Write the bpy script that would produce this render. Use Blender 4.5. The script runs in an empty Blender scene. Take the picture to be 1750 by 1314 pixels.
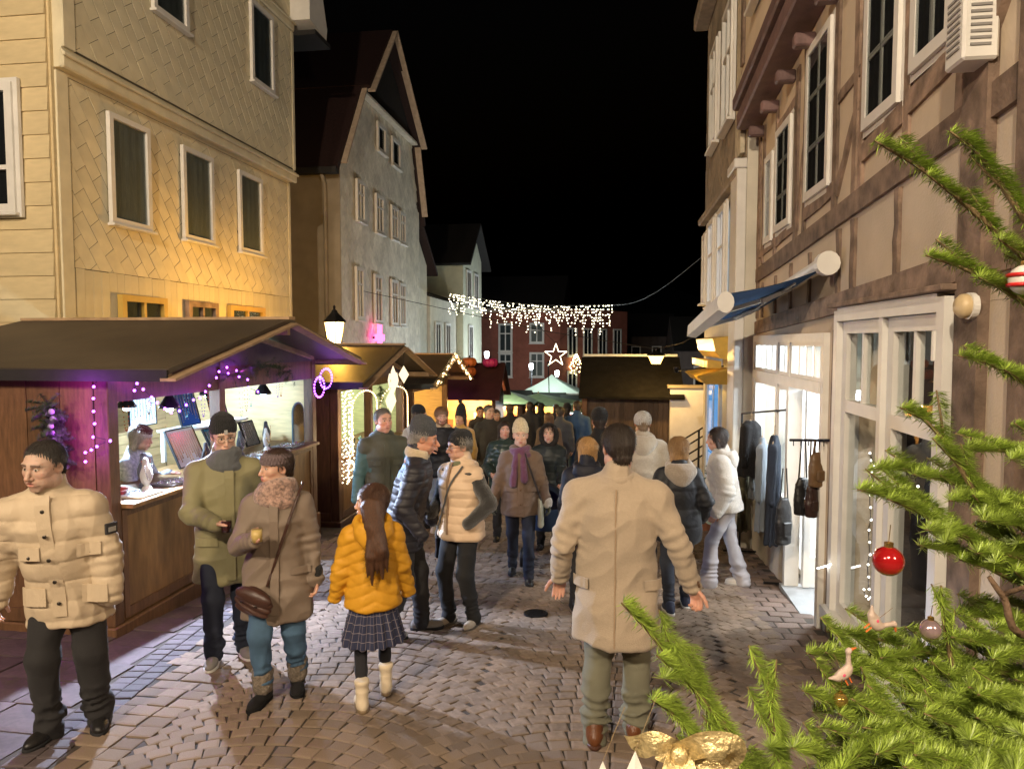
import bpy, bmesh, math, random
import numpy as np
from mathutils import Vector, Matrix
random.seed(7); np.random.seed(7)
SC = bpy.context.scene
COL = SC.collection
R_ = math.radians

# ---------------------------------------------------------------- camera
PSI, TH, CZ, FPX = R_(8.2), R_(3.4), 2.0, 1213.0
cam = bpy.data.cameras.new('camera'); cam_o = bpy.data.objects.new('camera', cam); COL.objects.link(cam_o)
cam.sensor_width = 36; cam.lens = 36*FPX/1750; cam.clip_start = 0.05; cam.clip_end = 2000
cam_o.location = (0, 0, CZ); cam_o.rotation_euler = (R_(90)-TH, 0, PSI)
SC.camera = cam_o
# ---------------------------------------------------------------- world, moonlight, exposure
W = bpy.data.worlds.new('World'); SC.world = W; W.use_nodes = True
nt = W.node_tree; nt.nodes.clear()
wo = nt.nodes.new('ShaderNodeOutputWorld'); bg = nt.nodes.new('ShaderNodeBackground')
sky = nt.nodes.new('ShaderNodeTexSky'); sky.sky_type = 'NISHITA'; sky.sun_disc = False
sky.sun_elevation = R_(-5); sky.sun_rotation = R_(200)
bg.inputs[1].default_value = 0.12
nt.links.new(sky.outputs[0], bg.inputs[0]); nt.links.new(bg.outputs[0], wo.inputs[0])
sun = bpy.data.lights.new('moonlight', 'SUN'); sun.energy = 0.012; sun.angle = R_(12); sun.color = (0.8, 0.88, 1.0)
sun_o = bpy.data.objects.new('moonlight', sun); COL.objects.link(sun_o); sun_o.rotation_euler = (R_(35), R_(10), R_(30))
SC.view_settings.view_transform = 'Standard'; SC.view_settings.look = 'None'
SC.view_settings.exposure = 1.1; SC.view_settings.gamma = 1.0; SC.view_settings.use_curve_mapping = False
SC.render.engine = 'CYCLES'
SC.cycles.use_denoising = True
SC.cycles.max_bounces = 6; SC.cycles.diffuse_bounces = 3; SC.cycles.glossy_bounces = 3
SC.cycles.transmission_bounces = 4; SC.cycles.transparent_max_bounces = 12
SC.cycles.sample_clamp_indirect = 4.0
SC.cycles.caustics_reflective = False; SC.cycles.caustics_refractive = False

# ---------------------------------------------------------------- helpers
def gz(y):
    return -0.07*y if y < 24 else -1.68-0.035*(y-24)

def lin(h):
    h = h.lstrip('#'); c = [int(h[i:i+2], 16)/255 for i in (0, 2, 4)]
    return tuple(((x+0.055)/1.055)**2.4 if x > 0.04045 else x/12.92 for x in c)

MATS = {}
def M(name, col=(.5, .5, .5), rough=.7, var=.18, scale=6, bump=.15, bscale=60, metal=0, sheen=0, rnd=0.0, stretch=None,
      coat=0, attr=None, dirt=0, spec=.4, fold=0, fstr=.35):
    """procedural material: base colour with two scales of noise, fine bump, optional per-piece variation"""
    if name in MATS: return MATS[name]
    m = bpy.data.materials.new(name); m.use_nodes = True; n = m.node_tree.nodes; l = m.node_tree.links
    b = n['Principled BSDF']; b.inputs['Roughness'].default_value = rough; b.inputs['Metallic'].default_value = metal
    b.inputs['Specular IOR Level'].default_value = spec
    if sheen: b.inputs['Sheen Weight'].default_value = sheen; b.inputs['Sheen Roughness'].default_value = .6
    if coat: b.inputs['Coat Weight'].default_value = coat; b.inputs['Coat Roughness'].default_value = .1
    tc = n.new('ShaderNodeTexCoord'); src = tc.outputs['Object']
    if stretch:
        mp = n.new('ShaderNodeMapping'); mp.inputs['Scale'].default_value = stretch; l.new(src, mp.inputs[0]); src = mp.outputs[0]
    n1 = n.new('ShaderNodeTexNoise'); n1.inputs['Scale'].default_value = scale; n1.inputs['Detail'].default_value = 5; l.new(src, n1.inputs['Vector'])
    mul = n.new('ShaderNodeMapRange'); mul.inputs[1].default_value = .25; mul.inputs[2].default_value = .75
    mul.inputs[3].default_value = 1-var; mul.inputs[4].default_value = 1+var; l.new(n1.outputs[0], mul.inputs[0])
    fac = mul.outputs[0]
    if rnd:
        oi = n.new('ShaderNodeObjectInfo'); at = n.new('ShaderNodeAttribute'); at.attribute_name = 'rnd'
        ad = n.new('ShaderNodeMath'); ad.operation = 'ADD'; l.new(oi.outputs['Random'], ad.inputs[0]); l.new(at.outputs['Fac'], ad.inputs[1])
        fr = n.new('ShaderNodeMath'); fr.operation = 'FRACT'; l.new(ad.outputs[0], fr.inputs[0])
        mr = n.new('ShaderNodeMapRange'); mr.inputs[3].default_value = 1-rnd; mr.inputs[4].default_value = 1+rnd; l.new(fr.outputs[0], mr.inputs[0])
        mm = n.new('ShaderNodeMath'); mm.operation = 'MULTIPLY'; l.new(fac, mm.inputs[0]); l.new(mr.outputs[0], mm.inputs[1]); fac = mm.outputs[0]
    if dirt:
        n3 = n.new('ShaderNodeTexNoise'); n3.inputs['Scale'].default_value = scale*.17; n3.inputs['Detail'].default_value = 3; l.new(src, n3.inputs['Vector'])
        mr = n.new('ShaderNodeMapRange'); mr.inputs[1].default_value = .35; mr.inputs[2].default_value = .65
        mr.inputs[3].default_value = 1-dirt; mr.inputs[4].default_value = 1; l.new(n3.outputs[0], mr.inputs[0])
        mm = n.new('ShaderNodeMath'); mm.operation = 'MULTIPLY'; l.new(fac, mm.inputs[0]); l.new(mr.outputs[0], mm.inputs[1]); fac = mm.outputs[0]
    mx = n.new('ShaderNodeVectorMath'); mx.operation = 'SCALE'
    if attr:
        at = n.new('ShaderNodeAttribute'); at.attribute_name = attr; l.new(at.outputs['Color'], mx.inputs[0])
    else:
        mx.inputs[0].default_value = col
    l.new(fac, mx.inputs['Scale']); l.new(mx.outputs[0], b.inputs['Base Color'])
    if bump:
        n2 = n.new('ShaderNodeTexNoise'); n2.inputs['Scale'].default_value = bscale; n2.inputs['Detail'].default_value = 3; l.new(src, n2.inputs['Vector'])
        h = n2.outputs[0]
        bp = n.new('ShaderNodeBump'); bp.inputs['Strength'].default_value = bump; bp.inputs['Distance'].default_value = .01
        l.new(h, bp.inputs['Height']); l.new(bp.outputs[0], b.inputs['Normal'])
        if fold:   # cloth creases: ridged relief
            nf = n.new('ShaderNodeTexNoise'); nf.noise_type = 'RIDGED_MULTIFRACTAL'; nf.inputs['Scale'].default_value = fold; nf.inputs['Detail'].default_value = 3; nf.inputs['Distortion'].default_value = .6
            l.new(src, nf.inputs['Vector']); b2 = n.new('ShaderNodeBump'); b2.inputs['Strength'].default_value = fstr; b2.inputs['Distance'].default_value = .012
            l.new(nf.outputs[0], b2.inputs['Height']); l.new(b2.outputs[0], bp.inputs['Normal'])
    MATS[name] = m
    return m

def emit(name, col, s, nosample=True):
    if name in MATS: return MATS[name]
    m = bpy.data.materials.new(name); m.use_nodes = True; n = m.node_tree.nodes; l = m.node_tree.links
    n.remove(n['Principled BSDF']); e = n.new('ShaderNodeEmission'); e.inputs[0].default_value = (*col, 1); e.inputs[1].default_value = s
    l.new(e.outputs[0], n['Material Output'].inputs[0])
    if nosample: m.cycles.emission_sampling = 'NONE'
    MATS[name] = m
    return m

def lampglass(name, col, s):
    """frosted lamp glass: lets the lamp inside shine through and glows itself"""
    if name in MATS: return MATS[name]
    m = bpy.data.materials.new(name); m.use_nodes = True; n = m.node_tree.nodes; l = m.node_tree.links
    n.remove(n['Principled BSDF']); e = n.new('ShaderNodeEmission'); e.inputs[0].default_value = (*col, 1); e.inputs[1].default_value = s
    t = n.new('ShaderNodeBsdfTransparent'); x = n.new('ShaderNodeMixShader'); x.inputs[0].default_value = .5
    l.new(t.outputs[0], x.inputs[1]); l.new(e.outputs[0], x.inputs[2]); l.new(x.outputs[0], n['Material Output'].inputs[0])
    m.cycles.emission_sampling = 'NONE'
    MATS[name] = m
    return m

def glass(name, tint=(.6, .65, .65), rough=.03, clear=.75):
    """window glass: mostly clear, with a mirror part that grows at grazing angles"""
    if name in MATS: return MATS[name]
    m = bpy.data.materials.new(name); m.use_nodes = True; n = m.node_tree.nodes; l = m.node_tree.links
    n.remove(n['Principled BSDF'])
    g = n.new('ShaderNodeBsdfGlossy'); g.inputs['Roughness'].default_value = rough; g.inputs[0].default_value = (.9, .92, .95, 1)
    t = n.new('ShaderNodeBsdfTransparent'); t.inputs[0].default_value = (*[clear**.25*(.6+.4*x) for x in tint], 1)
    f = n.new('ShaderNodeFresnel'); f.inputs[0].default_value = 1.5
    ge = n.new('ShaderNodeNewGeometry'); iv = n.new('ShaderNodeMath'); iv.operation = 'SUBTRACT'; iv.inputs[0].default_value = 1; l.new(ge.outputs['Backfacing'], iv.inputs[1])
    mu = n.new('ShaderNodeMath'); mu.operation = 'MULTIPLY'; l.new(f.outputs[0], mu.inputs[0]); l.new(iv.outputs[0], mu.inputs[1])
    x = n.new('ShaderNodeMixShader'); l.new(mu.outputs[0], x.inputs[0]); l.new(t.outputs[0], x.inputs[1]); l.new(g.outputs[0], x.inputs[2])
    l.new(x.outputs[0], n['Material Output'].inputs[0])
    MATS[name] = m
    return m

class MB:
    """collects shapes; build() links them as ONE mesh object"""
    def __init__(s): s.v = []; s.f = []; s.a = []
    def add(s, v, f, a=0.0):
        o = len(s.v); s.v += [tuple(p) for p in v]; s.f += [tuple(i+o for i in q) for q in f]; s.a += [a]*len(v); return s
    def box(s, c, d, rot=None, a=0.0):
        x, y, z = d[0]/2, d[1]/2, d[2]/2
        p = [Vector((i, j, k)) for k in (-z, z) for j in (-y, y) for i in (-x, x)]
        if rot is not None: p = [rot @ q for q in p]
        c = Vector(c)
        return s.add([q+c for q in p], [(0, 2, 3, 1), (4, 5, 7, 6), (0, 1, 5, 4), (2, 6, 7, 3), (0, 4, 6, 2), (1, 3, 7, 5)], a)
    def b2(s, x0, x1, y0, y1, z0, z1): return s.box(((x0+x1)/2, (y0+y1)/2, (z0+z1)/2), (abs(x1-x0), abs(y1-y0), abs(z1-z0)))
    def beam(s, p, q, w, d, up=(0, 0, 1)):
        p, q = Vector(p), Vector(q); t = (q-p); L = t.length; t.normalize(); u = Vector(up)
        if abs(t.dot(u)) > .99: u = Vector((0, 1, 0))
        sdv = t.cross(u).normalized(); u = sdv.cross(t)
        rot = Matrix((t, sdv, u)).transposed()
        return s.box((p+q)/2, (L, w, d), rot)
    def tube(s, pts, r, n=8, cap=True, closed=False):
        P = [Vector(p) for p in pts]; m = len(P); rr = r if hasattr(r, '__len__') else [r]*m
        vs = []; pu = None
        for i in range(m):
            a, b = P[max(i-1, 0)], P[min(i+1, m-1)]
            if closed: a, b = P[(i-1) % m], P[(i+1) % m]
            t = (b-a).normalized()
            if pu is None:
                u = Vector((0, 0, 1)) if abs(t.z) < .9 else Vector((1, 0, 0))
            else: u = pu
            u = (u-t*u.dot(t)).normalized(); pu = u; w = t.cross(u)
            for k in range(n):
                an = 2*math.pi*k/n; vs.append(P[i]+(u*math.cos(an)+w*math.sin(an))*rr[i])
        fs = []
        for i in range(m if closed else m-1):
            j = (i+1) % m
            for k in range(n): fs.append((i*n+k, i*n+(k+1) % n, j*n+(k+1) % n, j*n+k))
        if cap and not closed: fs += [tuple(range(n-1, -1, -1)), tuple((m-1)*n+k for k in range(n))]
        return s.add(vs, fs)
    def lathe(s, prof, n=20, c=(0, 0, 0), cap=True):
        c = Vector(c); vs = []
        for r, z in prof:
            for k in range(n): an = 2*math.pi*k/n; vs.append(c+Vector((r*math.cos(an), r*math.sin(an), z)))
        fs = [(i*n+k, i*n+(k+1) % n, (i+1)*n+(k+1) % n, (i+1)*n+k) for i in range(len(prof)-1) for k in range(n)]
        if cap: fs += [tuple(range(n-1, -1, -1)), tuple((len(prof)-1)*n+k for k in range(n))]
        return s.add(vs, fs)
    def ball(s, c, r, seg=8, rings=6):
        r = r if hasattr(r, '__len__') else (r, r, r); vs = [(c[0], c[1], c[2]-r[2])]
        for i in range(1, rings):
            t = math.pi*i/rings
            for k in range(seg):
                an = 2*math.pi*k/seg; vs.append((c[0]+r[0]*math.sin(t)*math.cos(an), c[1]+r[1]*math.sin(t)*math.sin(an), c[2]-r[2]*math.cos(t)))
        vs.append((c[0], c[1], c[2]+r[2])); L = len(vs)-1
        fs = [(0, 1+(k+1) % seg, 1+k) for k in range(seg)]
        fs += [(1+i*seg+k, 1+i*seg+(k+1) % seg, 1+(i+1)*seg+(k+1) % seg, 1+(i+1)*seg+k) for i in range(rings-2) for k in range(seg)]
        fs += [(L, 1+(rings-2)*seg+k, 1+(rings-2)*seg+(k+1) % seg) for k in range(seg)]
        return s.add(vs, fs)
    def prism(s, poly, y0, y1):
        """polygon in x,z extruded along y"""
        n = len(poly); vs = [(x, y0, z) for x, z in poly]+[(x, y1, z) for x, z in poly]
        return s.add(vs, [tuple(range(n)), tuple(range(2*n-1, n-1, -1))]+[(i, n+i, n+(i+1) % n, (i+1) % n) for i in range(n)])
    def prismx(s, poly, x0, x1):
        n = len(poly); vs = [(x0, y, z) for y, z in poly]+[(x1, y, z) for y, z in poly]
        return s.add(vs, [tuple(range(n)), tuple(range(2*n-1, n-1, -1))]+[(i, n+i, n+(i+1) % n, (i+1) % n) for i in range(n)])
    def build(s, name, mat, parent=None, smooth=False, loc=None, rz=None, bevel=0, kind=None, fix=True):
        me = bpy.data.meshes.new(name); me.from_pydata(s.v, [], s.f)
        if bevel or fix:
            bm = bmesh.new(); bm.from_mesh(me)
            if fix: bmesh.ops.recalc_face_normals(bm, faces=bm.faces)
            if bevel: bmesh.ops.bevel(bm, geom=list(bm.edges), offset=bevel, segments=1, affect='EDGES')
            bm.to_mesh(me); bm.free()
        if any(s.a) and not bevel:
            at = me.attributes.new('rnd', 'FLOAT', 'POINT'); at.data.foreach_set('value', s.a)
        if smooth: me.polygons.foreach_set('use_smooth', [True]*len(me.polygons))
        return link(name, me, mat, parent, loc, rz, kind)

def link(name, me, mat, parent=None, loc=None, rz=None, kind=None):
    o = bpy.data.objects.new(name, me); COL.objects.link(o)
    if mat is not None and len(me.materials) == 0: me.materials.append(mat)
    if parent is not None: o.parent = parent
    if loc is not None: o.location = loc
    if rz is not None: o.rotation_euler = (0, 0, rz)
    if kind: o['kind'] = kind
    return o

def tag(o, label, cat, group=None):
    o['label'] = label; o['category'] = cat
    if group: o['group'] = group
    return o
def thing(name, label, cat, loc=(0, 0, 0), rz=0, group=None):
    o = bpy.data.objects.new(name, None); COL.objects.link(o); o.empty_display_size = .1
    o.location = loc; o.rotation_euler = (0, 0, rz)
    return tag(o, label, cat, group)
def struct(o): o['kind'] = 'structure'; return o
def copy_tree(o, parent=None):
    c = o.copy(); COL.objects.link(c); c.parent = parent
    for ch in list(o.children): copy_tree(ch, c)
    return c
def point(name, loc, e, col, r=.04, parent=None):
    d = bpy.data.lights.new(name, 'POINT'); d.energy = e; d.color = col; d.shadow_soft_size = r
    o = bpy.data.objects.new(name, d); COL.objects.link(o); o.location = loc
    if parent is not None: o.parent = parent
    return o
def spot(name, loc, tgt, e, col, ang=120, blend=.5, r=.05, parent=None):
    d = bpy.data.lights.new(name, 'SPOT'); d.energy = e; d.color = col; d.shadow_soft_size = r; d.spot_size = R_(ang); d.spot_blend = blend
    o = bpy.data.objects.new(name, d); COL.objects.link(o); o.location = loc
    o.rotation_euler = (Vector(tgt)-Vector(loc)).to_track_quat('-Z', 'Y').to_euler()
    if parent is not None: o.parent = parent
    return o
# ---------------------------------------------------------------- placing: a picture direction meets a real plane
_RV = np.array([math.cos(PSI), math.sin(PSI), 0]); _FW = np.array([-math.sin(PSI)*math.cos(TH), math.cos(PSI)*math.cos(TH), -math.sin(TH)])
_UP = np.cross(_RV, _FW)
def ray(px, py): return _FW+_RV*(px-875)/FPX+_UP*(657-py)/FPX
def onx(px, py, x): d = ray(px, py); p = d*(x/d[0]); return p[1], p[2]+CZ
def ony(px, py, y): d = ray(px, py); p = d*(y/d[1]); return p[0], p[2]+CZ
def seen(p):
    q = np.array(p)-(0, 0, CZ); z = q@_FW
    return (875+FPX*(q@_RV)/z, 657-FPX*(q@_UP)/z) if z > .1 else (-9999, -9999)

# ---------------------------------------------------------------- materials of the setting
m_mortar = M('mortar', (.06, .048, .038), .9, .3, 30, .4, 200)
m_sett = M('sett_stone', (.225, .168, .125), .88, .22, 24, .3, 90, rnd=.18, spec=.15)
m_brick = M('gutter_brick', (.09, .07, .072), .7, .3, 24, .3, 90, rnd=.3)
m_slab = M('clay_slab', (.105, .072, .072), .7, .25, 9, .2, 120, rnd=.14, dirt=.3)
m_cream = M('cream_shingle', (.72, .65, .46), .62, .10, 5, .12, 70, rnd=.05, dirt=.14)
m_creamt = M('cream_trim', (.72, .65, .46), .6, .1, 5, .1, 60, dirt=.12)
m_board = M('yellow_siding', (.68, .55, .32), .6, .1, 4, .12, 50, rnd=.05, dirt=.15, stretch=(1, 1, 4))
m_white = M('white_paint', (.74, .72, .68), .45, .06, 7, .05, 60, dirt=.1)
m_pale = M('pale_shingle', (.74, .70, .60), .7, .14, 6, .2, 50, rnd=.12, dirt=.15)
m_grey = M('grey_render', (.34, .29, .22), .85, .12, 3, .25, 90, dirt=.25)
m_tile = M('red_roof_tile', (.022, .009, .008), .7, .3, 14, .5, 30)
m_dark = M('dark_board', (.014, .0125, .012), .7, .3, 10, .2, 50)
m_iron = M('black_iron', (.02, .02, .022), .45, .2, 20, .1, 80, metal=.6)
m_plaster = M('tan_plaster', (.56, .46, .345), .85, .10, 3, .3, 60, dirt=.16, rnd=.08)
m_timber = M('old_timber', (.245, .17, .125), .8, .6, 7, .7, 34, rnd=.25, stretch=(1, 1, 1), dirt=.3)
m_timber2 = M('purple_timber', (.15, .09, .085), .6, .3, 7, .5, 34, rnd=.2)
m_glassd = glass('dark_window_glass', (.55, .6, .6), .03, .8)
m_curtain = M('curtain', (.30, .32, .30), .9, .2, 5, .3, 18, stretch=(9, 1, 1))
m_room = M('dark_room', (.02, .02, .024), .9, .3, 3, 0)
m_blind = M('blind', (.11, .13, .14), .7, .2, 3, .1, 20)

# ---------------------------------------------------------------- ground sheet
b = MB(); ys = [-12, 0, 6, 12, 18, 24, 30, 40, 60, 100, 200, 400]
for i, y in enumerate(ys):
    for x in (-250, -4, 3, 250): b.v.append((x, y, gz(y)-.011)); b.a.append(0)
for i in range(len(ys)-1):
    for k in range(3): q = i*4+k; b.f.append((q, q+1, q+5, q+4))
ground = struct(b.build('ground', m_mortar))

# ---------------------------------------------------------------- paving: setts laid in arcs, straight courses at the sides
SL = math.atan(.07)
def stone_shape(ch=.12):
    hx = hy = .5; i = .5-ch
    v = [(-hx, -hy, -1), (hx, -hy, -1), (hx, hy, -1), (-hx, hy, -1), (-hx, -hy, -.12), (hx, -hy, -.12), (hx, hy, -.12), (-hx, hy, -.12),
         (-i, -i, 0), (i, -i, 0), (i, i, 0), (-i, i, 0)]
    f = [(8, 9, 10, 11)]+[(a, (a+1) % 4, 4+(a+1) % 4, 4+a) for a in range(4)]+[(4+a, 4+(a+1) % 4, 8+(a+1) % 4, 8+a) for a in range(4)]
    return v, f
SV, SF = stone_shape()
SVN = np.array(SV)
def lay(name, stones, mat, singles, parent, thick=.03):
    """stones: x, y, rot, length, width. Those that show largest are objects of their own, the rest one mass"""
    def size(s):
        px, py = seen((s[0], s[1], gz(s[1])))
        if not (-60 < px < 1810 and -50 < py < 1400): return 0
        return s[3]*s[4]/(s[1]**3+.1)
    st = sorted(stones, key=size, reverse=True)
    me = bpy.data.meshes.new(name); me.from_pydata(SV, [], SF); me.materials.append(mat)
    for s in st[:singles]:
        o = bpy.data.objects.new(name, me); COL.objects.link(o); o.parent = parent
        dz = random.uniform(-.004, .004)
        o.location = (s[0], s[1], gz(s[1])+dz)
        o.rotation_euler = (-SL+random.uniform(-.012, .012), random.uniform(-.014, .014), s[2])
        o.scale = (s[3], s[4], thick)
    rest = st[singles:]
    if not rest: return
    n = len(rest); A = np.array([r[:5] for r in rest]); rng = np.random.RandomState(3)
    V = np.repeat(SVN[None], n, 0)*np.stack([A[:, 3], A[:, 4], np.full(n, thick)], 1)[:, None]
    ca, sa = np.cos(A[:, 2])[:, None], np.sin(A[:, 2])[:, None]
    X_ = V[..., 0]*ca-V[..., 1]*sa; Y_ = V[..., 0]*sa+V[..., 1]*ca
    tx, ty = rng.uniform(-.014, .014, (n, 1)), rng.uniform(-.014, .014, (n, 1))
    Z_ = V[..., 2]+X_*tx+Y_*ty+rng.uniform(-.004, .004, (n, 1))
    Xw = X_+A[:, 0:1]; Yw = Y_+A[:, 1:2]; Zw = Z_+np.where(Yw < 24, -.07*Yw, -1.68-.035*(Yw-24))
    vs = np.stack([Xw, Yw, Zw], -1).reshape(-1, 3); F = np.array(SF)
    fs = (F[None]+12*np.arange(n)[:, None, None]).reshape(-1, 4)
    me2 = bpy.data.meshes.new(name); me2.from_pydata(vs.tolist(), [], fs.tolist())
    at = me2.attributes.new('rnd', 'FLOAT', 'POINT'); at.data.foreach_set('value', np.repeat(rng.rand(n), 12))
    link(name, me2, mat, parent, kind='stuff')

gut = lambda y: -3.13-.155*(y-3.25) if y < 8.5 else -3.95
paving = thing('pavement', '', 'x'); del paving['label']; del paving['category']; paving['kind'] = 'structure'
stones = []
AW = 1.72; RAD = 1.15; pit = .112
for c in range(3):                                   # three arc lanes
    xc = -1.72+AW*c-.02
    for j in range(-30, 260):
        y0 = .4+j*pit
        th = math.asin(AW/2/RAD); L = 2*th*RAD; k = int(L/.128); off = random.uniform(-.3, .3)
        for i in range(k+1):
            a = -th+(i+.5+off*.6)*2*th/(k+.4)
            if abs(a) > th: continue
            x = xc+RAD*math.sin(a); y = y0+RAD*math.cos(a)-RAD*math.cos(th)
            if not (1.6 < y < 27): continue
            if x > 1.35: continue
            stones.append((x, y, -a+random.uniform(-.05, .05), 2*th*RAD/(k+.4)*random.uniform(.86, .97), pit*random.uniform(.86, .95)))
for j in range(0, 200):                              # straight courses on the left of the arcs
    y = 1.6+j*.128
    x = -2.58-.165/2-random.uniform(0, .02)
    while x-.06 > gut(y)+.14:
        w = random.uniform(.13, .185); stones.append((x-w*.1, y+random.uniform(-.006, .006), random.uniform(-.03, .03), w*.93, .117)); x -= w
lay('sett', stones, m_sett, 300, paving)
edge = []
for j in range(0, 160):                              # straight brick courses along the shop fronts
    y = 1.8+j*.15; x = 1.3; w0 = .22
    x += (j % 2)*.09
    while x < 1.76: edge.append((x, y, random.uniform(-.02, .02), .2*random.uniform(.93, .97), .138)); x += w0*.94
lay('paving_brick', edge, M('shopfront_brick', (.17, .12, .098), .8, .3, 20, .3, 80, rnd=.3), 150, paving)
gb = []
for j in range(0, 120):
    y = 2.2+j*.105
    if y > 9: break
    for q in (0, .13): gb.append((gut(y)+q, y, .155+random.uniform(-.03, .03), .122, .095))
lay('gutter_brick', gb, m_brick, 120, paving)
sl = []
for j in range(0, 30):
    y = 2.0+j*.34
    if y > 8.6: break
    x = gut(y)-.09
    while x > -7.5:
        w = .42
        sl.append((x-w/2-random.uniform(0, .004), y, .0, w*.982, .325)); x -= w
lay('clay_slab', sl, m_slab, 90, paving)
def inlay(name, y0, y1, x0, x1): pass
# iron cover in the setts
mh = thing('drain_cover', 'small round iron cover set in the cobbles', 'drain cover', (-.68, 6.21, gz(6.21)+.004)); mh.rotation_euler = (-SL, 0, 0)
b = MB(); b.lathe([(.11, -.02), (.11, .008), (.1, .01), (.092, .006)], 24); b.build('rim', m_iron, mh)
b = MB(); b.lathe([(.09, -.01), (.09, .005)], 24); cv = b.build('lid', m_iron, mh)
for k in range(-2, 3):
    b = MB(); b.box((0, k*.03, .008), (.12, .012, .006)); b.build('rib', m_iron, cv)
# ---------------------------------------------------------------- building kit; a facade's frame: x to the right, -y outward, z up
def clip(poly, x0, x1, z0, z1):
    for ax, lim, sg in ((0, x0, 1), (0, x1, -1), (1, z0, 1), (1, z1, -1)):
        out = []
        for i in range(len(poly)):
            a, b = poly[i-1], poly[i]; da, db = sg*(a[ax]-lim), sg*(b[ax]-lim)
            if (da >= 0) != (db >= 0): t = da/(da-db); out.append((a[0]+t*(b[0]-a[0]), a[1]+t*(b[1]-a[1])))
            if db >= 0: out.append(b)
        poly = out
        if not poly: return []
    return poly
def shingles(parent, x0, x1, z0, z1, y, ang, a, bb, mat, singles, holes=(), near=0, inside=None):
    """slate-shaped cladding plates laid on the slant, each lapping over its neighbour"""
    e1 = Vector((math.cos(ang), math.sin(ang))); e2 = Vector((-math.sin(ang), math.cos(ang)))
    cx, cz = (x0+x1)/2, (z0+z1)/2; rad = math.hypot(x1-x0, z1-z0)/2+a
    full, part = [], []
    g = .008
    for j in range(-int(rad/bb)-1, int(rad/bb)+2):
        for i in range(-int(rad/a)-1, int(rad/a)+2):
            c = Vector((cx, cz))+e1*(a*(i+.5*(j % 2)))+e2*(bb*j)
            cs = [c+e1*(s*(a-g)/2)+e2*(t*(bb-g)/2) for s, t in ((-1, -1), (1, -1), (1, 1), (-1, 1))]
            if any(all(h[0] < q.x < h[1] and h[2] < q.y < h[3] for q in cs) for h in holes): continue
            if inside and not inside(c.x, c.y): continue
            if all(x0 <= p.x <= x1 and z0 <= p.y <= z1 for p in cs): full.append((c.x, c.y))
            else:
                q = clip([tuple(p) for p in cs], x0, x1, z0, z1)
                if len(q) > 2: part.append(q)
    full.sort(key=lambda c: abs(c[0]-near))
    vs = []
    for s, t, o in ((-1, -1, .008), (1, -1, .0065), (1, 1, .004), (-1, 1, .0055)):
        p = e1*(s*(a-g)/2)+e2*(t*(bb-g)/2); vs.append((p.x, -o, p.y))
    vs2 = [(p[0], .004, p[2]) for p in vs]
    F = [(0, 1, 2, 3), (7, 6, 5, 4)]+[(i, 4+i, 4+(i+1) % 4, (i+1) % 4) for i in range(4)]
    me = bpy.data.meshes.new('shingle'); me.from_pydata(vs+vs2, [], F); me.materials.append(mat)
    for c in full[:singles]:
        o = bpy.data.objects.new('shingle', me); COL.objects.link(o); o.parent = parent; o.location = (c[0], y, c[1])
    b = MB()
    for c in full[singles:]: b.add([(p[0]+c[0], p[1]+y, p[2]+c[1]) for p in vs+vs2], F, random.random())
    for q in part:
        n = len(q); t = random.uniform(.007, .014)
        b.add([(p[0], y-t, p[1]) for p in q]+[(p[0], y+.004, p[1]) for p in q], [tuple(range(n))]+[(i, n+i, n+(i+1) % n, (i+1) % n) for i in range(n)], random.random())
    if b.v: b.build('shingle', mat, parent, kind='stuff')

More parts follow.
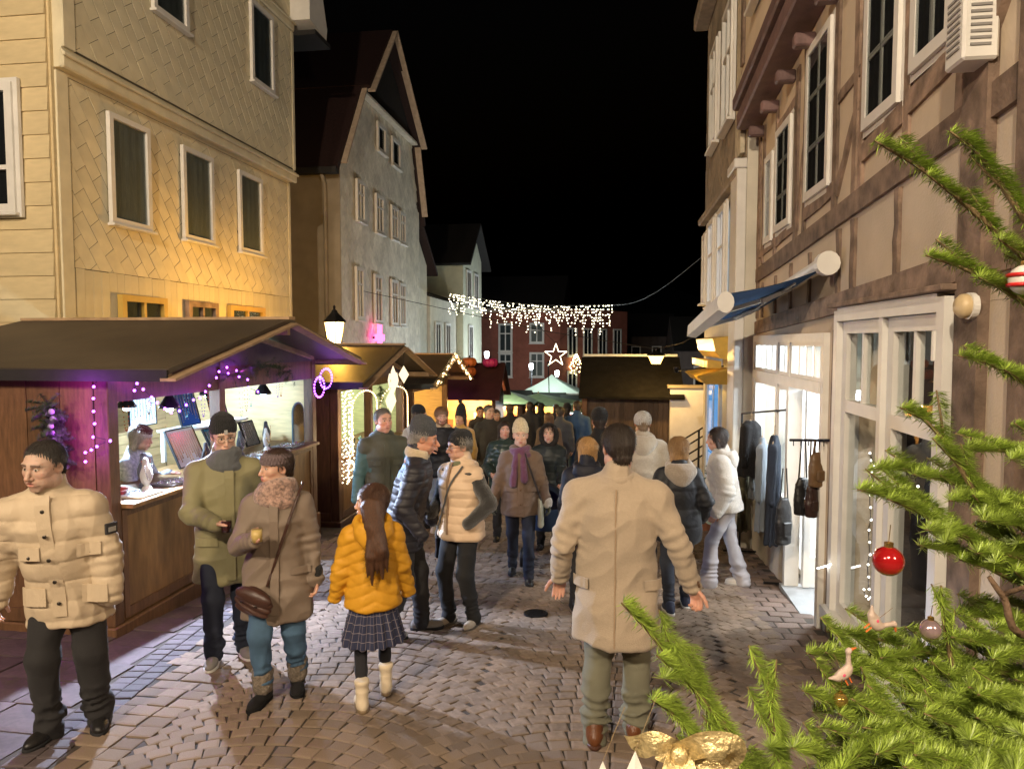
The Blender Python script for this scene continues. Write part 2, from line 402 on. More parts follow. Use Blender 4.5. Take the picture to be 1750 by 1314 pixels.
def window(parent, x0, x1, z0, z1, y=0, nx=1, bars=(), frame=None, fw=.07, proud=.06, behind=None, sill=True, gl=None, casing=0, halfcurtain=False):
    """casement: frame, mullions, transoms, one pane per light, sill; the pane sits behind the frame, a curtain or a dark room behind it"""
    frame = frame or m_white; behind = behind or m_curtain; gl = gl or m_glassd
    b = MB(); yo = y-proud; yi = y-.012
    b.b2(x0, x0+fw, yo, yi, z0, z1); b.b2(x1-fw, x1, yo, yi, z0, z1)
    b.b2(x0+fw, x1-fw, yo, yi, z1-fw, z1); b.b2(x0+fw, x1-fw, yo, yi, z0, z0+fw)
    xs = [x0+fw]+[x0+fw+(x1-x0-2*fw)*k/nx for k in range(1, nx)]+[x1-fw]; zs = [z0+fw]+[z0+(z1-z0)*t for t in bars]+[z1-fw]
    mw = fw*.55
    for x in xs[1:-1]: b.b2(x-mw/2, x+mw/2, yo+.012, yi, z0+fw, z1-fw)
    for z in zs[1:-1]:
        for k in range(len(xs)-1): b.b2(xs[k]+(mw/2 if k else 0), xs[k+1]-(mw/2 if k < len(xs)-2 else 0), yo+.012, yi, z-mw/2, z+mw/2)
    if casing:
        c = casing; b.b2(x0-c, x0-.002, yo+.03, yi, z0-c, z1+c); b.b2(x1+.002, x1+c, yo+.03, yi, z0-c, z1+c)
        b.b2(x0-.002, x1+.002, yo+.03, yi, z1+.002, z1+c); b.b2(x0-.002, x1+.002, yo+.03, yi, z0-c, z0-.002)
    w = b.build('window', frame, parent)
    for i in range(len(xs)-1):
        for j in range(len(zs)-1):
            p = MB(); p.b2(xs[i], xs[i+1], yi-.022, yi-.018, zs[j], zs[j+1]); p.build('pane', gl, w)
    p = MB(); n = 10 if not halfcurtain else 6; xe = x0+(x1-x0)*(1 if not halfcurtain else .55)
    for k in range(n+1):
        x = x0+fw*.5+(xe-x0-fw)*k/n; yy = yi-.002-.006*(k % 2); p.v += [(x, yy, z0+fw*.5), (x, yy, z1-fw*.5)]; p.a += [0, 0]
        if k: q = 2*k-2; p.f.append((q, q+2, q+3, q+1))
    p.build('curtain' if behind is m_curtain else 'backing', behind, w)
    if sill:
        s = MB(); s.b2(x0-.04, x1+.04, y-proud-.05, y-.012, z0-.045, z0-.004); s.build('sill', frame, w, bevel=.008)
    return w
def strip(parent, name, x0, x1, y0, y1, z0, z1, mat, bevel=.006):
    b = MB(); b.b2(x0, x1, y0, y1, z0, z1); return b.build(name, mat, parent, bevel=bevel)

# ================================================================ cream house with slanted shingles
XL = -6.8
h = thing('shingled_house', 'cream house clad in slanted shingles with jettied upper floor beside yellow siding', 'house', (XL, 8.0, 0), R_(90))
FL = 6.35
b = MB(); b.b2(0, FL, .02, 7, -1.6, 5.36); b.b2(0, FL+.02, -.10, 7, 5.36, 13); wall = b.build('wall', m_creamt, h)
m_und = M('dark_underlay', (.10, .085, .055), .9)  # dark sheet added so the gaps between shingles read dark
strip(wall, 'underlay', .2, FL-.09, .0085, .019, 2.94, 5.31, m_und, 0); strip(wall, 'underlay', .2, FL-.07, -.1155, -.101, 5.6, 8.43, m_und, 0)
wins = [(.85, 1.70, 3.62, 5.1), (2.50, 3.36, 3.64, 5.1), (4.2, 5.06, 3.66, 5.12)]
shingles(wall, .22, FL-.1, 2.95, 5.3, .012, R_(-54), .44, .205, m_cream, 150, [(a-.02, c+.02, d, e) for a, c, d, e in wins])
wup = [(1.72, 2.58, 6.82, 8.3), (4.55, 5.42, 6.82, 8.3), (-9, -8, 0, 1)]
shingles(wall, .22, FL-.08, 5.62, 8.42, -.112, R_(-54), .44, .205, m_cream, 150, [(a-.02, c+.02, d, e) for a, c, d, e in wup])
shingles(wall, .2, FL-.1, 8.7, 12.5, -.112, R_(-54), .44, .205, m_cream, 0)
# courses of upright slates under the slanted field
b0 = MB(); b0.box((0, 0, 0), (.145, .016, .62)); me = None
for k in range(int((FL-.3)/.15)):
    x = .3+k*.15
    if me is None: o = b0.build('upright_slate', m_cream, wall); me = o.data
    else: o = link('upright_slate', me, None, wall)
    o.location = (x, .002+random.uniform(-.003, .003), 2.63+random.uniform(-.005, .005))
for z, yy in ((5.36, -.10), (8.46, -.10)):
    strip(wall, 'belt_moulding', -.04, FL+.05, yy-.05, yy+.02, z-.02, z+.2, m_creamt, .02)
    strip(wall, 'drip_ledge', -.06, FL+.06, yy-.09, yy-.052, z+.11, z+.16, m_creamt, .01)
for x in (0, FL-.1): strip(wall, 'corner_board', x+.002, x+.198 if x == 0 else x+.1, -.012, .05, -1.2, 5.33, m_creamt)
strip(wall, 'corner_board', .002, .2, -.135, -.09, 5.6, 8.42, m_creamt); strip(wall, 'corner_board', FL-.08, FL+.02, -.135, -.09, 5.6, 8.42, m_creamt)
for w_ in wins: window(h, *w_, y=.0, fw=.075, proud=.07, behind=m_curtain, halfcurtain=False)
for w_ in wup[:2]: window(h, *w_, y=-.112, fw=.075, proud=.07, behind=m_blind)
ylw = M('ochre_paint', (.55, .36, .08), .5, .1, 6, .1, 40)
for x0, x1 in ((.95, 1.95), (2.5, 3.35), (3.75, 5.0)):
    window(h, x0, x1, .2, 2.66, y=-.01, nx=2, bars=(.8,), frame=ylw if x0 != 2.5 else m_timber, fw=.09, proud=.09, behind=m_blind, sill=False)
# gable eave at the far end
b = MB(); b.prism([(FL-.1, 8.62), (FL+.75, 8.5), (FL+.80, 8.78), (FL-.1, 11.2)], -.55, 1.2); b.build('eave_box', m_white, h)
b = MB(); b.b2(FL+.05, FL+.85, -.60, .9, 8.38, 8.48); b.build('gutter', m_dark, h)
# yellow lap siding on the end wall that faces the market entrance
e = thing('yellow_house', 'house end with wide yellow lap siding and one white window at the picture edge', 'house', (XL-.012, 7.93, 0), 0)
b = MB(); b.b2(-6, 0, .02, .12, -1.6, 13); ew = b.build('wall', m_board, e)
me = None
for k in range(44):
    z = -.6+k*.285
    if me is None:
        q = MB(); q.prismx([(0.02, 0), (-.026, 0), (-.004, .283), (.02, .283)], -6, -.03); o = q.build('siding_board', m_board, ew); me = o.data
    else: o = link('siding_board', me, None, ew)
    o.location = (0, 0, z)
x0, z1 = ony(-40, 150, 7.93); x1, z0 = ony(40, 365, 7.93)
window(e, x0-XL+.012, x1-XL+.012, z0, ony(40, 145, 7.93)[1], y=-.03, bars=(.35,), fw=.1, proud=.09, behind=m_room, casing=.06)

# ================================================================ tall gabled house
G0, G1 = 17.15, 24.45; GW = G1-G0
h = thing('gabled_house', 'tall pale shingled house with dark hooded gable and red tiled roof', 'house', (XL, G0, 0), R_(90))
prof = [(0, -2.2), (GW, -2.2), (GW, 6.5), (GW-.85, 8.6), (3.35, 10.85), (1.5, 8.7), (0, 6.6)]
b = MB(); b.prism(prof, .03, 8); wall = b.build('wall', m_pale, h)
def in_gable(x, z):
    if z < 6.5: return True
    if z < 8.75: t = (z-6.5)/2.25; return .15+1.5*t < x < GW-.15-.8*t
    return False
shingles(wall, .03, GW-.03, 1.2, 8.72, .02, R_(-45), .26, .26, m_pale, 0, inside=in_gable)
b = MB(); b.prismx([(.0, -2.2), (.0, 6.55), (5, 6.55), (5, -2.2)], -.03, -.003); b.build('side_wall', m_grey, h)
def wrect(ax, ay, bx, by, x=XL):     # picture rectangle on the facade -> local span
    y0, z1 = onx(ax, ay, x); y1, z0 = onx(bx, by, x); return y0, y1, z0, z1
for (ax, ay, bx, by, big) in ((642, 207, 657, 268, 1), (667, 232, 682, 293, 1), (606, 305, 621, 383, 0), (639, 330, 653, 403, 0), (666, 350, 678, 413, 0), (680, 360, 691, 420, 0),
                              (605, 455, 619, 547, 0), (637, 468, 651, 553, 0), (666, 477, 678, 557, 0), (680, 483, 691, 558, 0)):
    y0, y1, z0, z1 = wrect(ax, ay, bx, by); zt = onx(ax, ay, XL)[1]; zb = onx(bx, by, XL)[1]
    if big: window(h, y0-G0, y1-G0, zb, zt, y=.0, fw=.1, proud=.08, behind=m_room)
    else: window(h, y0-G0, y1-G0, zb, zt, y=.0, nx=2, bars=(.68,), fw=.09, proud=.08, behind=m_room if random.random() < .5 else m_blind)
# roof slopes and the hood
def slope(parent, name, p0, p1, y0, y1, t, mat):
    d = Vector((p1[0]-p0[0], 0, p1[1]-p0[1])).normalized(); n = Vector((-d.z, 0, d.x))*t
    b = MB(); b.prism([p0, p1, (p1[0]+n.x, p1[1]+n.z), (p0[0]+n.x, p0[1]+n.z)], y0, y1); return b.build(name, mat, parent)
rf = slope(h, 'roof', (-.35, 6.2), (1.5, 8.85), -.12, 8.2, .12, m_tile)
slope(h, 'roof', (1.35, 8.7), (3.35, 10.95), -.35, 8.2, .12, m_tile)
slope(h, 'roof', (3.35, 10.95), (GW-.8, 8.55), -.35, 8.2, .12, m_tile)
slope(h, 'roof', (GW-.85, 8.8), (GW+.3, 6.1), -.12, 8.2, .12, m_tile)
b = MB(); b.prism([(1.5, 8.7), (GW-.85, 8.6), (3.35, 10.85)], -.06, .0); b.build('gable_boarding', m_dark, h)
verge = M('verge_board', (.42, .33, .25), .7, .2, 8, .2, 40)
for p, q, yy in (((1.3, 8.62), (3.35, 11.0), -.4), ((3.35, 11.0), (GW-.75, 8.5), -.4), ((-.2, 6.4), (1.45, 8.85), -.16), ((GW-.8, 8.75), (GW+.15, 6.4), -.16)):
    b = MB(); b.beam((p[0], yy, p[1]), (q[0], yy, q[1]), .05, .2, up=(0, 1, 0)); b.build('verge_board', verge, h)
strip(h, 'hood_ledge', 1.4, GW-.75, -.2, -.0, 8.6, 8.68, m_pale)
b = MB(); b.b2(-.5, -.3, -.1, 5, 6.1, 6.25); b.build('gutter', m_dark, h)
b = MB(); b.tube([(-.35, .35, 6.15), (-.12, .35, 5.9), (-.12, .35, -1.2)], .05, 8); b.build('downpipe', m_grey, h, smooth=True)
# pink cross sign on the gabled house
cy, cz = onx(652, 577, XL+.25)
sg = thing('pharmacy_sign', 'small glowing pink cross sign on the pale gabled house', 'sign', (XL+.2, cy, cz), R_(90))
pk = emit('pink_glow', (1, .08, .35), 3)
b = MB(); b.b2(-.09, .09, -.04, .04, -.3, .36); b.build('upright_bar', pk, sg); b = MB(); b.b2(-.3, -.092, -.04, .04, -.09, .09); b.b2(.092, .3, -.04, .04, -.09, .09); b.build('cross_bar', pk, sg)
b = MB(); b.b2(-.03, .03, .041, .2, -.03, .03); b.build('bracket', m_iron, sg)

# ================================================================ two pale houses further down on the left
m_pw = M('white_render', (.64, .60, .50), .8, .1, 4, .2, 60, dirt=.15)
m_pg = M('greenish_render', (.60, .60, .46), .8, .1, 4, .2, 60, dirt=.12)
h = thing('narrow_house', 'narrow pale house squeezed beside the tall gabled house', 'house', (XL, 24.5, 0), R_(90))
b = MB(); b.prism([(0, -2.4), (2.0, -2.4), (2.0, 4.9), (0, 6.4)], .3, 6); b.build('wall', m_pw, h)
slope(h, 'roof', (2.5, 4.55), (-.4, 6.75), .0, 6.2, -.12, m_tile)
for z0, z1 in ((3.3, 4.9), (1.5, 2.9)): window(h, .15, .75, z0, z1, y=.29, nx=2, fw=.08, behind=m_room)
h = thing('corner_house', 'pale greenish house with a small gable above the market', 'house', (XL, 26.6, 0), R_(90))
b = MB(); b.b2(0, 4.6, .2, 6, -2.4, 3.75); b.build('wall', m_pw, h)
b = MB(); b.prism([(4.605, -2.4), (9.0, -2.4), (9.0, 6.1), (6.8, 7.4), (4.605, 5.6)], -.1, 6); b.build('gable_wall', m_pg, h)
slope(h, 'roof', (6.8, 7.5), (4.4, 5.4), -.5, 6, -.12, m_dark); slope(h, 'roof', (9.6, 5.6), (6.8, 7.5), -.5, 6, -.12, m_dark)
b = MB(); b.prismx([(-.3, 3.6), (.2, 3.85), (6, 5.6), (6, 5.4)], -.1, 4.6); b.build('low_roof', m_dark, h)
for x in (.6, 2.3): window(h, x, x+.9, 1.2, 2.8, y=.19, nx=2, fw=.1, behind=m_room)
for x in (5.2, 7.0): window(h, x, x+1.0, 3.6, 5.3, y=-.11, nx=2, fw=.1, behind=m_room)
for x in (5.6,): window(h, x, x+1.0, .9, 2.8, y=-.11, nx=2, fw=.1, behind=m_room)
b = MB(); b.b2(0, 9, -.16, .19, .35, .5); b.build('cornice', m_grey, h)

# ================================================================ red house closing the square
YR = 44.0
x0 = ony(815, 600, YR)[0]; x1 = ony(957, 600, YR)[0]; zt = ony(880, 527, YR)[1]
m_redw = M('red_render', (.32, .11, .075), .85, .15, 3, .2, 40, dirt=.2)
h = thing('red_house', 'red rendered house closing the square behind the market', 'house', (x0, YR, 0), 0)
WR = x1-x0
b = MB(); b.b2(-2, WR, .02, 9, -4, zt); b.build('wall', m_redw, h)
wing = MB(); wing.add([(WR, .02, -4), (WR+4.2, 6, -4), (WR+4.2, 12, -4), (WR, 9, -4), (WR, .02, zt), (WR+4.2, 6, zt), (WR+4.2, 12, zt), (WR, 9, zt)],
                      [(0, 1, 5, 4), (1, 2, 6, 5), (2, 3, 7, 6), (4, 5, 6, 7), (3, 0, 4, 7)]); wing.build('wing_wall', m_redw, h)
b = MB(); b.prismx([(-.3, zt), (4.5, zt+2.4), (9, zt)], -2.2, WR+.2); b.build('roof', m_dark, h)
b = MB(); b.b2(-2, WR+.1, -.3, .018, zt-.25, zt-.003); b.build('cornice', M('cornice_stone', (.4, .3, .22), .8), h)
for (ax, ay, bx, by, bh) in ((852, 553, 876, 602, m_blind), (905, 552, 930, 587, m_curtain), (852, 603, 876, 645, m_blind), (905, 602, 930, 645, m_curtain)):
    wx0, wz1 = ony(ax, ay, YR); wx1, wz0 = ony(bx, by, YR)
    window(h, wx0-x0, wx1-x0, wz0, wz1, y=.0, nx=2, bars=(.65,), fw=.12, proud=.1, behind=bh)
wd = Vector((4.2, 5.98, 0)).normalized(); an = math.atan2(5.98, 4.2)
for row, (za, zb) in enumerate(((zt-3.0, zt-1.2), (zt-5.6, zt-3.9))):
    for t in (.7, 2.3, 3.9, 5.6):
        if row == 1 and t == 2.3: continue
        w_ = window(h, 0, .95, za, zb, y=0, nx=2, fw=.1, proud=.08, behind=m_room)
        w_.location = (WR+wd.x*t, .02+wd.y*t, 0); w_.rotation_euler = (0, 0, an)
# lit dormer and chimney
for px, py in ((950, 520), (865, 517)):
    dx, dz = ony(px, py, YR+2)
    b = MB(); b.b2(dx-x0-.35, dx-x0+.35, 1.8, 3.4, zt+.2, dz+.3); b.build('dormer', m_pw, h)

# dark roofs and the wooded hill behind the square
b = MB()
for i in range(25):
    t = -160+i*16; z = 9+6*math.sin(i*.7)+3*math.sin(i*1.9)
    b.v += [(t, 150, -6), (t, 210, z)]; b.a += [0, 0]
    if i: q = 2*i-2; b.f.append((q, q+2, q+3, q+1))
struct(b.build('hill', M('hill_wood', (.006, .008, .006), .95, .4, .2, 0)))
m_dh = M('dim_render', (.10, .08, .075), .9, .2, 2, .1, 30)
for nm, px0, px1, pyt, Y, lab in (('distant_house', 1062, 1150, 575, 60, 'dim dark house behind the lantern above the wooden hut roof'), ('distant_house', 1160, 1215, 600, 40, 'dim dark house between the wooden hut and the timbered row')):
    a0, zt_ = ony(px0, pyt, Y); a1, _ = ony(px1, pyt, Y)
    h = thing(nm, lab, 'house', (a0, Y, gz(Y)), 0, 'dim houses behind the market')
    b = MB(); b.b2(0, a1-a0, 0, 6, -1, zt_-gz(Y)); b.build('wall', m_dh, h)
    b = MB(); b.prismx([(-.4, zt_-gz(Y)), (3, zt_-gz(Y)+2), (6.4, zt_-gz(Y))], -.3, a1-a0+.3); b.build('roof', m_dark, h)
    for k in range(2): window(h, .8+k*1.7, 1.6+k*1.7, zt_-gz(Y)-2, zt_-gz(Y)-.8, y=0, fw=.1, behind=m_room)
lit = emit('far_window_light', (1, .62, .28), 1.6)
for i, (px, py) in enumerate(((1043, 566), (1052, 577), (1058, 572), (1083, 565), (1092, 567), (1104, 566), (1020, 580), (1121, 565))):
    x, z = ony(px, py, 140)
    o = MB().box((0, 0, 0), (.55, .2, .55+.5*(i % 2))).build('hillside_window', lit, None, loc=(x, 140, z))
    tag(o, 'tiny warm lit window on the dark hillside above the hut', 'window', 'lit windows on the hillside')
# ================================================================ timbered house with the clothes shop (wall plane x = 1.75, floors out of level with age)
XR, YB = 1.75, 9.4
h = thing('timbered_house', 'half-timbered house with tan plaster, old dark beams and white shop windows', 'house', (XR, YB, 0), R_(-90))
lx = lambda Y: YB-Y
tilt = lambda Y, z0, s=.062: z0+s*(YB-Y)
b = MB()
b.b2(0, 7.6, .03, .35, 2.2, 8); wall = b.build('wall', m_plaster, h)
for Y0, Y1, z0, z1 in ((6.25, 5.78, -.8, 2.2), (4.0, 1.8, -.8, 2.2), (5.78, 4.0, -.8, -.12), (9.4, 9.3, -.8, 2.2), (9.3, 7.5, -.8, .32), (9.3, 6.25, 2.06, 2.2), (5.78, 4.0, 2.2, 2.24)):
    b = MB(); b.b2(lx(Y0), lx(Y1), .03, .33 if Y1 != 7.5 else .09, z0, z1-.002); b.build('wall_pier', m_plaster, h)
def timber(name, p, q, w=.17, pr=.025, mat=None, dep=.06):
    w = w*.82
    """beam from (Y,z) to (Y,z) on the facade"""
    b = MB(); a = Vector((lx(p[0]), .03-pr+dep/2, p[1])); c = Vector((lx(q[0]), .03-pr+dep/2, q[1]))
    n = 5; prev = None
    t = (c-a).normalized(); sd = Vector((-t.z, 0, t.x)); vs = []
    for i in range(n+1):
        m = a.lerp(c, i/n); ww = w/2*random.uniform(.9, 1.06); yo = random.uniform(-.006, .006)
        vs += [m+sd*ww+Vector((0, -dep/2+yo, 0)), m-sd*ww+Vector((0, -dep/2+yo, 0)), m-sd*ww+Vector((0, dep/2, 0)), m+sd*ww+Vector((0, dep/2, 0))]
    fs = [(4*i+k, 4*i+(k+1) % 4, 4*i+4+(k+1) % 4, 4*i+4+k) for i in range(n) for k in range(4)]+[(0, 1, 2, 3), (4*n+3, 4*n+2, 4*n+1, 4*n)]
    b.add(vs, fs); return b.build(name, mat or m_timber, h, bevel=0)
timber('rail_beam', (9.35, 2.83), (1.9, 3.24), .21, .03); timber('rail_beam', (9.35, 2.18), (1.9, 2.47), .2, .035)
timber('sill_beam', (9.3, 3.08), (8.36, 3.12), .12, .022); timber('sill_beam', (8.36, 3.1), (7.5, 3.16), .12, .022)
timber('sill_beam', (7.1, 3.2), (6.2, 3.26), .15, .022); timber('sill_beam', (5.55, 3.36), (4.8, 3.43), .17, .022); timber('sill_beam', (4.72, 3.46), (4.0, 3.52), .17, .022)
for Y, z0, z1, w in ((9.3, 2.3, 7, .16), (9.05, 2.95, 4.6, .1), (8.37, 2.95, 4.6, .1), (7.47, 3.0, 4.7, .13), (7.15, 3.0, 4.8, .12), (6.2, 3.05, 5, .13), (5.72, 3.05, 6, .12),
                     (5.56, 3.1, 6, .09), (4.76, 3.15, 6, .11), (4.05, 3.2, 6, .11), (9.0, 2.3, 2.72, .08), (8.3, 2.32, 2.74, .08), (7.6, 2.34, 2.8, .08), (6.9, 2.36, 2.82, .08), (6.05, 2.37, 2.9, .10),
                     (5.69, 2.38, 2.92, .12), (4.85, 2.42, 2.97, .09)):
    timber('post', (Y, z0), (Y, z1), w, .022)
timber('post', (3.83, -.7), (3.83, 6.5), .3, .05); timber('post', (3.3, -.7), (3.3, 6.5), .34, .05); timber('post', (6.02, -.7), (6.02, 2.1), .16, .03); timber('post', (5.85, -.5), (5.85, 2.12), .05, .02)
timber('brace', (5.7, 3.75), (6.15, 3.2), .12, .018); timber('brace', (3.95, 3.3), (3.2, 4.2), .2, .04); timber('brace', (7.42, 3.1), (7.2, 3.9), .08, .015)
timber('rail_beam', (6.15, 3.95), (5.6, 4.0), .1, .02); timber('rail_beam', (8.3, 4.35), (7.5, 4.4), .12, .02)
# jettied storey: sill on beam ends
b = MB(); b.beam((lx(9.4), -.11, 4.75), (lx(5.4), -.11, 5.1), .3, .2); b.build('jetty_beam', m_timber2, h, bevel=.02)
b = MB(); b.beam((lx(9.4), -.2, 4.96), (lx(5.4), -.2, 5.31), .22, .16); b.build('jetty_beam', m_timber2, h, bevel=.02)
for k in range(6):
    Y = 9.1-k*.72; z = 4.52+.0875*(9.4-Y)
    b = MB(); b.b2(lx(Y)-.055, lx(Y)+.055, -.16, .03, z-.06, z+.06); b.build('beam_end', m_timber2, h, bevel=.015)
b = MB(); b.b2(0, 4.0, -.2, .03, 5.3, 8.5); b.build('jetty_wall', m_plaster, h)
coldglow = emit('cold_room_light', (.55, .75, 1), .5)
window(h, lx(8.6), lx(7.7), 5.75, 7.2, y=-.21, nx=2, bars=(.5,), fw=.08, behind=coldglow); window(h, lx(6.9), lx(6.0), 5.85, 7.3, y=-.21, nx=2, bars=(.5,), fw=.08, behind=m_blind)
strip(h, 'post', lx(9.35), lx(9.2), -.235, -.2, 5.4, 8.4, m_timber); strip(h, 'post', lx(7.55), lx(7.4), -.235, -.2, 5.4, 8.4, m_timber)
# upper windows, muntined
for Y0, Y1, z0, z1, nx, bars, bh in ((8.85, 8.45, 3.15, 4.15, 1, (.5,), m_blind), (8.3, 7.62, 3.2, 4.3, 2, (.33, .66), m_room), (7.05, 6.3, 3.3, 4.68, 2, (.33, .66), m_room), (5.48, 4.84, 3.5, 5.1, 2, (.3, .6), m_room), (4.66, 4.12, 3.6, 5.2, 2, (.3, .6), m_room)):
    window(h, lx(Y0), lx(Y1), z0, z1, y=.02, nx=nx, bars=bars, fw=.075, proud=.04, behind=bh, casing=.04, sill=False)
# --- big white shop window, two wings with small upper lights and tall lower lights
clear = glass('shop_glass', (.85, .9, .9), .01, .92)
def lights(parent, name, Y0, Y1, z0, z1, splits_x, splits_z, fw, y, mat=None, gl=None):
    b = MB(); x0, x1 = lx(Y0), lx(Y1); yo, yi = y-.035, y+.035
    b.b2(x0, x0+fw, yo, yi, z0, z1); b.b2(x1-fw, x1, yo, yi, z0, z1); b.b2(x0+fw, x1-fw, yo, yi, z1-fw, z1); b.b2(x0+fw, x1-fw, yo, yi, z0, z0+fw)
    zs = [z0+fw]+list(splits_z)+[z1-fw]; rows = splits_x
    panes = []
    for j in range(len(zs)-1):
        za, zb = zs[j], zs[j+1]
        if j < len(zs)-2: b.b2(x0+fw, x1-fw, yo, yi, zb-.045, zb+.045)
        n = rows[j]
        for k in range(n):
            xa = x0+fw+(x1-x0-2*fw)*k/n; xb = x0+fw+(x1-x0-2*fw)*(k+1)/n
            if k: b.b2(xa-.018, xa+.018, yo+.01, yi-.01, za+(.045 if j else 0), zb-(.045 if j < len(zs)-2 else 0))
            panes.append((xa, xb, za, zb))
    o = b.build(name, mat or m_white, parent, bevel=.0)
    for xa, xb, za, zb in panes: p = MB(); p.b2(xa, xb, y-.003, y+.003, za, zb); p.build('pane', gl or clear, o)
    return o
b = MB(); fr = [(5.85, 5.77), (4.07, 3.98)]
for a, c in fr: b.b2(lx(a), lx(c), -.06, .12, -.1, 2.24)
b.b2(lx(5.77), lx(4.07), -.06, .12, 2.16, 2.26); b.b2(lx(5.9), lx(3.95), -.1, .12, -.2, -.1); b.b2(lx(4.92), lx(4.86), -.05, .12, -.1, 2.16)
b.build('shop_window_frame', m_white, h)
strip(h, 'drip_board', lx(5.9), lx(3.93), -.1, .0, 2.265, 2.30, m_timber)
lights(h, 'window_wing', 5.765, 4.925, -.095, 2.155, (1, 2), (1.52,), .09, .02); lights(h, 'window_wing', 4.855, 4.075, -.095, 2.155, (1, 2), (1.5,), .09, .02)
for z in (.3, 1.9): strip(h, 'hinge', lx(4.07)-.012, lx(4.07)+.012, -.075, -.058, z, z+.16, m_white, .003)
# --- shop front with the open door
b = MB()
for a, c in ((9.3, 9.22), (8.0, 7.93), (7.5, 7.42), (6.33, 6.25)): b.b2(lx(a), lx(c), -.02, .12, .32 if a > 7.6 else -.5, 2.08)
b.b2(lx(9.22), lx(6.33), -.021, .12, 2.0, 2.081); b.b2(lx(9.22), lx(6.33), -.03, .121, 1.56, 1.66); b.b2(lx(9.3), lx(7.5), -.04, .13, .28, .34)
b.build('shop_front_frame', m_white, h)
for Y0, Y1, n in ((9.22, 8.0, 4), (7.93, 7.5, 2), (7.42, 6.33, 4)): lights(h, 'transom_light', Y0, Y1, 1.66, 2.0, (n,), (), .035, .03)
for Y0, Y1 in ((9.22, 8.0), (7.93, 7.5)): lights(h, 'display_window', Y0, Y1, .34, 1.56, (1,), (), .05, .03)
b = MB(); 
# door leaf folded inward against the room wall
dl = MB(); dl.b2(lx(7.42)-.0, lx(7.42)+.09, .14, .20, -.45, 1.54); dl.b2(lx(7.42), lx(7.42)+.09, .9, .96, -.45, 1.54)
dl.b2(lx(7.42)+.02, lx(7.42)+.07, .2, .9, 1.42, 1.54); dl.b2(lx(7.42)+.02, lx(7.42)+.07, .2, .9, -.45, -.15)
d_o = dl.build('shop_door', m_white, h)
p = MB(); p.b2(lx(7.42)+.042, lx(7.42)+.048, .2, .9, -.15, 1.42); p.build('pane', clear, d_o)
p = MB(); p.tube([(lx(7.42)+.1, .84, .45), (lx(7.42)+.14, .84, .45), (lx(7.42)+.14, .72, .45)], .01, 6); p.build('handle', m_iron, d_o)
b = MB(); b.b2(lx(7.5), lx(6.25), -.05, .3, -.56, -.47); b.build('threshold', M('door_step', (.35, .36, .37), .5), h)
# the rooms behind
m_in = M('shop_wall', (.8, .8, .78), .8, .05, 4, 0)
b = MB(); X0, X1 = lx(9.35), lx(6.1)
b.b2(X0, X1, 3.2, 3.25, -.6, 2.3); b.b2(X0-.05, X0-.002, .34, 3.25, -.6, 2.3); b.b2(X1+.002, X1+.05, .34, 3.25, -.6, 2.3); b.b2(X0, X1, .34, 3.2, 2.2, 2.25); b.build('shop_room', m_in, h)
b = MB(); b.b2(X0, X1, .3, 3.2, -.56, -.5); b.build('shop_floor', M('shop_floor', (.45, .42, .38), .4, .1, 5, 0), h)
for k, (x, y) in enumerate(((1.1, 1.2), (2.5, 1.4))): b = MB(); b.lathe([(.16, 2.14), (.16, 2.19)], 16, (x, y, 0)); o = b.build('ceiling_lamp', emit('shop_lamp', (.9, .95, 1), 9), h); point('shop_light', (x, y, 2.05), 120, (.86, .93, 1.0), .12, h)
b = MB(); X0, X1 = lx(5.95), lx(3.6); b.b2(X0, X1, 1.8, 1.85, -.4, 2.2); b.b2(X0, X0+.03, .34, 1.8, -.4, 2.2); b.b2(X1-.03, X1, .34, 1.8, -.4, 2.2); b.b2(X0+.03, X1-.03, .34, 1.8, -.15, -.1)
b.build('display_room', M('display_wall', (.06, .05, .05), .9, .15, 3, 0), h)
# garments standing in the dim display
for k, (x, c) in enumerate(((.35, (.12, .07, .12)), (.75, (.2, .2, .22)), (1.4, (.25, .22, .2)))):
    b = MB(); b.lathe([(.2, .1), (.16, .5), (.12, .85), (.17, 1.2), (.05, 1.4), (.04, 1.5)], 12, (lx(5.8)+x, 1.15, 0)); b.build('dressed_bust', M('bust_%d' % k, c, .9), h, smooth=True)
# small things on this wall
o = thing('vented_wall_box', 'white vented box high on the timbered wall', 'wall box', (XR-.08, 3.78, 3.28))
b = MB(); b.b2(-.07, .09, -.11, .08, .04, .4); bx = b.build('housing', m_white, o, bevel=.012)
for k in range(9):
    s = MB(); s.b2(-.04, .05, -.116, -.109, .1+k*.03, .112+k*.03); s.build('slot', M('slot_grey', (.25, .24, .23), .6), bx)
for k in range(9):
    s = MB(); s.b2(-.076, -.069, -.08, .05, .1+k*.03, .112+k*.03); s.build('slot', M('slot_grey', (.25, .24, .23), .6), bx)
y_, z_ = onx(1661, 523, 1.72)
o = thing('round_wall_lamp', 'round cream wall fitting beside the big white shop window', 'wall lamp', (1.70, y_, z_)); o.rotation_euler = (0, R_(-90), 0)
b = MB(); b.lathe([(.055, 0), (.06, .01), (.058, .03), (.04, .05), (.0, .055)], 20, cap=False); b.build('dome', M('cream_plastic', (.6, .46, .26), .4), o, smooth=True); b = MB(); b.lathe([(.065, -.03), (.065, .0)], 20); b.build('base_plate', m_white, o)

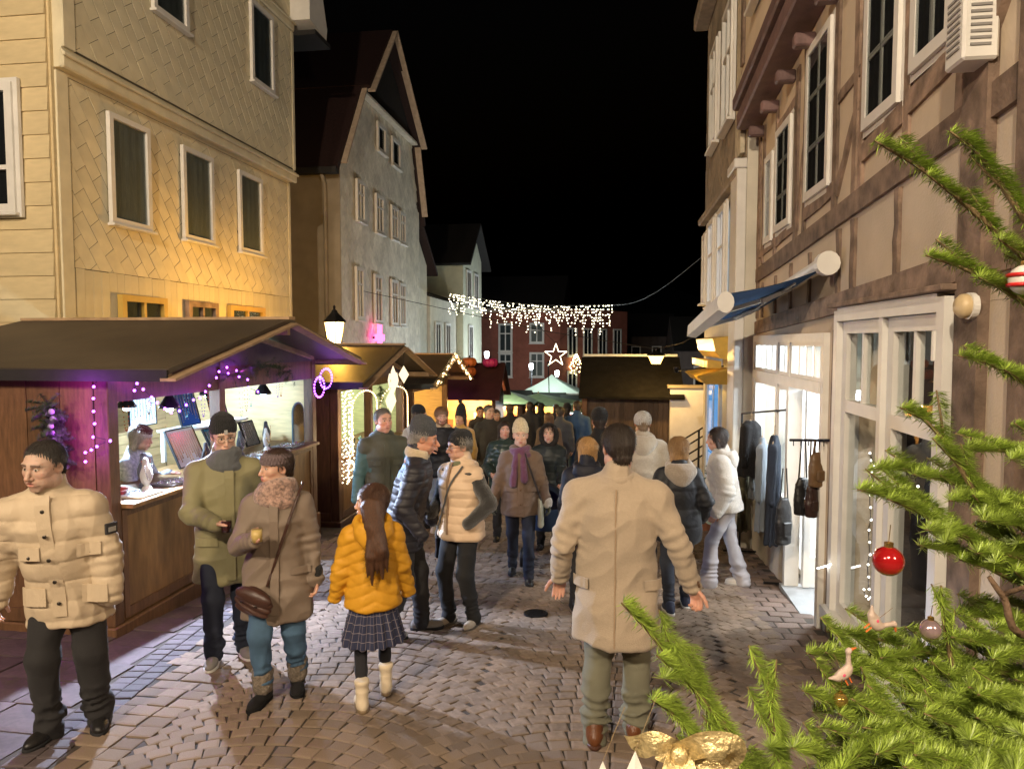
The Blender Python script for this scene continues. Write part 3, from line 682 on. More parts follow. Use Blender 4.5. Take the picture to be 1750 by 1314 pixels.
# --- awning
aw = thing('awning', 'blue fabric awning half rolled out under a white cassette', 'awning', (XR, 7.4, 2.5))
m_blue = M('blue_canvas', (.016, .10, .30), .8, .12, 8, .2, 120)
A = lambda Y, x, z: (x-XR, Y-7.4, z-2.5)
def prof_bar(name, sec, Ya, Yb, dz, mat, sm=True):
    b = MB(); n = len(sec); vs = []
    for Y in (Ya, Yb):
        for x, z in sec: vs.append(A(Y, x, z+(dz if Y == Yb else 0)))
    b.add(vs, [tuple(range(n)), tuple(range(2*n-1, n-1, -1))]+[(i, (i+1) % n, n+(i+1) % n, n+i) for i in range(n)]); return b.build(name, mat, aw)
circ = lambda cx, cz, rx, rz, n=14: [(cx+rx*math.cos(2*math.pi*k/n), cz+rz*math.sin(2*math.pi*k/n)) for k in range(n)]
prof_bar('cassette', circ(1.69, 2.66, .055, .055), 6.0, 8.75, -.2, m_white)
prof_bar('end_cap', circ(1.655, 2.62, .09, .095), 5.9, 5.998, 0, m_white)
prof_bar('front_bar', [(.86, 2.27), (.96, 2.25), (.98, 2.33), (.92, 2.42), (.87, 2.4)], 6.2, 8.75, -.2, m_white)
prof_bar('end_cap', circ(.92, 2.335, .07, .09), 6.17, 6.198, 0, m_white)
b = MB(); n = 8
for i in range(n+1):
    t = i/n; x = .93+(1.735-.93)*t; z = 2.41+(2.62-2.41)*t-.03*math.sin(math.pi*t)
    for Y in (6.22, 8.73): b.v += [A(Y, x, z-(.2*(Y-6.2)/2.55))]; b.a.append(0)
    for Y in (6.22, 8.73): b.v += [A(Y, x, z-.006-(.2*(Y-6.2)/2.55))]; b.a.append(0)
    if i: q = 4*i-4; b.f += [(q, q+1, q+5, q+4), (q+2, q+6, q+7, q+3)]
b.build('canvas', m_blue, aw, fix=False)
for Y in (6.9, 8.3):
    dz = -.2*(Y-6.2)/2.55
    b = MB(); b.beam(A(Y, 1.6, 2.55+dz), A(Y-.35, 1.28, 2.42+dz), .04, .04); b.beam(A(Y-.35, 1.28, 2.42+dz), A(Y, .95, 2.32+dz), .035, .035); b.build('folding_arm', m_white, aw)
for k in range(7):
    b = MB(); Y = 6.3+k*.36; b.tube([A(Y, 1.5, 2.5-.2*(Y-6.2)/2.55), A(Y+.3, 1.5, 2.5-.2*(Y+.3-6.2)/2.55)], .012, 6); b.build('cable', m_white, aw)

# ================================================================ next house of the row, clad above, lit shop below
XB, YC = 1.62, 13.5
h = thing('clad_house', 'tall narrow house beyond the awning with slate-clad upper floors and a blue-lit shop', 'house', (XB, YC, 0), R_(-90))
lx2 = lambda Y: YC-Y
m_cl = M('weathered_cladding', (.30, .24, .17), .75, .25, 8, .4, 40, rnd=.2, dirt=.3)
b = MB(); b.b2(0, 4.08, .02, 5, 2.35, 11); wall = b.build('wall', m_pw, h)
for Y0, Y1, z0, z1 in ((13.5, 13.2, -1.2, 2.35), (11.2, 9.42, -1.2, 2.35), (13.2, 11.2, 1.75, 2.35)):
    b = MB(); b.b2(lx2(Y0), lx2(Y1), .02, .4, z0, z1-.002); b.build('wall_pier', m_pw, h)
b = MB(); b.b2(0, 4.08, .9, 1.0, -1.3, 2.3); b.build('shop_back', m_in, h)
shingles(wall, .0, 4.06, 4.25, 9.5, .012, R_(45), .34, .34, m_cl, 60, near=4)
strip(h, 'pilaster', lx2(9.95), lx2(9.44), -.1, .02, -1.0, 4.2, m_white, .01); strip(h, 'pilaster_cap', lx2(10.0), lx2(9.42), -.14, .02, 4.2, 4.32, m_white, .01)
strip(h, 'quoin_strip', lx2(9.9), lx2(9.5), -.06, .0, 4.4, 9.4, M('quoin', (.5, .44, .33), .8, .3, 12, .6, 20))
strip(h, 'cornice', -.05, 4.0, -.12, .02, 4.12, 4.24, m_cl, .02); strip(h, 'cornice', -.05, 4.1, -.25, .02, 7.6, 7.85, m_cl, .03)
for Y0, Y1, z0, z1, bh in ((12.5, 11.85, 2.6, 4.0, coldglow), (11.4, 10.7, 2.55, 4.0, coldglow), (13.3, 12.9, 2.7, 3.9, m_blind), (12.6, 11.8, 5.2, 6.8, m_blind), (11.2, 10.3, 5.1, 6.8, m_room), (11.2, 10.3, 8.2, 9.6, m_blind)):
    window(h, lx2(Y0), lx2(Y1), z0, z1, y=.0, nx=2, bars=(.6,), fw=.08, proud=.08, behind=bh, casing=.05)
bluegl = emit('blue_shop_light', (.18, .5, 1), .9)
window(h, lx2(12.9), lx2(11.4), -.55, 1.5, y=.05, nx=2, fw=.07, proud=.05, behind=bluegl)
o = thing('shop_fascia', 'gold lit shop fascia with moulded cornice beyond the awning', 'shop sign', (XB, 11.4, 1.75), R_(-90))
m_gold = M('gold_paint', (.6, .38, .07), .4, .15, 10, .1, 40)
b = MB(); b.prismx([(0, 0), (-.12, .02), (-.2, .12), (-.24, .3), (0, .34)], -1.1, 1.0); b.build('cornice', m_gold, o)
for k in range(12): b = MB(); b.b2(-1.05+k*.17, -.97+k*.17, -.3, -.1, -.12, -.02); b.build('bracket', m_gold, o)
b = MB(); b.prismx([(0, -.35), (-.32, -.35), (-.42, -.25), (-.05, -.13), (0, -.13)], -1.1, 1.0); b.build('scalloped_hood', m_gold, o)
spot('fascia_light', (.6, -.7, -.2), (.2, 0, .1), 20, (1, .6, .12), 120, .6, .03, o)
b = MB(); b.tube([(.6, -.02, -.1), (.6, -.68, -.17)], .012, 6); b.lathe([(.02, 0), (.05, .06), (.05, .08)], 10, (.6, -.7, -.2)); b.build('lamp_arm', m_iron, o)
# pale low wall, stair railing and shop plants beyond
x_, z_ = ony(1192, 665, 15.5)
o = thing('pale_wall', 'low pale wall behind the stair railing at the end of the row', 'wall', (1.55, 15.6, gz(15.6)))
strip(o, 'slab', -.35, 3, 0, .3, -.1, z_-gz(15.6), m_white, .01); strip(o, 'coping', -.4, 3.05, -.04, .34, z_-gz(15.6)+.003, z_-gz(15.6)+.07, m_grey, .01)
o = thing('stair_railing', 'black iron railing of a few steps beside the blue-lit shop', 'railing', (1.1, 13.9, gz(13.9)))
for k in range(4): b = MB(); b.b2(.0+k*.22, 1.0, -.3, .5, -.05+k*.16, .11+k*.16); b.build('step', m_grey, o, bevel=.008)
for z in (.5, .68, .86, 1.02): b = MB(); b.tube([(-.1, -.32, z-.15), (.0, -.32, z), (.95, -.32, z+.62)], .016, 6); b.build('rail', m_iron, o)
for x in (0, .48, .95): b = MB(); b.tube([(x, -.32, 0), (x, -.32, 1.02+x*.65)], .02, 6); b.build('baluster', m_iron, o)
# ================================================================ street lamps
WARM = (1.0, .60, .26)
m_lampg = lampglass('lamp_glass', (1, .7, .32), 6)
def street_lamp(loc, hgt, label, e, col=WARM, group='old-style street lamps', post=True, r=.09, glassm=None):
    o = thing('street_lamp', label, 'street lamp', loc, 0, group)
    if post:
        b = MB(); b.lathe([(.13, 0), (.13, .12), (.08, .2), (.07, .9), (.05, 1.0), (.045, hgt-.1), (.07, hgt-.05), (.03, hgt)], 12); b.build('post', m_iron, o, smooth=True)
    lan = MB(); z = hgt
    for k in range(6):
        a = math.pi*k/3; c, s = math.cos(a), math.sin(a)
        lan.tube([(.11*c, .11*s, z+.02), (.18*c, .18*s, z+.38)], .008, 5)
    lan.lathe([(.12, z), (.12, z+.02)], 6); lan.lathe([(.2, z+.38), (.21, z+.4), (.06, z+.55), (.05, z+.58), (.02, z+.6), (.025, z+.65), (.0, z+.68)], 6)
    head = lan.build('lantern_frame', m_iron, o)
    for k in range(6):
        a, c = math.pi*k/3, math.pi*(k+1)/3
        g = MB(); g.add([(.108*math.cos(a), .108*math.sin(a), z+.022), (.108*math.cos(c), .108*math.sin(c), z+.022), (.176*math.cos(c), .176*math.sin(c), z+.378), (.176*math.cos(a), .176*math.sin(a), z+.378)], [(0, 1, 2, 3)]); g.build('pane', glassm or m_lampg, head, fix=False)
    point('lamp_light', (0, 0, z+.2), e, col, r, o)
    return o
x, z = ony(572, 589, 11.6)
street_lamp((x, 11.6, gz(11.6)), z-gz(11.6), 'glowing warm lantern street lamp between the first two market stalls', 300, (1, .5, .07), r=.06)
# unseen lamps: first inferred from shadows, other two added to light the fronts
street_lamp((3.2, -2.6, gz(-2.6)), 4.3, 'street lamp behind the viewer, close to the timbered house corner', 1250, (1, .76, .5), r=.17)
street_lamp((-5.6, -4.2, gz(-4.2)), 5.6, 'unseen fill lamp added behind the viewer in front of the yellow siding', 2300, (1, .80, .58), r=.17)
street_lamp((-2.2, -6.5, gz(-6.5)), 7.6, 'unseen fill lamp added farther behind the viewer in the middle of the lane', 5400, (1, .81, .58), r=.17)

# ================================================================ wooden huts
m_hut = M('stained_wood', (.13, .064, .03), .55, .35, 6, .3, 40, rnd=.18, stretch=(6, 6, 1), dirt=.25)
m_hutp = M('stained_plywood', (.25, .135, .05), .5, .3, 4, .2, 40, rnd=.1, stretch=(5, 5, 1), dirt=.3)
m_roofb = M('brown_roof_sheet', (.085, .062, .042), .55, .3, 2.2, .25, 30, dirt=.5)
m_pine = M('pale_pine', (.50, .36, .17), .6, .2, 5, .2, 40, rnd=.12, stretch=(1, 1, 7))
m_rafter = M('raw_timber', (.36, .24, .14), .7, .25, 8, .3, 40, rnd=.12)
m_gable = M('gable_boards', (.10, .075, .085), .7, .2, 6, .2, 40, rnd=.15)
m_black = M('black_cloth', (.012, .012, .014), .85, .3, 10, .2, 80)
XS = -3.95
def hut(y0, y1, depth, zc, zo, ze, zr, label, over=.55, postys=(), wallm=None, inm=None, ovy=.42):
    """market hut serving over a counter towards the lane (+x); ridge runs away from the lane"""
    yo = (y0+y1)/2; base = gz(y1)-.02
    o = thing('market_stall', label, 'market stall', (XS, yo, base), 0, 'wooden huts along the lane')
    L = lambda x, y, z: (x-XS, y-yo, z-base)
    bx = lambda b, xa, xb, ya, yb, za, zb: b.b2(xa-XS, xb-XS, ya-yo, yb-yo, za-base, zb-base)
    wallm = wallm or m_hut; inm = inm or m_pine; xb = XS-depth
    # plinth
    b = MB(); bx(b, xb, XS+.03, y0-.03, y1+.03, base, gz(y0)+.07); b.build('plinth', m_hut, o, bevel=.01)
    # near side wall from wide vertical boards
    zb = gz(y0)+.072
    sw = MB(); bx(sw, xb, XS-.12, y0+.03, y0+.06, zb, ze+.02); sw = sw.build('side_wall', wallm, o)
    n = 7
    for k in range(n):
        p = MB(); w = (depth-.12)/n; bx(p, xb+k*w+.004, xb+(k+1)*w-.004, y0, y0+.028, zb, ze+.0); p.build('board', wallm, sw)
    p = MB(); bx(p, xb, XS-.12, y0-.02, y0-.002, zb+.01, zb+.12); p.build('skirting', wallm, sw)
    b = MB(); bx(b, xb, XS-.12, y1-.06, y1-.0, zb, ze+.02); b.build('side_wall', wallm, o)
    # posts
    for y in [y0, y1-.12]+[p-.05 for p in postys]:
        b = MB(); bx(b, XS-.118, XS+.004, y, y+(.118 if y in (y0, y1-.12) else .1), zb if y in (y0, y1-.12) else zc+.03, ze+.05); b.build('post', wallm, o, bevel=.006)
    # counter front panels
    nb = max(2, int((y1-y0-.24)/1.1)); w = (y1-y0-.24)/nb
    for k in range(nb):
        a = y0+.12+k*w; p = MB(); bx(p, XS-.06, XS-.02, a+.003, a+w-.003, zb, zc-.03); pp = p.build('counter_panel', m_hutp, o)
        for (ya, yb_, za, zb_) in ((a+.01, a+.07, zb+.02, zc-.04), (a+w-.07, a+w-.01, zb+.02, zc-.04), (a+.071, a+w-.071, zc-.1, zc-.04), (a+.071, a+w-.071, zb+.02, zb+.1)):
            q = MB(); bx(q, XS-.019, XS-.0, ya, yb_, za, zb_); q.build('panel_frame', m_hut, pp)
    b = MB(); bx(b, XS-.75, XS+.1, y0+.125, y1-.125, zc-.028, zc+.012); ct = b.build('counter', m_hutp, o, bevel=.006)
    # inside: back wall of planks, side lining, floor, ceiling
    b = MB(); bx(b, xb, xb+.04, y0+.06, y1-.06, zb, ze); bw = b.build('back_wall', inm, o)
    k = 0; z = zc-.2
    while z < ze:
        p = MB(); bx(p, xb+.042, xb+.062, y0+.07, y1-.07, z+.003, z+.115); p.build('plank', inm, bw); z += .12
    for ya, yb_ in ((y0+.062, y0+.08), (y1-.08, y1-.062)): b = MB(); bx(b, xb+.065, XS-.13, ya, yb_, zb, ze); b.build('lining', inm, o)
    b = MB(); bx(b, xb, XS-.12, y0, y1, base+.02, zb); b.build('floor', m_hut, o)
    # header over the opening
    b = MB(); bx(b, XS-.05, XS-.012, y0+.121, y1-.121, zo, ze+.08); b.build('header', wallm, o)
    # gable front of boards
    ym = (y0+y1)/2; b = MB(); vs = [L(XS-.03, y0-.1, ze+.0), L(XS-.03, y1+.1, ze+.0), L(XS-.03, ym, zr-.06), L(XS, y0-.1, ze), L(XS, y1+.1, ze), L(XS, ym, zr-.06)]
    b.add(vs, [(0, 1, 2), (5, 4, 3), (0, 3, 4, 1), (1, 4, 5, 2), (2, 5, 3, 0)]); b.build('gable', m_gable, o)
    # roof
    xf = XS+over
    for s, ye in ((-1, y0-ovy), (1, y1+ovy)):
        zl = ze+.0-(.0 if s < 0 else .0); sl = (zr-zl)/(ym-(y0-ovy)); 
        b = MB(); t = .045
        b.add([L(xb-.3, ye, zl), L(xf, ye, zl), L(xf, ym, zr), L(xb-.3, ym, zr), L(xb-.3, ye, zl+t), L(xf, ye, zl+t), L(xf, ym, zr+t), L(xb-.3, ym, zr+t)],
              [(0, 1, 2, 3), (7, 6, 5, 4), (0, 4, 5, 1), (1, 5, 6, 2), (3, 2, 6, 7), (0, 3, 7, 4)]); rf = b.build('roof', m_roofb, o)
        b = MB(); b.beam(L(xf+.012, ye+s*.03, zl-.04), L(xf+.012, ym, zr-.01), .022, .13, up=(1, 0, 0)); b.v = b.v
        b.build('barge_board', m_rafter, rf)
        b = MB(); b.beam(L(xb-.3, ye+s*.015, zl-.01), L(xf, ye+s*.015, zl-.01), .02, .09); b.build('eave_board', m_dark, rf)
        b = MB(); b.beam(L(XS+.02, ye+s*.03+ -s*.3, zl+.05), L(XS+.02, ym, zr-.09), .05, .08, up=(1, 0, 0)); b.build('rafter', m_rafter, rf)
    b = MB(); b.beam(L(xb-.3, ym, zr+.05), L(xf+.02, ym, zr+.05), .14, .03); b.build('ridge_cap', m_rafter, o)
    b = MB(); b.beam(L(XS-.1, ym, zr-.08), L(xf-.02, ym, zr-.08), .06, .09); b.build('ridge_beam', m_rafter, o)
    for ye in (y0-.06, y1+.06): b = MB(); b.beam(L(XS-.12, ye, ze-.0), L(xf-.02, ye, ze-.0), .06, .08); b.build('plate_beam', m_rafter, o)
    o['base'] = base; return o
def bulbs(parent, pts, r, mat, name='bulbs'):
    b = MB()
    for p in pts: b.ball(p, r, 6, 4)
    return b.build(name, mat, parent, smooth=True, kind='stuff')
def light_string(label, pts, r, mat, group=None, wire=True, wr=.003):
    p0 = pts[0]; o = thing('light_string', label, 'string lights', p0, 0, group)
    L = [tuple(np.array(p)-np.array(p0)) for p in pts]
    bulbs(o, L, r, mat)
    if wire:
        b = MB(); b.tube([(p[0]-.004, p[1], p[2]+.004) for p in L], wr, 4); b.build('wire', m_dark, o)
    return o
pur = emit('purple_bulb', (.36, .07, 1), 8); wwh = emit('warm_bulb', (1, .7, .32), 4.5); cwh = emit('cool_bulb', (1, .82, .52), 4.5)

S1 = hut(5.06, 9.0, 2.2, .68, 1.52, 1.755, 2.20, 'nearest brown wooden market stall selling jewellery under purple string lights', postys=(6.72,), over=.6, ovy=.1)
S2 = hut(9.75, 13.0, 2.1, .30, 1.28, 1.40, 1.92, 'second wooden market stall with rope light arches and pale green boards inside', postys=(11.2,), over=.5, inm=M('greenish_pine', (.42, .42, .2), .6, .2, 5, .2, 40, rnd=.12, stretch=(1, 1, 7)), ovy=.3)  # inside boards are pine of a greenish colour
S3 = hut(13.6, 16.6, 2.1, .05, 1.0, 1.15, 1.70, 'third wooden market stall with gold lit gable and paper stars', over=.5, ovy=.3)
# lamps inside the stalls (the stall keepers' work lights)
def work_light(loc, label, e, col, tgt=None, ang=150):
    o = thing('work_lamp', label, 'lamp', loc, 0, 'work lamps in the stalls')
    b = MB(); b.lathe([(.03, .12), (.04, .1), (.09, .02), (.09, .0)], 14, cap=False); b.build('shade', m_iron, o); b = MB(); b.ball((0, 0, .0), .035, 10, 8); b.build('lamp', emit('led_%s' % str(col), col, 30), o, smooth=True)
    b = MB(); b.tube([(0, 0, .12), (0, 0, .3)], .006, 5); b.build('cord', m_iron, o)
    (spot('lamp_light', (0, 0, -.05), tgt, e, col, ang, .15, .03, o) if tgt else point('lamp_light', (0, 0, -.06), e, col, .04, o)); return o
work_light((-4.75, 6.35, 1.36), 'cold white work lamp over the necklaces in the jewellery stall', 80, (.55, .78, 1))
work_light((-4.9, 8.0, 1.36), 'cold white work lamp over the far end of the jewellery counter', 65, (.48, .72, 1))
work_light((-4.02, 5.95, 1.40), 'cold white spot lamp under the stall header by the near corner', 420, (.66, .76, 1), (.9, -.75, -1.0), 80)
work_light((-4.02, 7.7, 1.40), 'cold white spot lamp under the stall header above the far counter', 170, (.42, .62, 1), (1, -.55, -.95), 76)
work_light((-5.0, 11.4, 1.15), 'pale lamp inside the second stall', 60, (.85, .95, .8))
work_light((-5.0, 15.1, .85), 'warm lamp inside the third stall', 70, (1, .62, .2))
# purple string of the jewellery stall
def zp(u, v): return u/2.734, 520+v/2.734
side = [(505, 352), (462, 352), (438, 385), (436, 440), (437, 500), (442, 558), (435, 620), (515, 638), (453, 664), (427, 680), (399, 692), (399, 735)]
front = [(545, 330), (599, 327), (640, 370), (628, 403), (669, 397), (708, 434), (694, 464), (735, 460), (770, 487), (800, 506), (838, 498), (870, 470), (904, 447), (934, 437), (960, 408), (978, 380), (1011, 343), (1023, 315), (1060, 295), (1066, 323), (1105, 310), (1117, 339), (1157, 352), (1160, 390), (1205, 408)]
P1 = [(lambda q: (q[0], 4.965, q[1]))(ony(*zp(u, v), 4.965)) for u, v in side]
P2 = [(lambda q: (-3.915, q[0], q[1]))(onx(*zp(u, v), -3.915)) for u, v in front]
s = light_string('purple string lights pinned to the end wall of the nearest stall', P1, .0115, pur, 'purple string lights of the nearest stall')
for q in (P1[2], P1[5], P1[9]): point('string_glow', (q[0]-P1[0][0]-.06, -.2, q[2]-P1[0][2]), 3.2, (.55, .05, 1), .05, s)
s = light_string('purple string lights looping over the jewellery counter opening', P2, .0125, pur, 'purple string lights of the nearest stall')
for q in (P2[1], P2[8], P2[13], P2[20]): point('string_glow', (.1, q[1]-P2[0][1], q[2]-P2[0][2]), 1.3, (.5, .06, 1), .05, s)
P3 = []
for k in range(40):
    a = k*2*math.pi/20; P3.append((-3.78, 8.95+.2*math.cos(a)*(1 if k < 20 else .8)-(0 if k < 20 else .22), 1.52+.13*math.sin(a)-(0 if k < 20 else .1)))
s = light_string('purple light rings at the far corner of the jewellery stall', P3, .011, pur, 'purple string lights of the nearest stall'); point('string_glow', (.1, 0, -.1), 1.5, (.5, .06, 1), .05, s)
# white rope lights on the second stall
def rope(label, f, n, r, mat, group='warm rope lights on the second stall', glow=0, wire=True):
    pts = [f(k/(n-1)) for k in range(n)]; s = light_string(label, pts, r, mat, group, wire)
    if glow: q = pts[n//2]; point('rope_glow', (.12, q[1]-pts[0][1], q[2]-pts[0][2]), glow, (1, .72, .4), .08, s)
    return s
rope('dense warm rope light wound round the near post of the second stall', lambda t: (-3.83+.06*math.cos(t*900), 9.83+.09*math.sin(t*571), 1.3-t*1.35), 170, .010, cwh, glow=5, wire=False)
def arch(y0, y1, z0, zt, x=-3.83):
    def f(t):
        if t < .35: return (x, y0, z0+(zt-.25-z0)*t/.35)
        if t > .65: return (x, y1, z0+(zt-.25-z0)*(1-t)/.35)
        a = math.pi*(1-(t-.35)/.3); return (x, (y0+y1)/2+(y1-y0)/2*math.cos(a), zt-.25+.25*math.sin(a))
    return f
rope('warm rope light arch round the first opening of the second stall', arch(10.0, 11.12, .35, 1.25), 60, .012, wwh)
rope('warm rope light arch round the second opening of the second stall', arch(11.3, 12.85, .3, 1.22), 60, .012, wwh)
rope('string of warm lights sagging below the counter of the second stall', lambda t: (-3.8, 9.85+3.1*t, .27-.3*abs(math.sin(t*3*math.pi))+.04*math.sin(t*60)), 130, .013, cwh, glow=6)
rope('string of warm lights along the gable of the third stall', lambda t: (-3.4, 13.4+3.3*t, 1.15+.55*(1-abs(2*t-1))+.05*math.sin(t*50)), 60, .017, wwh, glow=14)

# ================================================================ hut seen from behind (right), boarded wall under a dark roof
Yh = 15.8
ax, az = ony(990, 678, Yh); bx_, bz = ony(1168, 678, Yh); rx0, rz = ony(1012, 612, Yh+1.1)
o = thing('market_stall', 'dark boarded market stall seen from behind below the hanging lantern', 'market stall', ((ax+bx_)/2, Yh, gz(Yh)), 0, 'wooden huts in the square')
cx = (ax+bx_)/2; g0 = gz(Yh); W2 = (bx_-ax)/2
m_dbo = M('brown_boards', (.075, .05, .035), .7, .3, 6, .3, 40, rnd=.3, stretch=(8, 8, 1))
wl = strip(o, 'wall', -W2+.15, W2-.15, .02, .1, 0, az-g0, m_dbo, 0)
k = 0; xx = -W2+.15
while xx < W2-.2:
    q = MB(); q.b2(xx+.004, xx+.1, -.004-.004*(k % 2), .019, .02, az-g0-.02); q.build('board', m_dbo, wl); xx += .105; k += 1
for s in (-1, 1): strip(o, 'post', s*(W2-.12)-.06, s*(W2-.12)+.06, -.06, .06, 0, az-g0, m_hut)
b = MB(); b.prismx([(-.3, az-g0-.02), (-.3, az-g0+.03), (1.1, rz-g0+.03), (1.1, rz-g0-.02)], -W2, W2); b.build('roof', M('black_felt', (.008, .0075, .007), .95, .3, 6, .3, 40, spec=.1), o)
b = MB(); b.prismx([(1.1, rz-g0-.02), (1.1, rz-g0+.03), (2.5, az-g0+.03), (2.5, az-g0-.02)], -W2, W2); b.build('roof', M('black_felt', (.008, .0075, .007), .95, .3, 6, .3, 40, spec=.1), o)
strip(o, 'ridge_cap', -W2+.05, W2-.05, 1.02, 1.18, rz-g0+.04, rz-g0+.1, M('zinc', (.45, .47, .45), .5, metal=.5))
b = MB(); b.b2(-W2+.2, W2-.2, 2.0, 2.1, 0, az-g0); b.build('front_wall', m_dbo, o)
# hanging lantern
x, z = ony(1121, 622, 15.0); x2, z2 = ony(1216, 585, 13.6)
hl = thing('hanging_lantern', 'glowing yellow lantern hanging on a wire in front of the dark hut roof', 'street lamp', (x, 15.0, z), 0, None)
g = MB(); g.lathe([(.09, 0), (.165, .17)], 8); g.build('shade_glass', lampglass('lantern_glass', (1, .55, .12), 5), hl); b = MB(); b.lathe([(.18, .17), (.19, .19), (.08, .25), (.02, .27), (.02, .31)], 8); b.build('cap', m_iron, hl)
point('lamp_light', (0, 0, .1), 170, (1, .58, .16), .06, hl)
b = MB(); x3 = 1.6-x
b.tube([(x3, 13.5-15, z2-z+.2), (x3*.6, -.9, .44), (0, 0, .31), (-2.4, 1.2, .7), (-6.6-x, 3.2, 1.8)], .008, 5); b.build('wire', m_dark, hl)

# ================================================================ stalls that face the viewer in the square
def facing_stall(px0, px1, py_ridge, py_eave, py_counter, Y, roofm, label, inside_col, e, inm=None, dep=1.6, cat='market stall', boards=6, hip=.0):
    ax, ze = ony(px0, py_eave, Y); bx_, _ = ony(px1, py_eave, Y); zr = ony(px0, py_ridge, Y+dep/2)[1]; zc = ony(px0, py_counter, Y)[1]
    g0 = gz(Y); cx = (ax+bx_)/2; W_ = (bx_-ax)/2
    o = thing('market_stall', label, cat, (cx, Y, g0), 0, 'wooden huts in the square')
    b = MB(); b.prismx([(-.25, ze-g0), (-.25, ze-g0+.04), (dep/2, zr-g0+.04), (dep/2, zr-g0)], -W_, W_); b.build('roof', roofm, o)
    b = MB(); b.prismx([(dep/2, zr-g0), (dep/2, zr-g0+.04), (dep+.2, ze-g0+.04), (dep+.2, ze-g0)], -W_, W_); b.build('roof', roofm, o)
    for s in (-1, 1):
        strip(o, 'post', s*(W_-.18)-.05, s*(W_-.18)+.05, -.05, .05, 0, ze-g0+.02, m_hut)
        b = MB(); b.b2(s*(W_-.2)-.02, s*(W_-.2)+.02, .06, dep, 0, ze-g0+.1); b.build('side_wall', m_hut, o)
        b = MB(); b.prismx([(.05, ze-g0+.1), (dep/2, zr-g0-.03), (dep-.05, ze-g0+.1)], s*(W_-.2)-.02, s*(W_-.2)+.02); b.build('gable', m_hut, o)
    n = boards; w = 2*(W_-.24)/n
    for k in range(n): strip(o, 'counter_board', -W_+.24+k*w+.005, -W_+.24+(k+1)*w-.005, -.02, .02, 0, zc-g0-.03, m_hut, 0)
    strip(o, 'counter', -W_+.24, W_-.24, -.12, .4, zc-g0-.028, zc-g0+.01, m_hutp)
    bk = strip(o, 'back_wall', -W_+.23, W_-.23, dep-.06, dep, 0, ze-g0+.1, inm or m_pine, 0)
    z = zc-g0
    while z < ze-g0-.05: strip(bk, 'plank', -W_+.24, W_-.24, dep-.08, dep-.062, z, z+.13, inm or m_pine, 0); z += .135
    # goods on shelves and counter
    for k in range(int(W_*5)):
        x = random.uniform(-W_+.4, W_-.4); hgt = random.uniform(.08, .22); c = random.choice([(.6, .1, .06), (.7, .5, .2), (.2, .3, .12), (.7, .65, .5), (.35, .15, .05)])
        g = MB(); g.lathe([(.045, 0), (.06, hgt*.5), (.035, hgt*.85), (.02, hgt)], 8, (x, random.uniform(.0, .3), zc-g0+.012)); g.build('jar', M('goods_%.2f_%.2f' % (c[0], c[1]), c, .4), o, smooth=True)
    for k in range(int(W_*4)):
        x = -W_+.4+k*.25; z = zc-g0+.35+.2*(k % 2); g = MB(); g.box((x, dep-.12, z), (.16, .05, .2)); g.build('hung_wares', M('wares_%d' % (k % 4), [(.55, .12, .06), (.5, .4, .25), (.15, .1, .07), (.7, .6, .45)][k % 4], .6), o, bevel=.01)
    if e:
        point('stall_light', (0, dep*.45, ze-g0-.12), e, inside_col, .08, o)
        b = MB(); b.ball((0, dep*.45, ze-g0-.02), .05, 8, 6); b.build('bulb', emit('bulb_%.2f' % inside_col[2], inside_col, 20), o, smooth=True)
    return o
m_redroof = M('dark_red_roof', (.05, .014, .010), .7, .25, 4, .3, 30, dirt=.2)
D = facing_stall(722, 856, 622, 682, 755, 18.0, m_redroof, 'wooden stall with dark red roof and pumpkins on its ridge', (1, .55, .2), 190)
# pumpkin-like ornaments and garland on that ridge
for px, py, c in ((763, 621, (.5, .1, .02)), (795, 621, (.5, .14, .03)), (832, 622, (.45, .03, .15)), (797, 637, (.4, .1, .02))):
    x, z = ony(px, py, 18.0 if py < 630 else 17.7)
    o = thing('ridge_ornament', {763: 'small red orange ornament at the near end of the red ridge', 795: 'orange ornament in the middle of the dark red ridge', 832: 'pink ornament at the far end of the dark red ridge', 797: 'flat orange ornament on the dark red roof slope'}[px], 'ornament', (x, 18.5 if py < 630 else 17.95, z-.1))
    for k in range(6): a = k*math.pi/3; b = MB(); b.ball((.1*math.cos(a), .1*math.sin(a), .12), (.11, .11, .12), 8, 6); b.build('lobe', M('ornament_%d' % px, c, .5), o, smooth=True)
    b = MB(); b.tube([(0, 0, .22), (.02, 0, .3)], .015, 6); b.build('stem', m_dark, o)
facing_stall(850, 905, 668, 690, 735, 25.0, m_dark, 'far stall with string lights left of the white tent', (1, .6, .25), 150)
facing_stall(905, 965, 672, 692, 738, 27.0, m_dark, 'far stall glowing orange with red framed pictures below the white tent', (1, .5, .14), 200, m_pine)
facing_stall(955, 1010, 676, 694, 735, 25.5, m_dark, 'far stall with cold white light beside the dark boarded hut', (.75, .9, 1), 160, m_white)
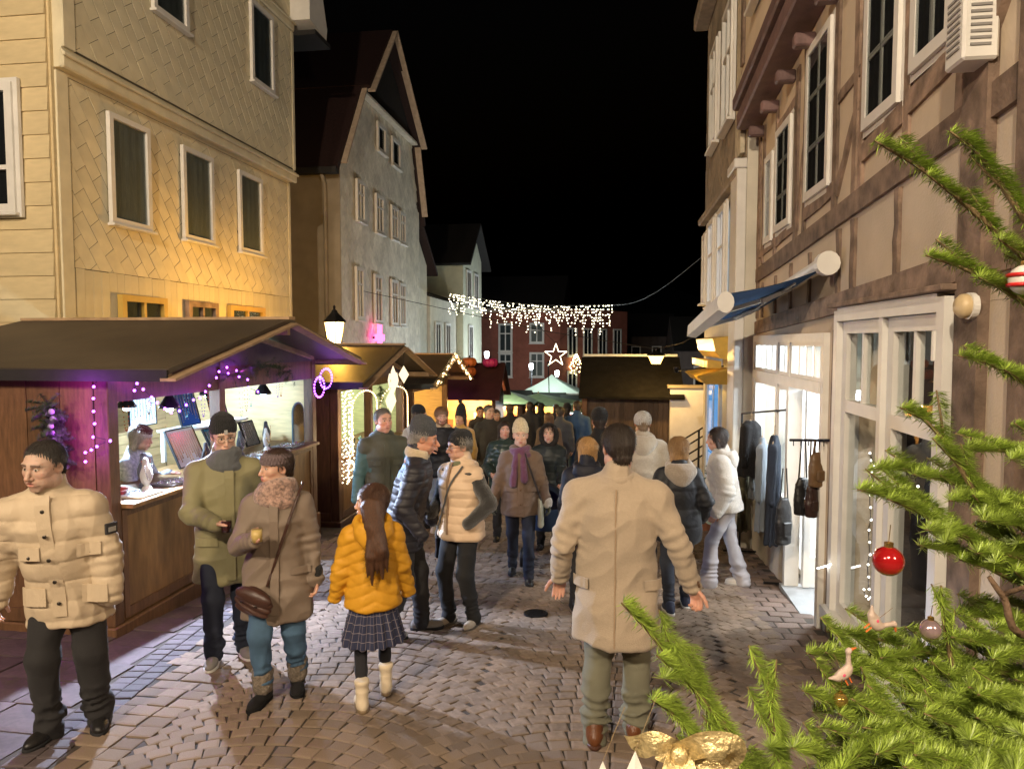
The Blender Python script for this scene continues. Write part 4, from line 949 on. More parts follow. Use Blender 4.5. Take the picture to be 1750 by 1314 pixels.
# pagoda tent
x, z = ony(943, 640, 29); _, ze = ony(943, 668, 29); g0 = gz(29)
o = thing('pagoda_tent', 'white pagoda tent peak floodlit above the far stalls', 'tent', (x, 29, g0))
can = M('white_canvas', (.72, .78, .74), .8, .06, 4, .1, 40)
b = MB(); prof = []
n = 10; s_ = 1.15
rings = []
for i in range(n+1):
    t = i/n; w = s_*(1-t)**1.25+.02; zz = (ze-g0)+(z-ze)*t; rings.append([(-w, -w, zz), (w, -w, zz), (w, w, zz), (-w, w, zz)])
for i, r in enumerate(rings):
    b.v += r; b.a += [0]*4
    if i:
        q = 4*i-4
        for k in range(4): b.f.append((q+k, q+(k+1) % 4, q+4+(k+1) % 4, q+4+k))
b.build('canopy', can, o)
b = MB()
for a, c in (((-1, -1), (1, -1)), ((1, -1), (1, 1)), ((1, 1), (-1, 1)), ((-1, 1), (-1, -1))):
    b.add([(s_*a[0], s_*a[1], ze-g0), (s_*c[0], s_*c[1], ze-g0), (s_*c[0], s_*c[1], ze-g0-.25), (s_*a[0], s_*a[1], ze-g0-.25)], [(0, 1, 2, 3)])
b.build('valance', can, o)
for sx in (-1, 1):
    for sy in (-1, 1): b = MB(); b.tube([(sx*s_*.98, sy*s_*.98, 0), (sx*s_*.98, sy*s_*.98, ze-g0)], .03, 6); b.build('pole', m_white, o)
point('tent_light', (0, -1.6, ze-g0+1.2), 60, (.75, 1, .85), .1, o)  # lamp stands outside, in front of the canopy
b = MB(); b.tube([(0, -1.18, ze-g0), (0, -1.6, ze-g0+1.1)], .02, 5); b.ball((0, -1.6, ze-g0+1.2), .05, 8, 6); b.build('floodlight', m_iron, o)
# square parasols
for px, py, Y, hw, c, lab in ((868, 668, 23.5, 1.0, (.10, .13, .05), 'dark green market parasol beside the red roofed stall'), (1000, 682, 22.5, .9, (.1, .06, .05), 'dark brown market parasol at the corner of the boarded hut'), (920, 672, 24.5, 1.3, (.16, .22, .10), 'green market parasol below the white tent')):
    x, z = ony(px, py, Y); o = thing('market_parasol', lab, 'parasol', (x, Y, gz(Y)), 0, 'parasols in the square')
    zz = z-gz(Y); b = MB(); b.add([(-hw, -hw, zz-.35), (hw, -hw, zz-.35), (hw, hw, zz-.35), (-hw, hw, zz-.35), (0, 0, zz)], [(0, 1, 4), (1, 2, 4), (2, 3, 4), (3, 0, 4)]); b.build('canopy', M('parasol_%.2f' % c[0], c, .8), o, fix=False)
    b = MB(); b.tube([(0, 0, 0), (0, 0, zz+.06)], .025, 6); b.build('pole', m_rafter, o)
    for k in range(4): a = math.pi/4+k*math.pi/2; b = MB(); b.tube([(0, 0, zz-.04), (hw*1.38*math.cos(a), hw*1.38*math.sin(a), zz-.36)], .012, 4); b.build('rib', m_rafter, o)
# lamps in the square
for px, py, Y, lab, e in ((832, 608, 30, 'bright white lamp on the corner house above the red roofed stall', 0), (908, 628, 33, 'slim lamp post with white light in front of the red house', 420), (952, 640, 34, 'slim lamp post with white light beside the tent peak', 350), (854, 672, 22, 'bare white bulb in front of the far stalls', 260)):
    x, z = ony(px, py, Y); o = thing('square_lamp', lab, 'lamp', (x, Y, gz(Y)), 0, 'white lamps in the square')
    hh = z-gz(Y); b = MB(); b.tube([(0, 0, 0), (0, 0, hh-.08)], .035, 6); b.build('post', m_iron, o)
    b = MB(); b.lathe([(.06, hh-.1), (.1, hh+.02), (.1, hh+.16), (.03, hh+.2)], 10); b.build('lamp', lampglass('white_lamp_glass', (.85, .95, 1), 16), o, smooth=True)
    if e: point('lamp_light', (0, 0, hh+.03), e, (.85, .95, 1), .06, o)
# icicle light curtain over the lane
L0 = np.array([*(lambda q: (q[0], 27.0, q[1]))(ony(768, 500, 27))]); L1 = np.array([*(lambda q: (q[0], 24.0, q[1]))(ony(1045, 521, 24))])
pts = []; rs = np.random.RandomState(5)
for i in range(86):
    t = i/85; p = L0+(L1-L0)*t; p[2] -= .35*math.sin(math.pi*t)*.6
    n = rs.randint(3, 9) if i % 4 else rs.randint(7, 12)
    for k in range(n): pts.append((p[0]+rs.uniform(-.03, .03), p[1]+rs.uniform(-.03, .03), p[2]-.02-.095*k-rs.uniform(0, .04)))
o = thing('icicle_lights', 'curtain of warm white icicle lights hung across the lane', 'string lights', tuple(L0))
bulbs(o, [tuple(np.array(p)-L0) for p in pts if rs.rand() < .68], .020, emit('icicle_bulb', (1, .88, .6), 4))
b = MB(); w = [tuple((L1-L0)*t-np.array([0, 0, .21*math.sin(math.pi*t)])) for t in np.linspace(0, 1, 16)]; e_ = np.array([1.62, 13.4, 3.6])-L0
b.tube(w+[tuple((L1-L0)*(1-t)+e_*t-np.array([0, 0, .3*math.sin(math.pi*t)])) for t in np.linspace(.12, 1, 8)], .007, 4); b.tube([(-.3, 1.2, .1), (0, 0, 0)], .012, 4); b.build('wire', M('grey_cable', (.05, .05, .05), .6), o)
# star
x, z = ony(950, 607, 38); o = thing('light_star', 'large glowing wire star in front of the red house', 'decoration', (x, 38, z)); se = emit('star_bulb', (1, .86, .58), 4)
pt = [((.62 if k % 2 == 0 else .24)*math.sin(k*math.pi/5), -.03, (.62 if k % 2 == 0 else .24)*math.cos(k*math.pi/5)) for k in range(10)]
for k in range(10):
    b = MB(); b.tube([pt[k], pt[(k+1) % 10]], .016, 5); b.build('tube', se, o)
b = MB(); b.tube([(0, 0, .62), (-2, .3, 2.6)], .01, 4); b.tube([(0, 0, .62), (2, 2, 2.6)], .01, 4); b.build('wire', m_dark, o)
# tree-shaped lights in a window of the red house
x, z = ony(985, 640, YR+1.0); o = thing('window_light_tree', 'window of the red house filled with a glowing light tree', 'string lights', (x, YR+.8, z))
bulbs(o, [((.05+.6*(1-k/60))*math.sin(k*2.4), -.08+.05*math.cos(k*1.3), 1.3*k/60) for k in range(60)], .035, emit('tree_bulb', (1, .85, .4), 5)); b = MB(); b.tube([(0, -.05, 0), (0, -.05, 1.35)], .02, 5); b.build('stem', m_dark, o)
# violet heart lamp and lit posts beside the third stall
x, z = ony(716, 644, 17.0); o = thing('heart_lamp', 'glowing violet heart lamp on a post beside the third stall', 'lamp', (x, 17.0, gz(17)))
hp = [(.2*math.sin(t)**3, .0125*(13*math.cos(t)-5*math.cos(2*t)-2*math.cos(3*t)-math.cos(4*t))) for t in np.linspace(0, 2*math.pi, 24, endpoint=False)]
b = MB(); b.prism([(p[0], p[1]+z-gz(17)) for p in hp], -.05, .05); b.build('heart', emit('violet', (.75, .15, 1), 4), o); b = MB(); b.tube([(0, 0, 0), (0, 0, z-gz(17)-.2)], .03, 6); b.build('post', m_iron, o); point('heart_light', (0, -.3, z-gz(17)), 14, (.7, .15, 1), .1, o)
# ================================================================ figure kit: bodies and clothes are grown as smooth distance fields and meshed
BIG = np.float32(.5)
class SDF:
    def __init__(s): s.p = []
    def cone(s, a, b, ra, rb, k=.03, op=1): s.p.append(('c', np.array(a, float), np.array(b, float), ra, rb, k, op)); return s
    def ell(s, c, r, k=.03, op=1, R=None): s.p.append(('e', np.array(c, float), np.array(r if hasattr(r, '__len__') else (r, r, r), float), R, 0, k, op)); return s
    def tor(s, c, R0, r, k=.03, op=1, R=None, sq=(1, 1, 1)): s.p.append(('t', np.array(c, float), (R0, r, sq), R, 0, k, op)); return s
    def loft(s, secs, k=.03, op=1, rnd=.015): s.p.append(('l', np.array(secs, float), rnd, 0, 0, k, op)); return s
    def cut(s, n, d, k=.004): s.p.append(('p', np.array(n, float), d, 0, 0, k, 0)); return s      # keep n.x < d
    def box(s, q):
        t = q[0]
        if t == 'c': a, b, ra, rb = q[1:5]; return np.minimum(a-ra, b-rb), np.maximum(a+ra, b+rb)
        if t == 'e': m = q[2].max() if q[3] is not None else q[2]; return q[1]-m, q[1]+m
        if t == 't': m = (q[2][0]+q[2][1])*max(q[2][2]); return q[1]-m, q[1]+m
        if t == 'l': S = q[1]; return np.array([(S[:, 0]-S[:, 3]).min(), (S[:, 1]-S[:, 4]).min(), S[:, 2].min()]), np.array([(S[:, 0]+S[:, 3]).max(), (S[:, 1]+S[:, 4]).max(), S[:, 2].max()])
    def ev(s, q, X, Y, Z):
        t = q[0]
        if t == 'c':
            a, b, ra, rb = q[1:5]; d = b-a; L2 = d@d+1e-12
            h = np.clip(((X-a[0])*d[0]+(Y-a[1])*d[1]+(Z-a[2])*d[2])/L2, 0, 1)
            return np.sqrt((X-a[0]-h*d[0])**2+(Y-a[1]-h*d[1])**2+(Z-a[2]-h*d[2])**2)-(ra+(rb-ra)*h)
        if t in 'et':
            c = q[1]; x, y, z = X-c[0], Y-c[1], Z-c[2]
            if q[3] is not None: R = np.array(q[3]); x, y, z = R[0, 0]*x+R[1, 0]*y+R[2, 0]*z, R[0, 1]*x+R[1, 1]*y+R[2, 1]*z, R[0, 2]*x+R[1, 2]*y+R[2, 2]*z
            if t == 'e':
                r = q[2]; k0 = np.sqrt((x/r[0])**2+(y/r[1])**2+(z/r[2])**2)+1e-9; k1 = np.sqrt((x/r[0]**2)**2+(y/r[1]**2)**2+(z/r[2]**2)**2)+1e-9
                return k0*(k0-1)/k1
            R0, r, sq = q[2]; x, y, z = x/sq[0], y/sq[1], z/sq[2]
            return np.sqrt((np.sqrt(x*x+y*y)-R0)**2+z*z)-r
        if t == 'l':
            S = q[1]; zs = S[:, 2]; z1 = Z.ravel() if Z.size == Z.shape[2] else Z
            f = lambda k: np.interp(z1, zs, S[:, k]).reshape(Z.shape).astype(np.float32)
            rx, ry = f(3), f(4); d = (np.sqrt(((X-f(0))/rx)**2+((Y-f(1))/ry)**2)-1)*np.minimum(rx, ry)
            e = np.maximum(zs[0]-Z, Z-zs[-1]); rr = q[2]
            return np.minimum(np.maximum(d+rr, e+rr), 0)+np.sqrt(np.maximum(d+rr, 0)**2+np.maximum(e+rr, 0)**2)-rr
    def field(s, h):
        bx = [s.box(q) for q in s.p if q[6] == 1]
        lo = np.min([b[0] for b in bx], 0)-2.5*h; hi = np.max([b[1] for b in bx], 0)+2.5*h
        n = np.maximum(np.ceil((hi-lo)/h).astype(int), 4)
        ax = [(lo[i]+h*np.arange(n[i])).astype(np.float32) for i in range(3)]
        D = np.full(n, BIG, np.float32)
        for q in s.p:
            k = q[5]; op = q[6]
            if q[0] == 'p':
                nn = q[1]; d = (nn[0]*ax[0][:, None, None]+nn[1]*ax[1][None, :, None]+nn[2]*ax[2][None, None, :]-q[2]).astype(np.float32); D = np.maximum(D, d); continue
            b = s.box(q); m = k+2.5*h
            sl = tuple(slice(max(0, int((b[0][i]-m-lo[i])/h)), min(n[i], int((b[1][i]+m-lo[i])/h)+2)) for i in range(3))
            if any(t.stop-t.start < 1 for t in sl): continue
            d = s.ev(q, ax[0][sl[0]][:, None, None], ax[1][sl[1]][None, :, None], ax[2][sl[2]][None, None, :]).astype(np.float32)
            A = D[sl]
            if op == 1: hh = np.clip(.5+.5*(A-d)/k, 0, 1); D[sl] = A+(d-A)*hh-k*hh*(1-hh)
            else: d = -d; hh = np.clip(.5-.5*(A-d)/k, 0, 1); D[sl] = A+(d-A)*hh+k*hh*(1-hh)
        return D, lo
    def mesh(s, h):
        D, lo = s.field(h); S = D < 0; n = D.shape
        c = np.zeros((n[0]-1, n[1]-1, n[2]-1), np.int8)
        for i in (0, 1):
            for j in (0, 1):
                for k in (0, 1): c += S[i:n[0]-1+i, j:n[1]-1+j, k:n[2]-1+k]
        mix = (c > 0) & (c < 8); I = np.argwhere(mix); idx = np.full(c.shape, -1, np.int32); idx[mix] = np.arange(len(I))
        acc = np.zeros((len(I), 3)); cnt = np.zeros(len(I))
        cor = [(i, j, k) for i in (0, 1) for j in (0, 1) for k in (0, 1)]
        for a in cor:
            for ax in range(3):
                if a[ax]: continue
                b = list(a); b[ax] = 1
                d0 = D[I[:, 0]+a[0], I[:, 1]+a[1], I[:, 2]+a[2]]; d1 = D[I[:, 0]+b[0], I[:, 1]+b[1], I[:, 2]+b[2]]
                m = (d0 < 0) != (d1 < 0); t = np.where(m, d0/np.where(m, d0-d1, 1), 0)
                p = np.zeros((len(I), 3)); p[:] = a; p[:, ax] += t; acc += p*m[:, None]; cnt += m
        V = lo+h*(I+acc/np.maximum(cnt, 1)[:, None])
        F = []
        for ax in range(3):
            o = [0, 0, 0]; o[ax] = 1
            A = S[:n[0]-o[0], :n[1]-o[1], :n[2]-o[2]]; B = S[o[0]:, o[1]:, o[2]:]
            E = np.argwhere(A != B); u, v = [(1, 2), (2, 0), (0, 1)][ax]
            ok = (E[:, u] > 0) & (E[:, v] > 0) & (E[:, u] < n[u]-1) & (E[:, v] < n[v]-1); E = E[ok]
            if not len(E): continue
            sg = S[E[:, 0], E[:, 1], E[:, 2]]; q = []
            for du, dv in ((-1, -1), (0, -1), (0, 0), (-1, 0)):
                e = E.copy(); e[:, u] += du; e[:, v] += dv; q.append(idx[e[:, 0], e[:, 1], e[:, 2]])
            q = np.stack(q, 1); q[~sg] = q[~sg][:, ::-1]; F.append(q)
        return V, (np.concatenate(F) if F else np.zeros((0, 4), int))
def vnormals(V, F):
    N = np.zeros_like(V); n = np.cross(V[F[:, 2]]-V[F[:, 0]], V[F[:, 3]]-V[F[:, 1]])
    for i in range(4): np.add.at(N, F[:, i], n)
    return N/(np.linalg.norm(N, axis=1, keepdims=True)+1e-12)
def mk(name, V, F, mat, parent=None, col=None, loc=None, rz=None):
    me = bpy.data.meshes.new(name); V = np.asarray(V, np.float32); F = np.asarray(F, np.int32)
    me.vertices.add(len(V)); me.vertices.foreach_set('co', V.ravel())
    me.loops.add(F.size); me.loops.foreach_set('vertex_index', F.ravel())
    me.polygons.add(len(F)); me.polygons.foreach_set('loop_start', np.arange(len(F), dtype=np.int32)*4)
    me.polygons.foreach_set('use_smooth', np.ones(len(F), bool)); me.update(calc_edges=True); me.validate()
    if col is not None:
        a = me.attributes.new('col', 'FLOAT_COLOR', 'POINT'); a.data.foreach_set('color', np.concatenate([col, np.ones((len(col), 1))], 1).astype(np.float32).ravel())
    return link(name, me, mat, parent, loc, rz)
def sines(P, freq, seed, n=6, aniso=(1, 1, 1)):
    r = np.random.RandomState(seed); o = np.zeros(len(P))
    for i in range(n):
        d = r.normal(size=3)*np.array(aniso); d /= np.linalg.norm(d)+1e-9
        o += np.sin((P*np.array(aniso))@d*freq*r.uniform(.7, 1.5)+r.uniform(0, 6.28)+1.3*np.sin(P@r.normal(size=3)*freq*.35))
    return o/n
def crease(P, freq, seed, aniso=(1, 1, 1)): return np.clip(1-2.8*np.abs(sines(P, freq, seed, 4, aniso)), -1, 1)
def rotm(yaw=0, pitch=0, roll=0):
    return np.array(Matrix.Rotation(R_(yaw), 3, 'Z') @ Matrix.Rotation(R_(pitch), 3, 'X') @ Matrix.Rotation(R_(roll), 3, 'Y'))
def ik(a, b, l1, l2, hint):
    a, b = np.array(a, float), np.array(b, float); d = b-a; L = np.linalg.norm(d)
    if L > (l1+l2)*.995: b = a+d/L*(l1+l2)*.995; d = b-a; L = np.linalg.norm(d)
    t = d/L; x = (l1*l1-l2*l2+L*L)/(2*L); y = math.sqrt(max(l1*l1-x*x, 1e-6)); hv = np.array(hint, float); hv -= t*(hv@t); hv /= np.linalg.norm(hv)+1e-9
    return a+t*x+hv*y, b

m_skin = M('skin', rough=.5, var=.06, scale=30, bump=.12, bscale=220, attr='col', spec=.35)
_sb = m_skin.node_tree.nodes['Principled BSDF']; _sb.inputs['Subsurface Weight'].default_value = .3; _sb.inputs['Subsurface Scale'].default_value = .012; _sb.inputs['Subsurface Radius'].default_value = (1, .35, .2)
def hairmat(c): return M('hair_%.3f_%.3f' % (c[0], c[1]), c, .45, .45, 60, .6, 160, stretch=(3, 3, .35), spec=.5)
def cloth(name, c, kind='weave', **k):
    d = dict(weave=dict(rough=.85, var=.06, scale=9, bump=.35, bscale=260, sheen=.04, fold=5.5, fstr=.4), wool=dict(rough=.95, var=.05, scale=70, bump=.5, bscale=160, sheen=.2, fold=3.5, fstr=.22), nylon=dict(rough=.62, spec=.3, var=.05, scale=7, bump=.22, bscale=42, sheen=.0, fold=9, fstr=.5),
             denim=dict(rough=.85, var=.28, scale=7, bump=.4, bscale=300, fold=8, fstr=.5), fleece=dict(rough=1, var=.12, scale=60, bump=.8, bscale=120, sheen=.5), knit=dict(rough=.95, var=.3, scale=70, bump=.9, bscale=110, sheen=.08), leather=dict(rough=.35, var=.2, scale=12, bump=.3, bscale=120), fur=dict(rough=1, var=.5, scale=60, bump=1, bscale=90))[kind]
    d.update(k); return M('cloth_'+name, c, **d)

def head_sdf(jaw=1.0, nose=1.0, old=0, fem=0, mouth=0):
    s = SDF()
    s.ell((0, .016, .038), (.077, .096, .083), .01); s.ell((0, -.018, -.012), (.066*(.96 if fem else 1), .076, .098), .035)
    s.ell((0, -.03, -.07), (.054*jaw, .052, .044), .03); s.ell((0, -.072*1, -.1), (.022*jaw, .018, .017), .028)
    for x in (-1, 1):
        s.ell((x*.043, -.058, -.016), (.021, .022, .02), .025)
        s.ell((x*.045*jaw, .0, -.075), (.02, .04, .03), .03)
        if old: s.ell((x*.04, -.055, -.06), (.022, .022, .025), .02)
    s.ell((0, -.08, .036), (.052, .014, .011), .02)
    for x in (-1, 1): s.ell((x*.031, -.098, .014), (.018, .016, .0125), .013, -1)
    for x in (-1, 1): s.ell((x*.0305, -.0765, .013), (.0135, .0125, .0115), .004)
    s.cone((0, -.088, .022), (0, -.112*(.5+.5*nose)-.0, -.026), .0075, .0115*nose, .013); s.ell((0, -.109, -.030), (.0105*nose, .011, .0095), .008)
    for x in (-1, 1): s.ell((x*.0125*nose, -.099, -.032), (.0085, .010, .008), .006)
    s.ell((0, -.087, -.062), (.03, .016, .02), .018)
    s.ell((0, -.0975-.002*fem, -.0565), (.0225, .0085, .0048+.001*fem), .005); s.ell((0, -.0955-.002*fem, -.0685), (.019, .0095, .0062+.001*fem), .006)
    s.ell((0, -.106, -.0625), (.024, .010, .0016+.006*mouth), .003, -1)
    for x in (-1, 1):
        R = rotm(x*-18, 10, x*8); s.ell((x*.079, .012, -.006), (.008, .021, .032), .008, 1, R); s.ell((x*.086, .008, -.002), (.006, .011, .018), .005, -1, R)
    s.cone((0, .022, -.07), (0, .045, -.21), .054 if not fem else .047, .06 if not fem else .05, .03)
    return s
def head_colors(P, skin, brow, lip, iris=(.05, .035, .02), stubble=0, blush=.25, beard=None, fem=0):
    n = len(P); C = np.tile(np.array(skin, float), (n, 1)); x, y, z = P[:, 0], P[:, 1], P[:, 2]; ax = np.abs(x)
    def bl(m, c): m = np.clip(m, 0, 1)[:, None]; C[:] = C*(1-m)+np.array(c)*m
    g = lambda dx, dz, sx, sz: np.exp(-((dx/sx)**2+(dz/sz)**2))
    fr = (y < -.03)
    sk = np.array(skin)
    bl(.65*blush*2*fr*(g(ax-.042, z+.025, .022, .02)), sk*np.array([1.02, .66, .6])); bl(.5*fr*g(ax, z+.03, .014, .014), sk*np.array([1.02, .68, .62]))
    bl(.4*g(ax-.08, z, .01, .03), sk*np.array([1.02, .68, .6]))
    if stubble: bl(stubble*fr*np.clip((-.035-z)/.02, 0, 1)*(z > -.13)*1., sk*np.array([.6, .55, .52]))
    if beard is not None:
        m = (z < -.02)*(y < .03)*((ax > .045)+(z < -.072)+(ax < .035)*(z < -.036)*(z > -.054)); bl(np.clip(m, 0, 1)*.9*(z > -.14), beard)
    bl(.95*fr*(y < -.07)*(g(ax, z+.0565, .021, .006)+g(ax, z+.068, .018, .007)), lip)
    bl(.9*(y < -.085)*g(ax, z+.0625, .021, .0022), np.array(lip)*.25)
    bz = .0385+.05*(ax-.03)*(ax < .034)-.25*np.clip(ax-.036, 0, 1)
    bl(.9*fr*(y < -.04)*(ax > .011)*(ax < .053)*np.exp(-((z-bz)/(.0042 if fem else .0058))**2), brow)
    dx = ax-.0305; e = (np.abs(dx)/.0125)**2+((z-.0125)/.0062)**2; eye = (e < 1)*(y < -.07)
    bl(eye*1., (.62, .58, .54)); bl(((dx/.0062)**2+((z-.0125)/.0066)**2 < 1)*eye*1., iris)
    bl(.75*(y < -.06)*np.exp(-((e-1.25)/.35)**2)*(z > .0125), np.array(brow)*.6); bl(.3*(y < -.06)*np.exp(-((e-1.3)/.5)**2)*(z < .0125), sk*np.array([.6, .45, .42]))
    return C
def hand_mesh(curl, side, h, spread=.12, thumb=.5):
    """hand hanging along -z, palm towards -y*; side=+1 thumb at +x"""
    s = SDF(); s.cone((0, 0, .03), (0, 0, -.01), .024, .026, .02); s.ell((0, .002, -.045), (.038, .0165, .05), .02)
    for i, (x, L) in enumerate(((.029, .07), (.010, .08), (-.009, .075), (-.027, .06))):
        p = np.array([x*side, 0, -.082+abs(x)*.15]); a = 0; r = .0092
        for j, f in enumerate((.46, .31, .23)):
            a += curl*(1.0 if j else .8)*(1+.12*i); d = np.array([math.sin((x)*spread*8)*side*(1-min(curl, .9)), -math.sin(a), -math.cos(a)]); q = p+d*L*f
            s.cone(p, q, r, r*.88, .007); p = q; r *= .88
    p = np.array([.028*side, -.006, -.02])
    for j, (L, r) in enumerate(((.042, .0125), (.03, .0105), (.024, .009))):
        a = .35+.28*j*thumb; d = np.array([side*math.cos(.6+.3*j)*.8, -math.sin(a)*thumb-.15, -math.sin(.6+.25*j)-.2]); d /= np.linalg.norm(d); q = p+d*L; s.cone(p, q, r, r*.9, .008); p = q
    return s.mesh(h)
def frame_to(d, palm):
    """rotation taking -z to d and -y to palm side"""
    d = np.array(d, float)/np.linalg.norm(d); z = -d; y = -np.array(palm, float); y -= z*(y@z); y /= np.linalg.norm(y)+1e-9; x = np.cross(y, z); return np.stack([x, y, z], 1)

class Person:
    """forward is -y, the figure's own left is +x; grown at its place on the sloping lane"""
    def __init__(s, label, x, Y, face, H=1.72, fem=0, feet=((.1, 0, 8), (-.1, 0, -8)), hands=None, lean=(0, 0), head=(0, 0, 0), skin=(.5, .3, .2), brow=(.06, .035, .02), lip=(.42, .16, .13), q=1, sw=None, gloves=None,
                 curl=(.35, .35), palm=None, elbow=None, jaw=None, nose=1, stubble=0, beard=None, old=0, mouth=0, bulk=1, group='people at the market', hs=1.0, slope=True, zbase=None):
        s.q = q; s.H = H; s.sc = k = H/1.80; s.fem = fem; s.bulk = bulk; s.face = face
        rz = R_(face); s.g0 = gz(Y) if zbase is None else zbase; s.pos = (x, Y)
        def ground(fx, fy): wy = Y+math.sin(rz)*fx+math.cos(rz)*fy; return (gz(wy)-gz(Y)) if slope else 0
        s.feet = [np.array([f[0], f[1], ground(f[0], f[1])+(f[3] if len(f) > 3 else 0)]) for f in feet]; s.toe = [f[2] for f in feet]
        midz = min(s.feet[0][2], s.feet[1][2]); mx = (s.feet[0]+s.feet[1])/2
        s.hipc = np.array([mx[0], mx[1], .925*k+midz+.0]); sw = (sw or (.165 if fem else .19))*k; s.sw = sw
        s.shc = np.array([mx[0]+lean[0], mx[1]+lean[1], 1.425*k+midz-.5*(lean[0]**2+lean[1]**2)])
        s.nb = s.shc+np.array([lean[0]*.12, lean[1]*.12+.01, .055*k]); s.Rh = rotm(*head)
        s.hc = s.nb+np.array([lean[0]*.15, lean[1]*.15-.03, 0])*1+np.array([0, 0, .155*k]); s.hs = hs*(k*.55+.45)*(1 if not fem else .97)
        s.hip = [s.hipc+np.array([sx*.09*k, 0, 0]) for sx in (1, -1)]; s.ank = []; s.knee = []
        for i in (0, 1):
            t = R_(s.toe[i]); a = s.feet[i]+np.array([0, 0, .085]); kn, a2 = ik(s.hip[i], a, .435*k, .42*k, (math.sin(t)*.25, -1, .1)); s.knee.append(kn); s.ank.append(a)
        s.sh = [s.shc+np.array([sx*sw*.97, .0, -.04*k]) for sx in (1, -1)]; s.elb = []; s.wri = []
        hands = hands or [None, None]
        for i, sx in ((0, 1), (1, -1)):
            hp = hands[i]; hp = (s.sh[i]+np.array([sx*.06, -.05, -.52*k])) if hp is None else np.array([hp[0]+mx[0], hp[1]+mx[1], hp[2]+midz])
            hint = (elbow[i] if elbow and elbow[i] is not None else (sx*.35, 1, -.1)); e, w = ik(s.sh[i], hp, .29*k, .25*k, hint); s.elb.append(e); s.wri.append(w)
        # --- body: one mesh
        Vs, Fs, Cs = [], [], []; n0 = 0
        def put(V, F, C):
            nonlocal n0; Vs.append(V); Fs.append(F+n0); Cs.append(C); n0 += len(V)
        hs_ = head_sdf(jaw or (.9 if fem else 1.05), nose, old, fem, mouth); V, F = hs_.mesh((.0032, .0052, .009)[q])
        if q == 0 and old:
            N = vnormals(V, F); V = V+N*(.0009*sines(V, 260, 3, aniso=(.4, 1, 1.4))*(V[:, 1] < -.03))[:, None]
        C = head_colors(V, skin, brow, lip, stubble=stubble, beard=beard, fem=fem); put(s.hw(V), F, C)
        s.palm = palm
        for i, sx in ((0, 1), (1, -1)):
            if q == 2 and gloves is None and curl[i] is None: continue
            if curl[i] is None: continue
            V, F = hand_mesh(curl[i], sx*-1 if False else (1 if i == 1 else -1), (.0036, .0055, .009)[q]); d = s.wri[i]-s.elb[i]
            if palm and palm[i] is not None and len(palm[i]) == 2: d, pv = palm[i]
            else: pv = palm[i] if palm and palm[i] is not None else (-sx, -.3, 0)
            R = frame_to(d, pv); V = (V*k*1.0)@R.T+s.wri[i]; put(V, F, np.tile(np.array(gloves if gloves else skin, float), (len(V), 1))*(1 if gloves else np.array([1.0, .9, .88])))
        bd = SDF(); bd.loft([(s.hipc[0], s.hipc[1], s.hipc[2]-.06, .13*k, .09*k), (s.hipc[0]*.5+s.shc[0]*.5, s.hipc[1]*.5+s.shc[1]*.5, s.hipc[2]*.5+s.shc[2]*.5, .12*k, .08*k), (s.shc[0], s.shc[1], s.shc[2]+.02, .13*k, .08*k)], .03)
        bd.cone(s.shc, s.nb+(0, .01, .03), .06*k, .045*k)
        for i in (0, 1):
            bd.cone(s.shc, s.sh[i], .06*k, .05*k); bd.cone(s.sh[i], s.elb[i], .045*k, .036*k); bd.cone(s.elb[i], s.wri[i], .036*k, .024*k)
            bd.cone(s.hip[i], s.knee[i], .07*k, .048*k); bd.cone(s.knee[i], s.ank[i], .045*k, .033*k)
        V, F = bd.mesh(.024); put(V, F, np.tile(np.array(skin, float), (len(V), 1)))
        s.o = mk('person', np.concatenate(Vs), np.concatenate(Fs), m_skin, None, np.concatenate(Cs), loc=(x, Y, s.g0), rz=rz); tag(s.o, label, 'person', group)
    def hw(s, V): return (V*s.hs)@s.Rh.T+s.hc
    def part(s, name, sdf, h, mat, disp=None, headspace=False, parent=None, label=None):
        V, F = sdf.mesh(h)
        if not len(F): return None
        if disp is not None: N = vnormals(V, F); V = V+N*disp(V, N)[:, None]
        if headspace: V = s.hw(V)
        s.last = V
        o = mk(name, V, F, mat, parent or s.o)
        if label: o['label'] = label
        return o
    def res(s, a, b, c): return (a, b, c)[s.q]
    def coat(s, mat, hem=.72, b=.02, quilt=None, qa=.008, sleeves=True, collar=.05, flare=.0, belly=0, name='coat', wr=.006, seed=1, chev=0, sl=0, short=None, waist=0, open_=None, shoulder=0):
        k = s.sc; b = b*.78; h0 = hem*k+min(s.feet[0][2], s.feet[1][2]); S = SDF(); H_, C_ = s.hipc, s.shc
        def cen(z): t = np.clip((z-H_[2])/(C_[2]-H_[2]), -.0, 1.05); return H_[0]+(C_[0]-H_[0])*t, H_[1]+(C_[1]-H_[1])*t
        f = s.fem; B = s.bulk; z = lambda t: H_[2]+(C_[2]-H_[2])*t
        def sec(zz, rx, ry, fy=0): c = cen(zz); return (c[0], c[1]+fy, zz, rx*k*B+b, ry*k*B+b)
        secs = []
        if h0 < z(-.02): secs.append(sec(h0, (.175 if f else .172)+flare, .128+flare*.8))
        secs += [sec(max(z(.0), h0+.01), (.178 if f else .17)+flare*.3, .125+belly*.4, -belly*.3)] if h0 < z(.0) else [sec(h0, (.172 if f else .168), .122)]
        secs += [sec(z(.38), (.145 if f else .160)-waist, .112+belly, -belly*.7), sec(z(.72), (.158 if f else .178), .122+belly*.4, -belly*.2-.01*f), sec(z(.9), s.sw/k/B*.78, .1), sec(z(.98), s.sw/k/B*.58, .085), sec(z(1.06), s.sw/k/B*.36, .07)]
        secs = [x for i, x in enumerate(secs) if i == 0 or x[2] > secs[i-1][2]+.005]
        S.loft(secs, .02, rnd=.02)
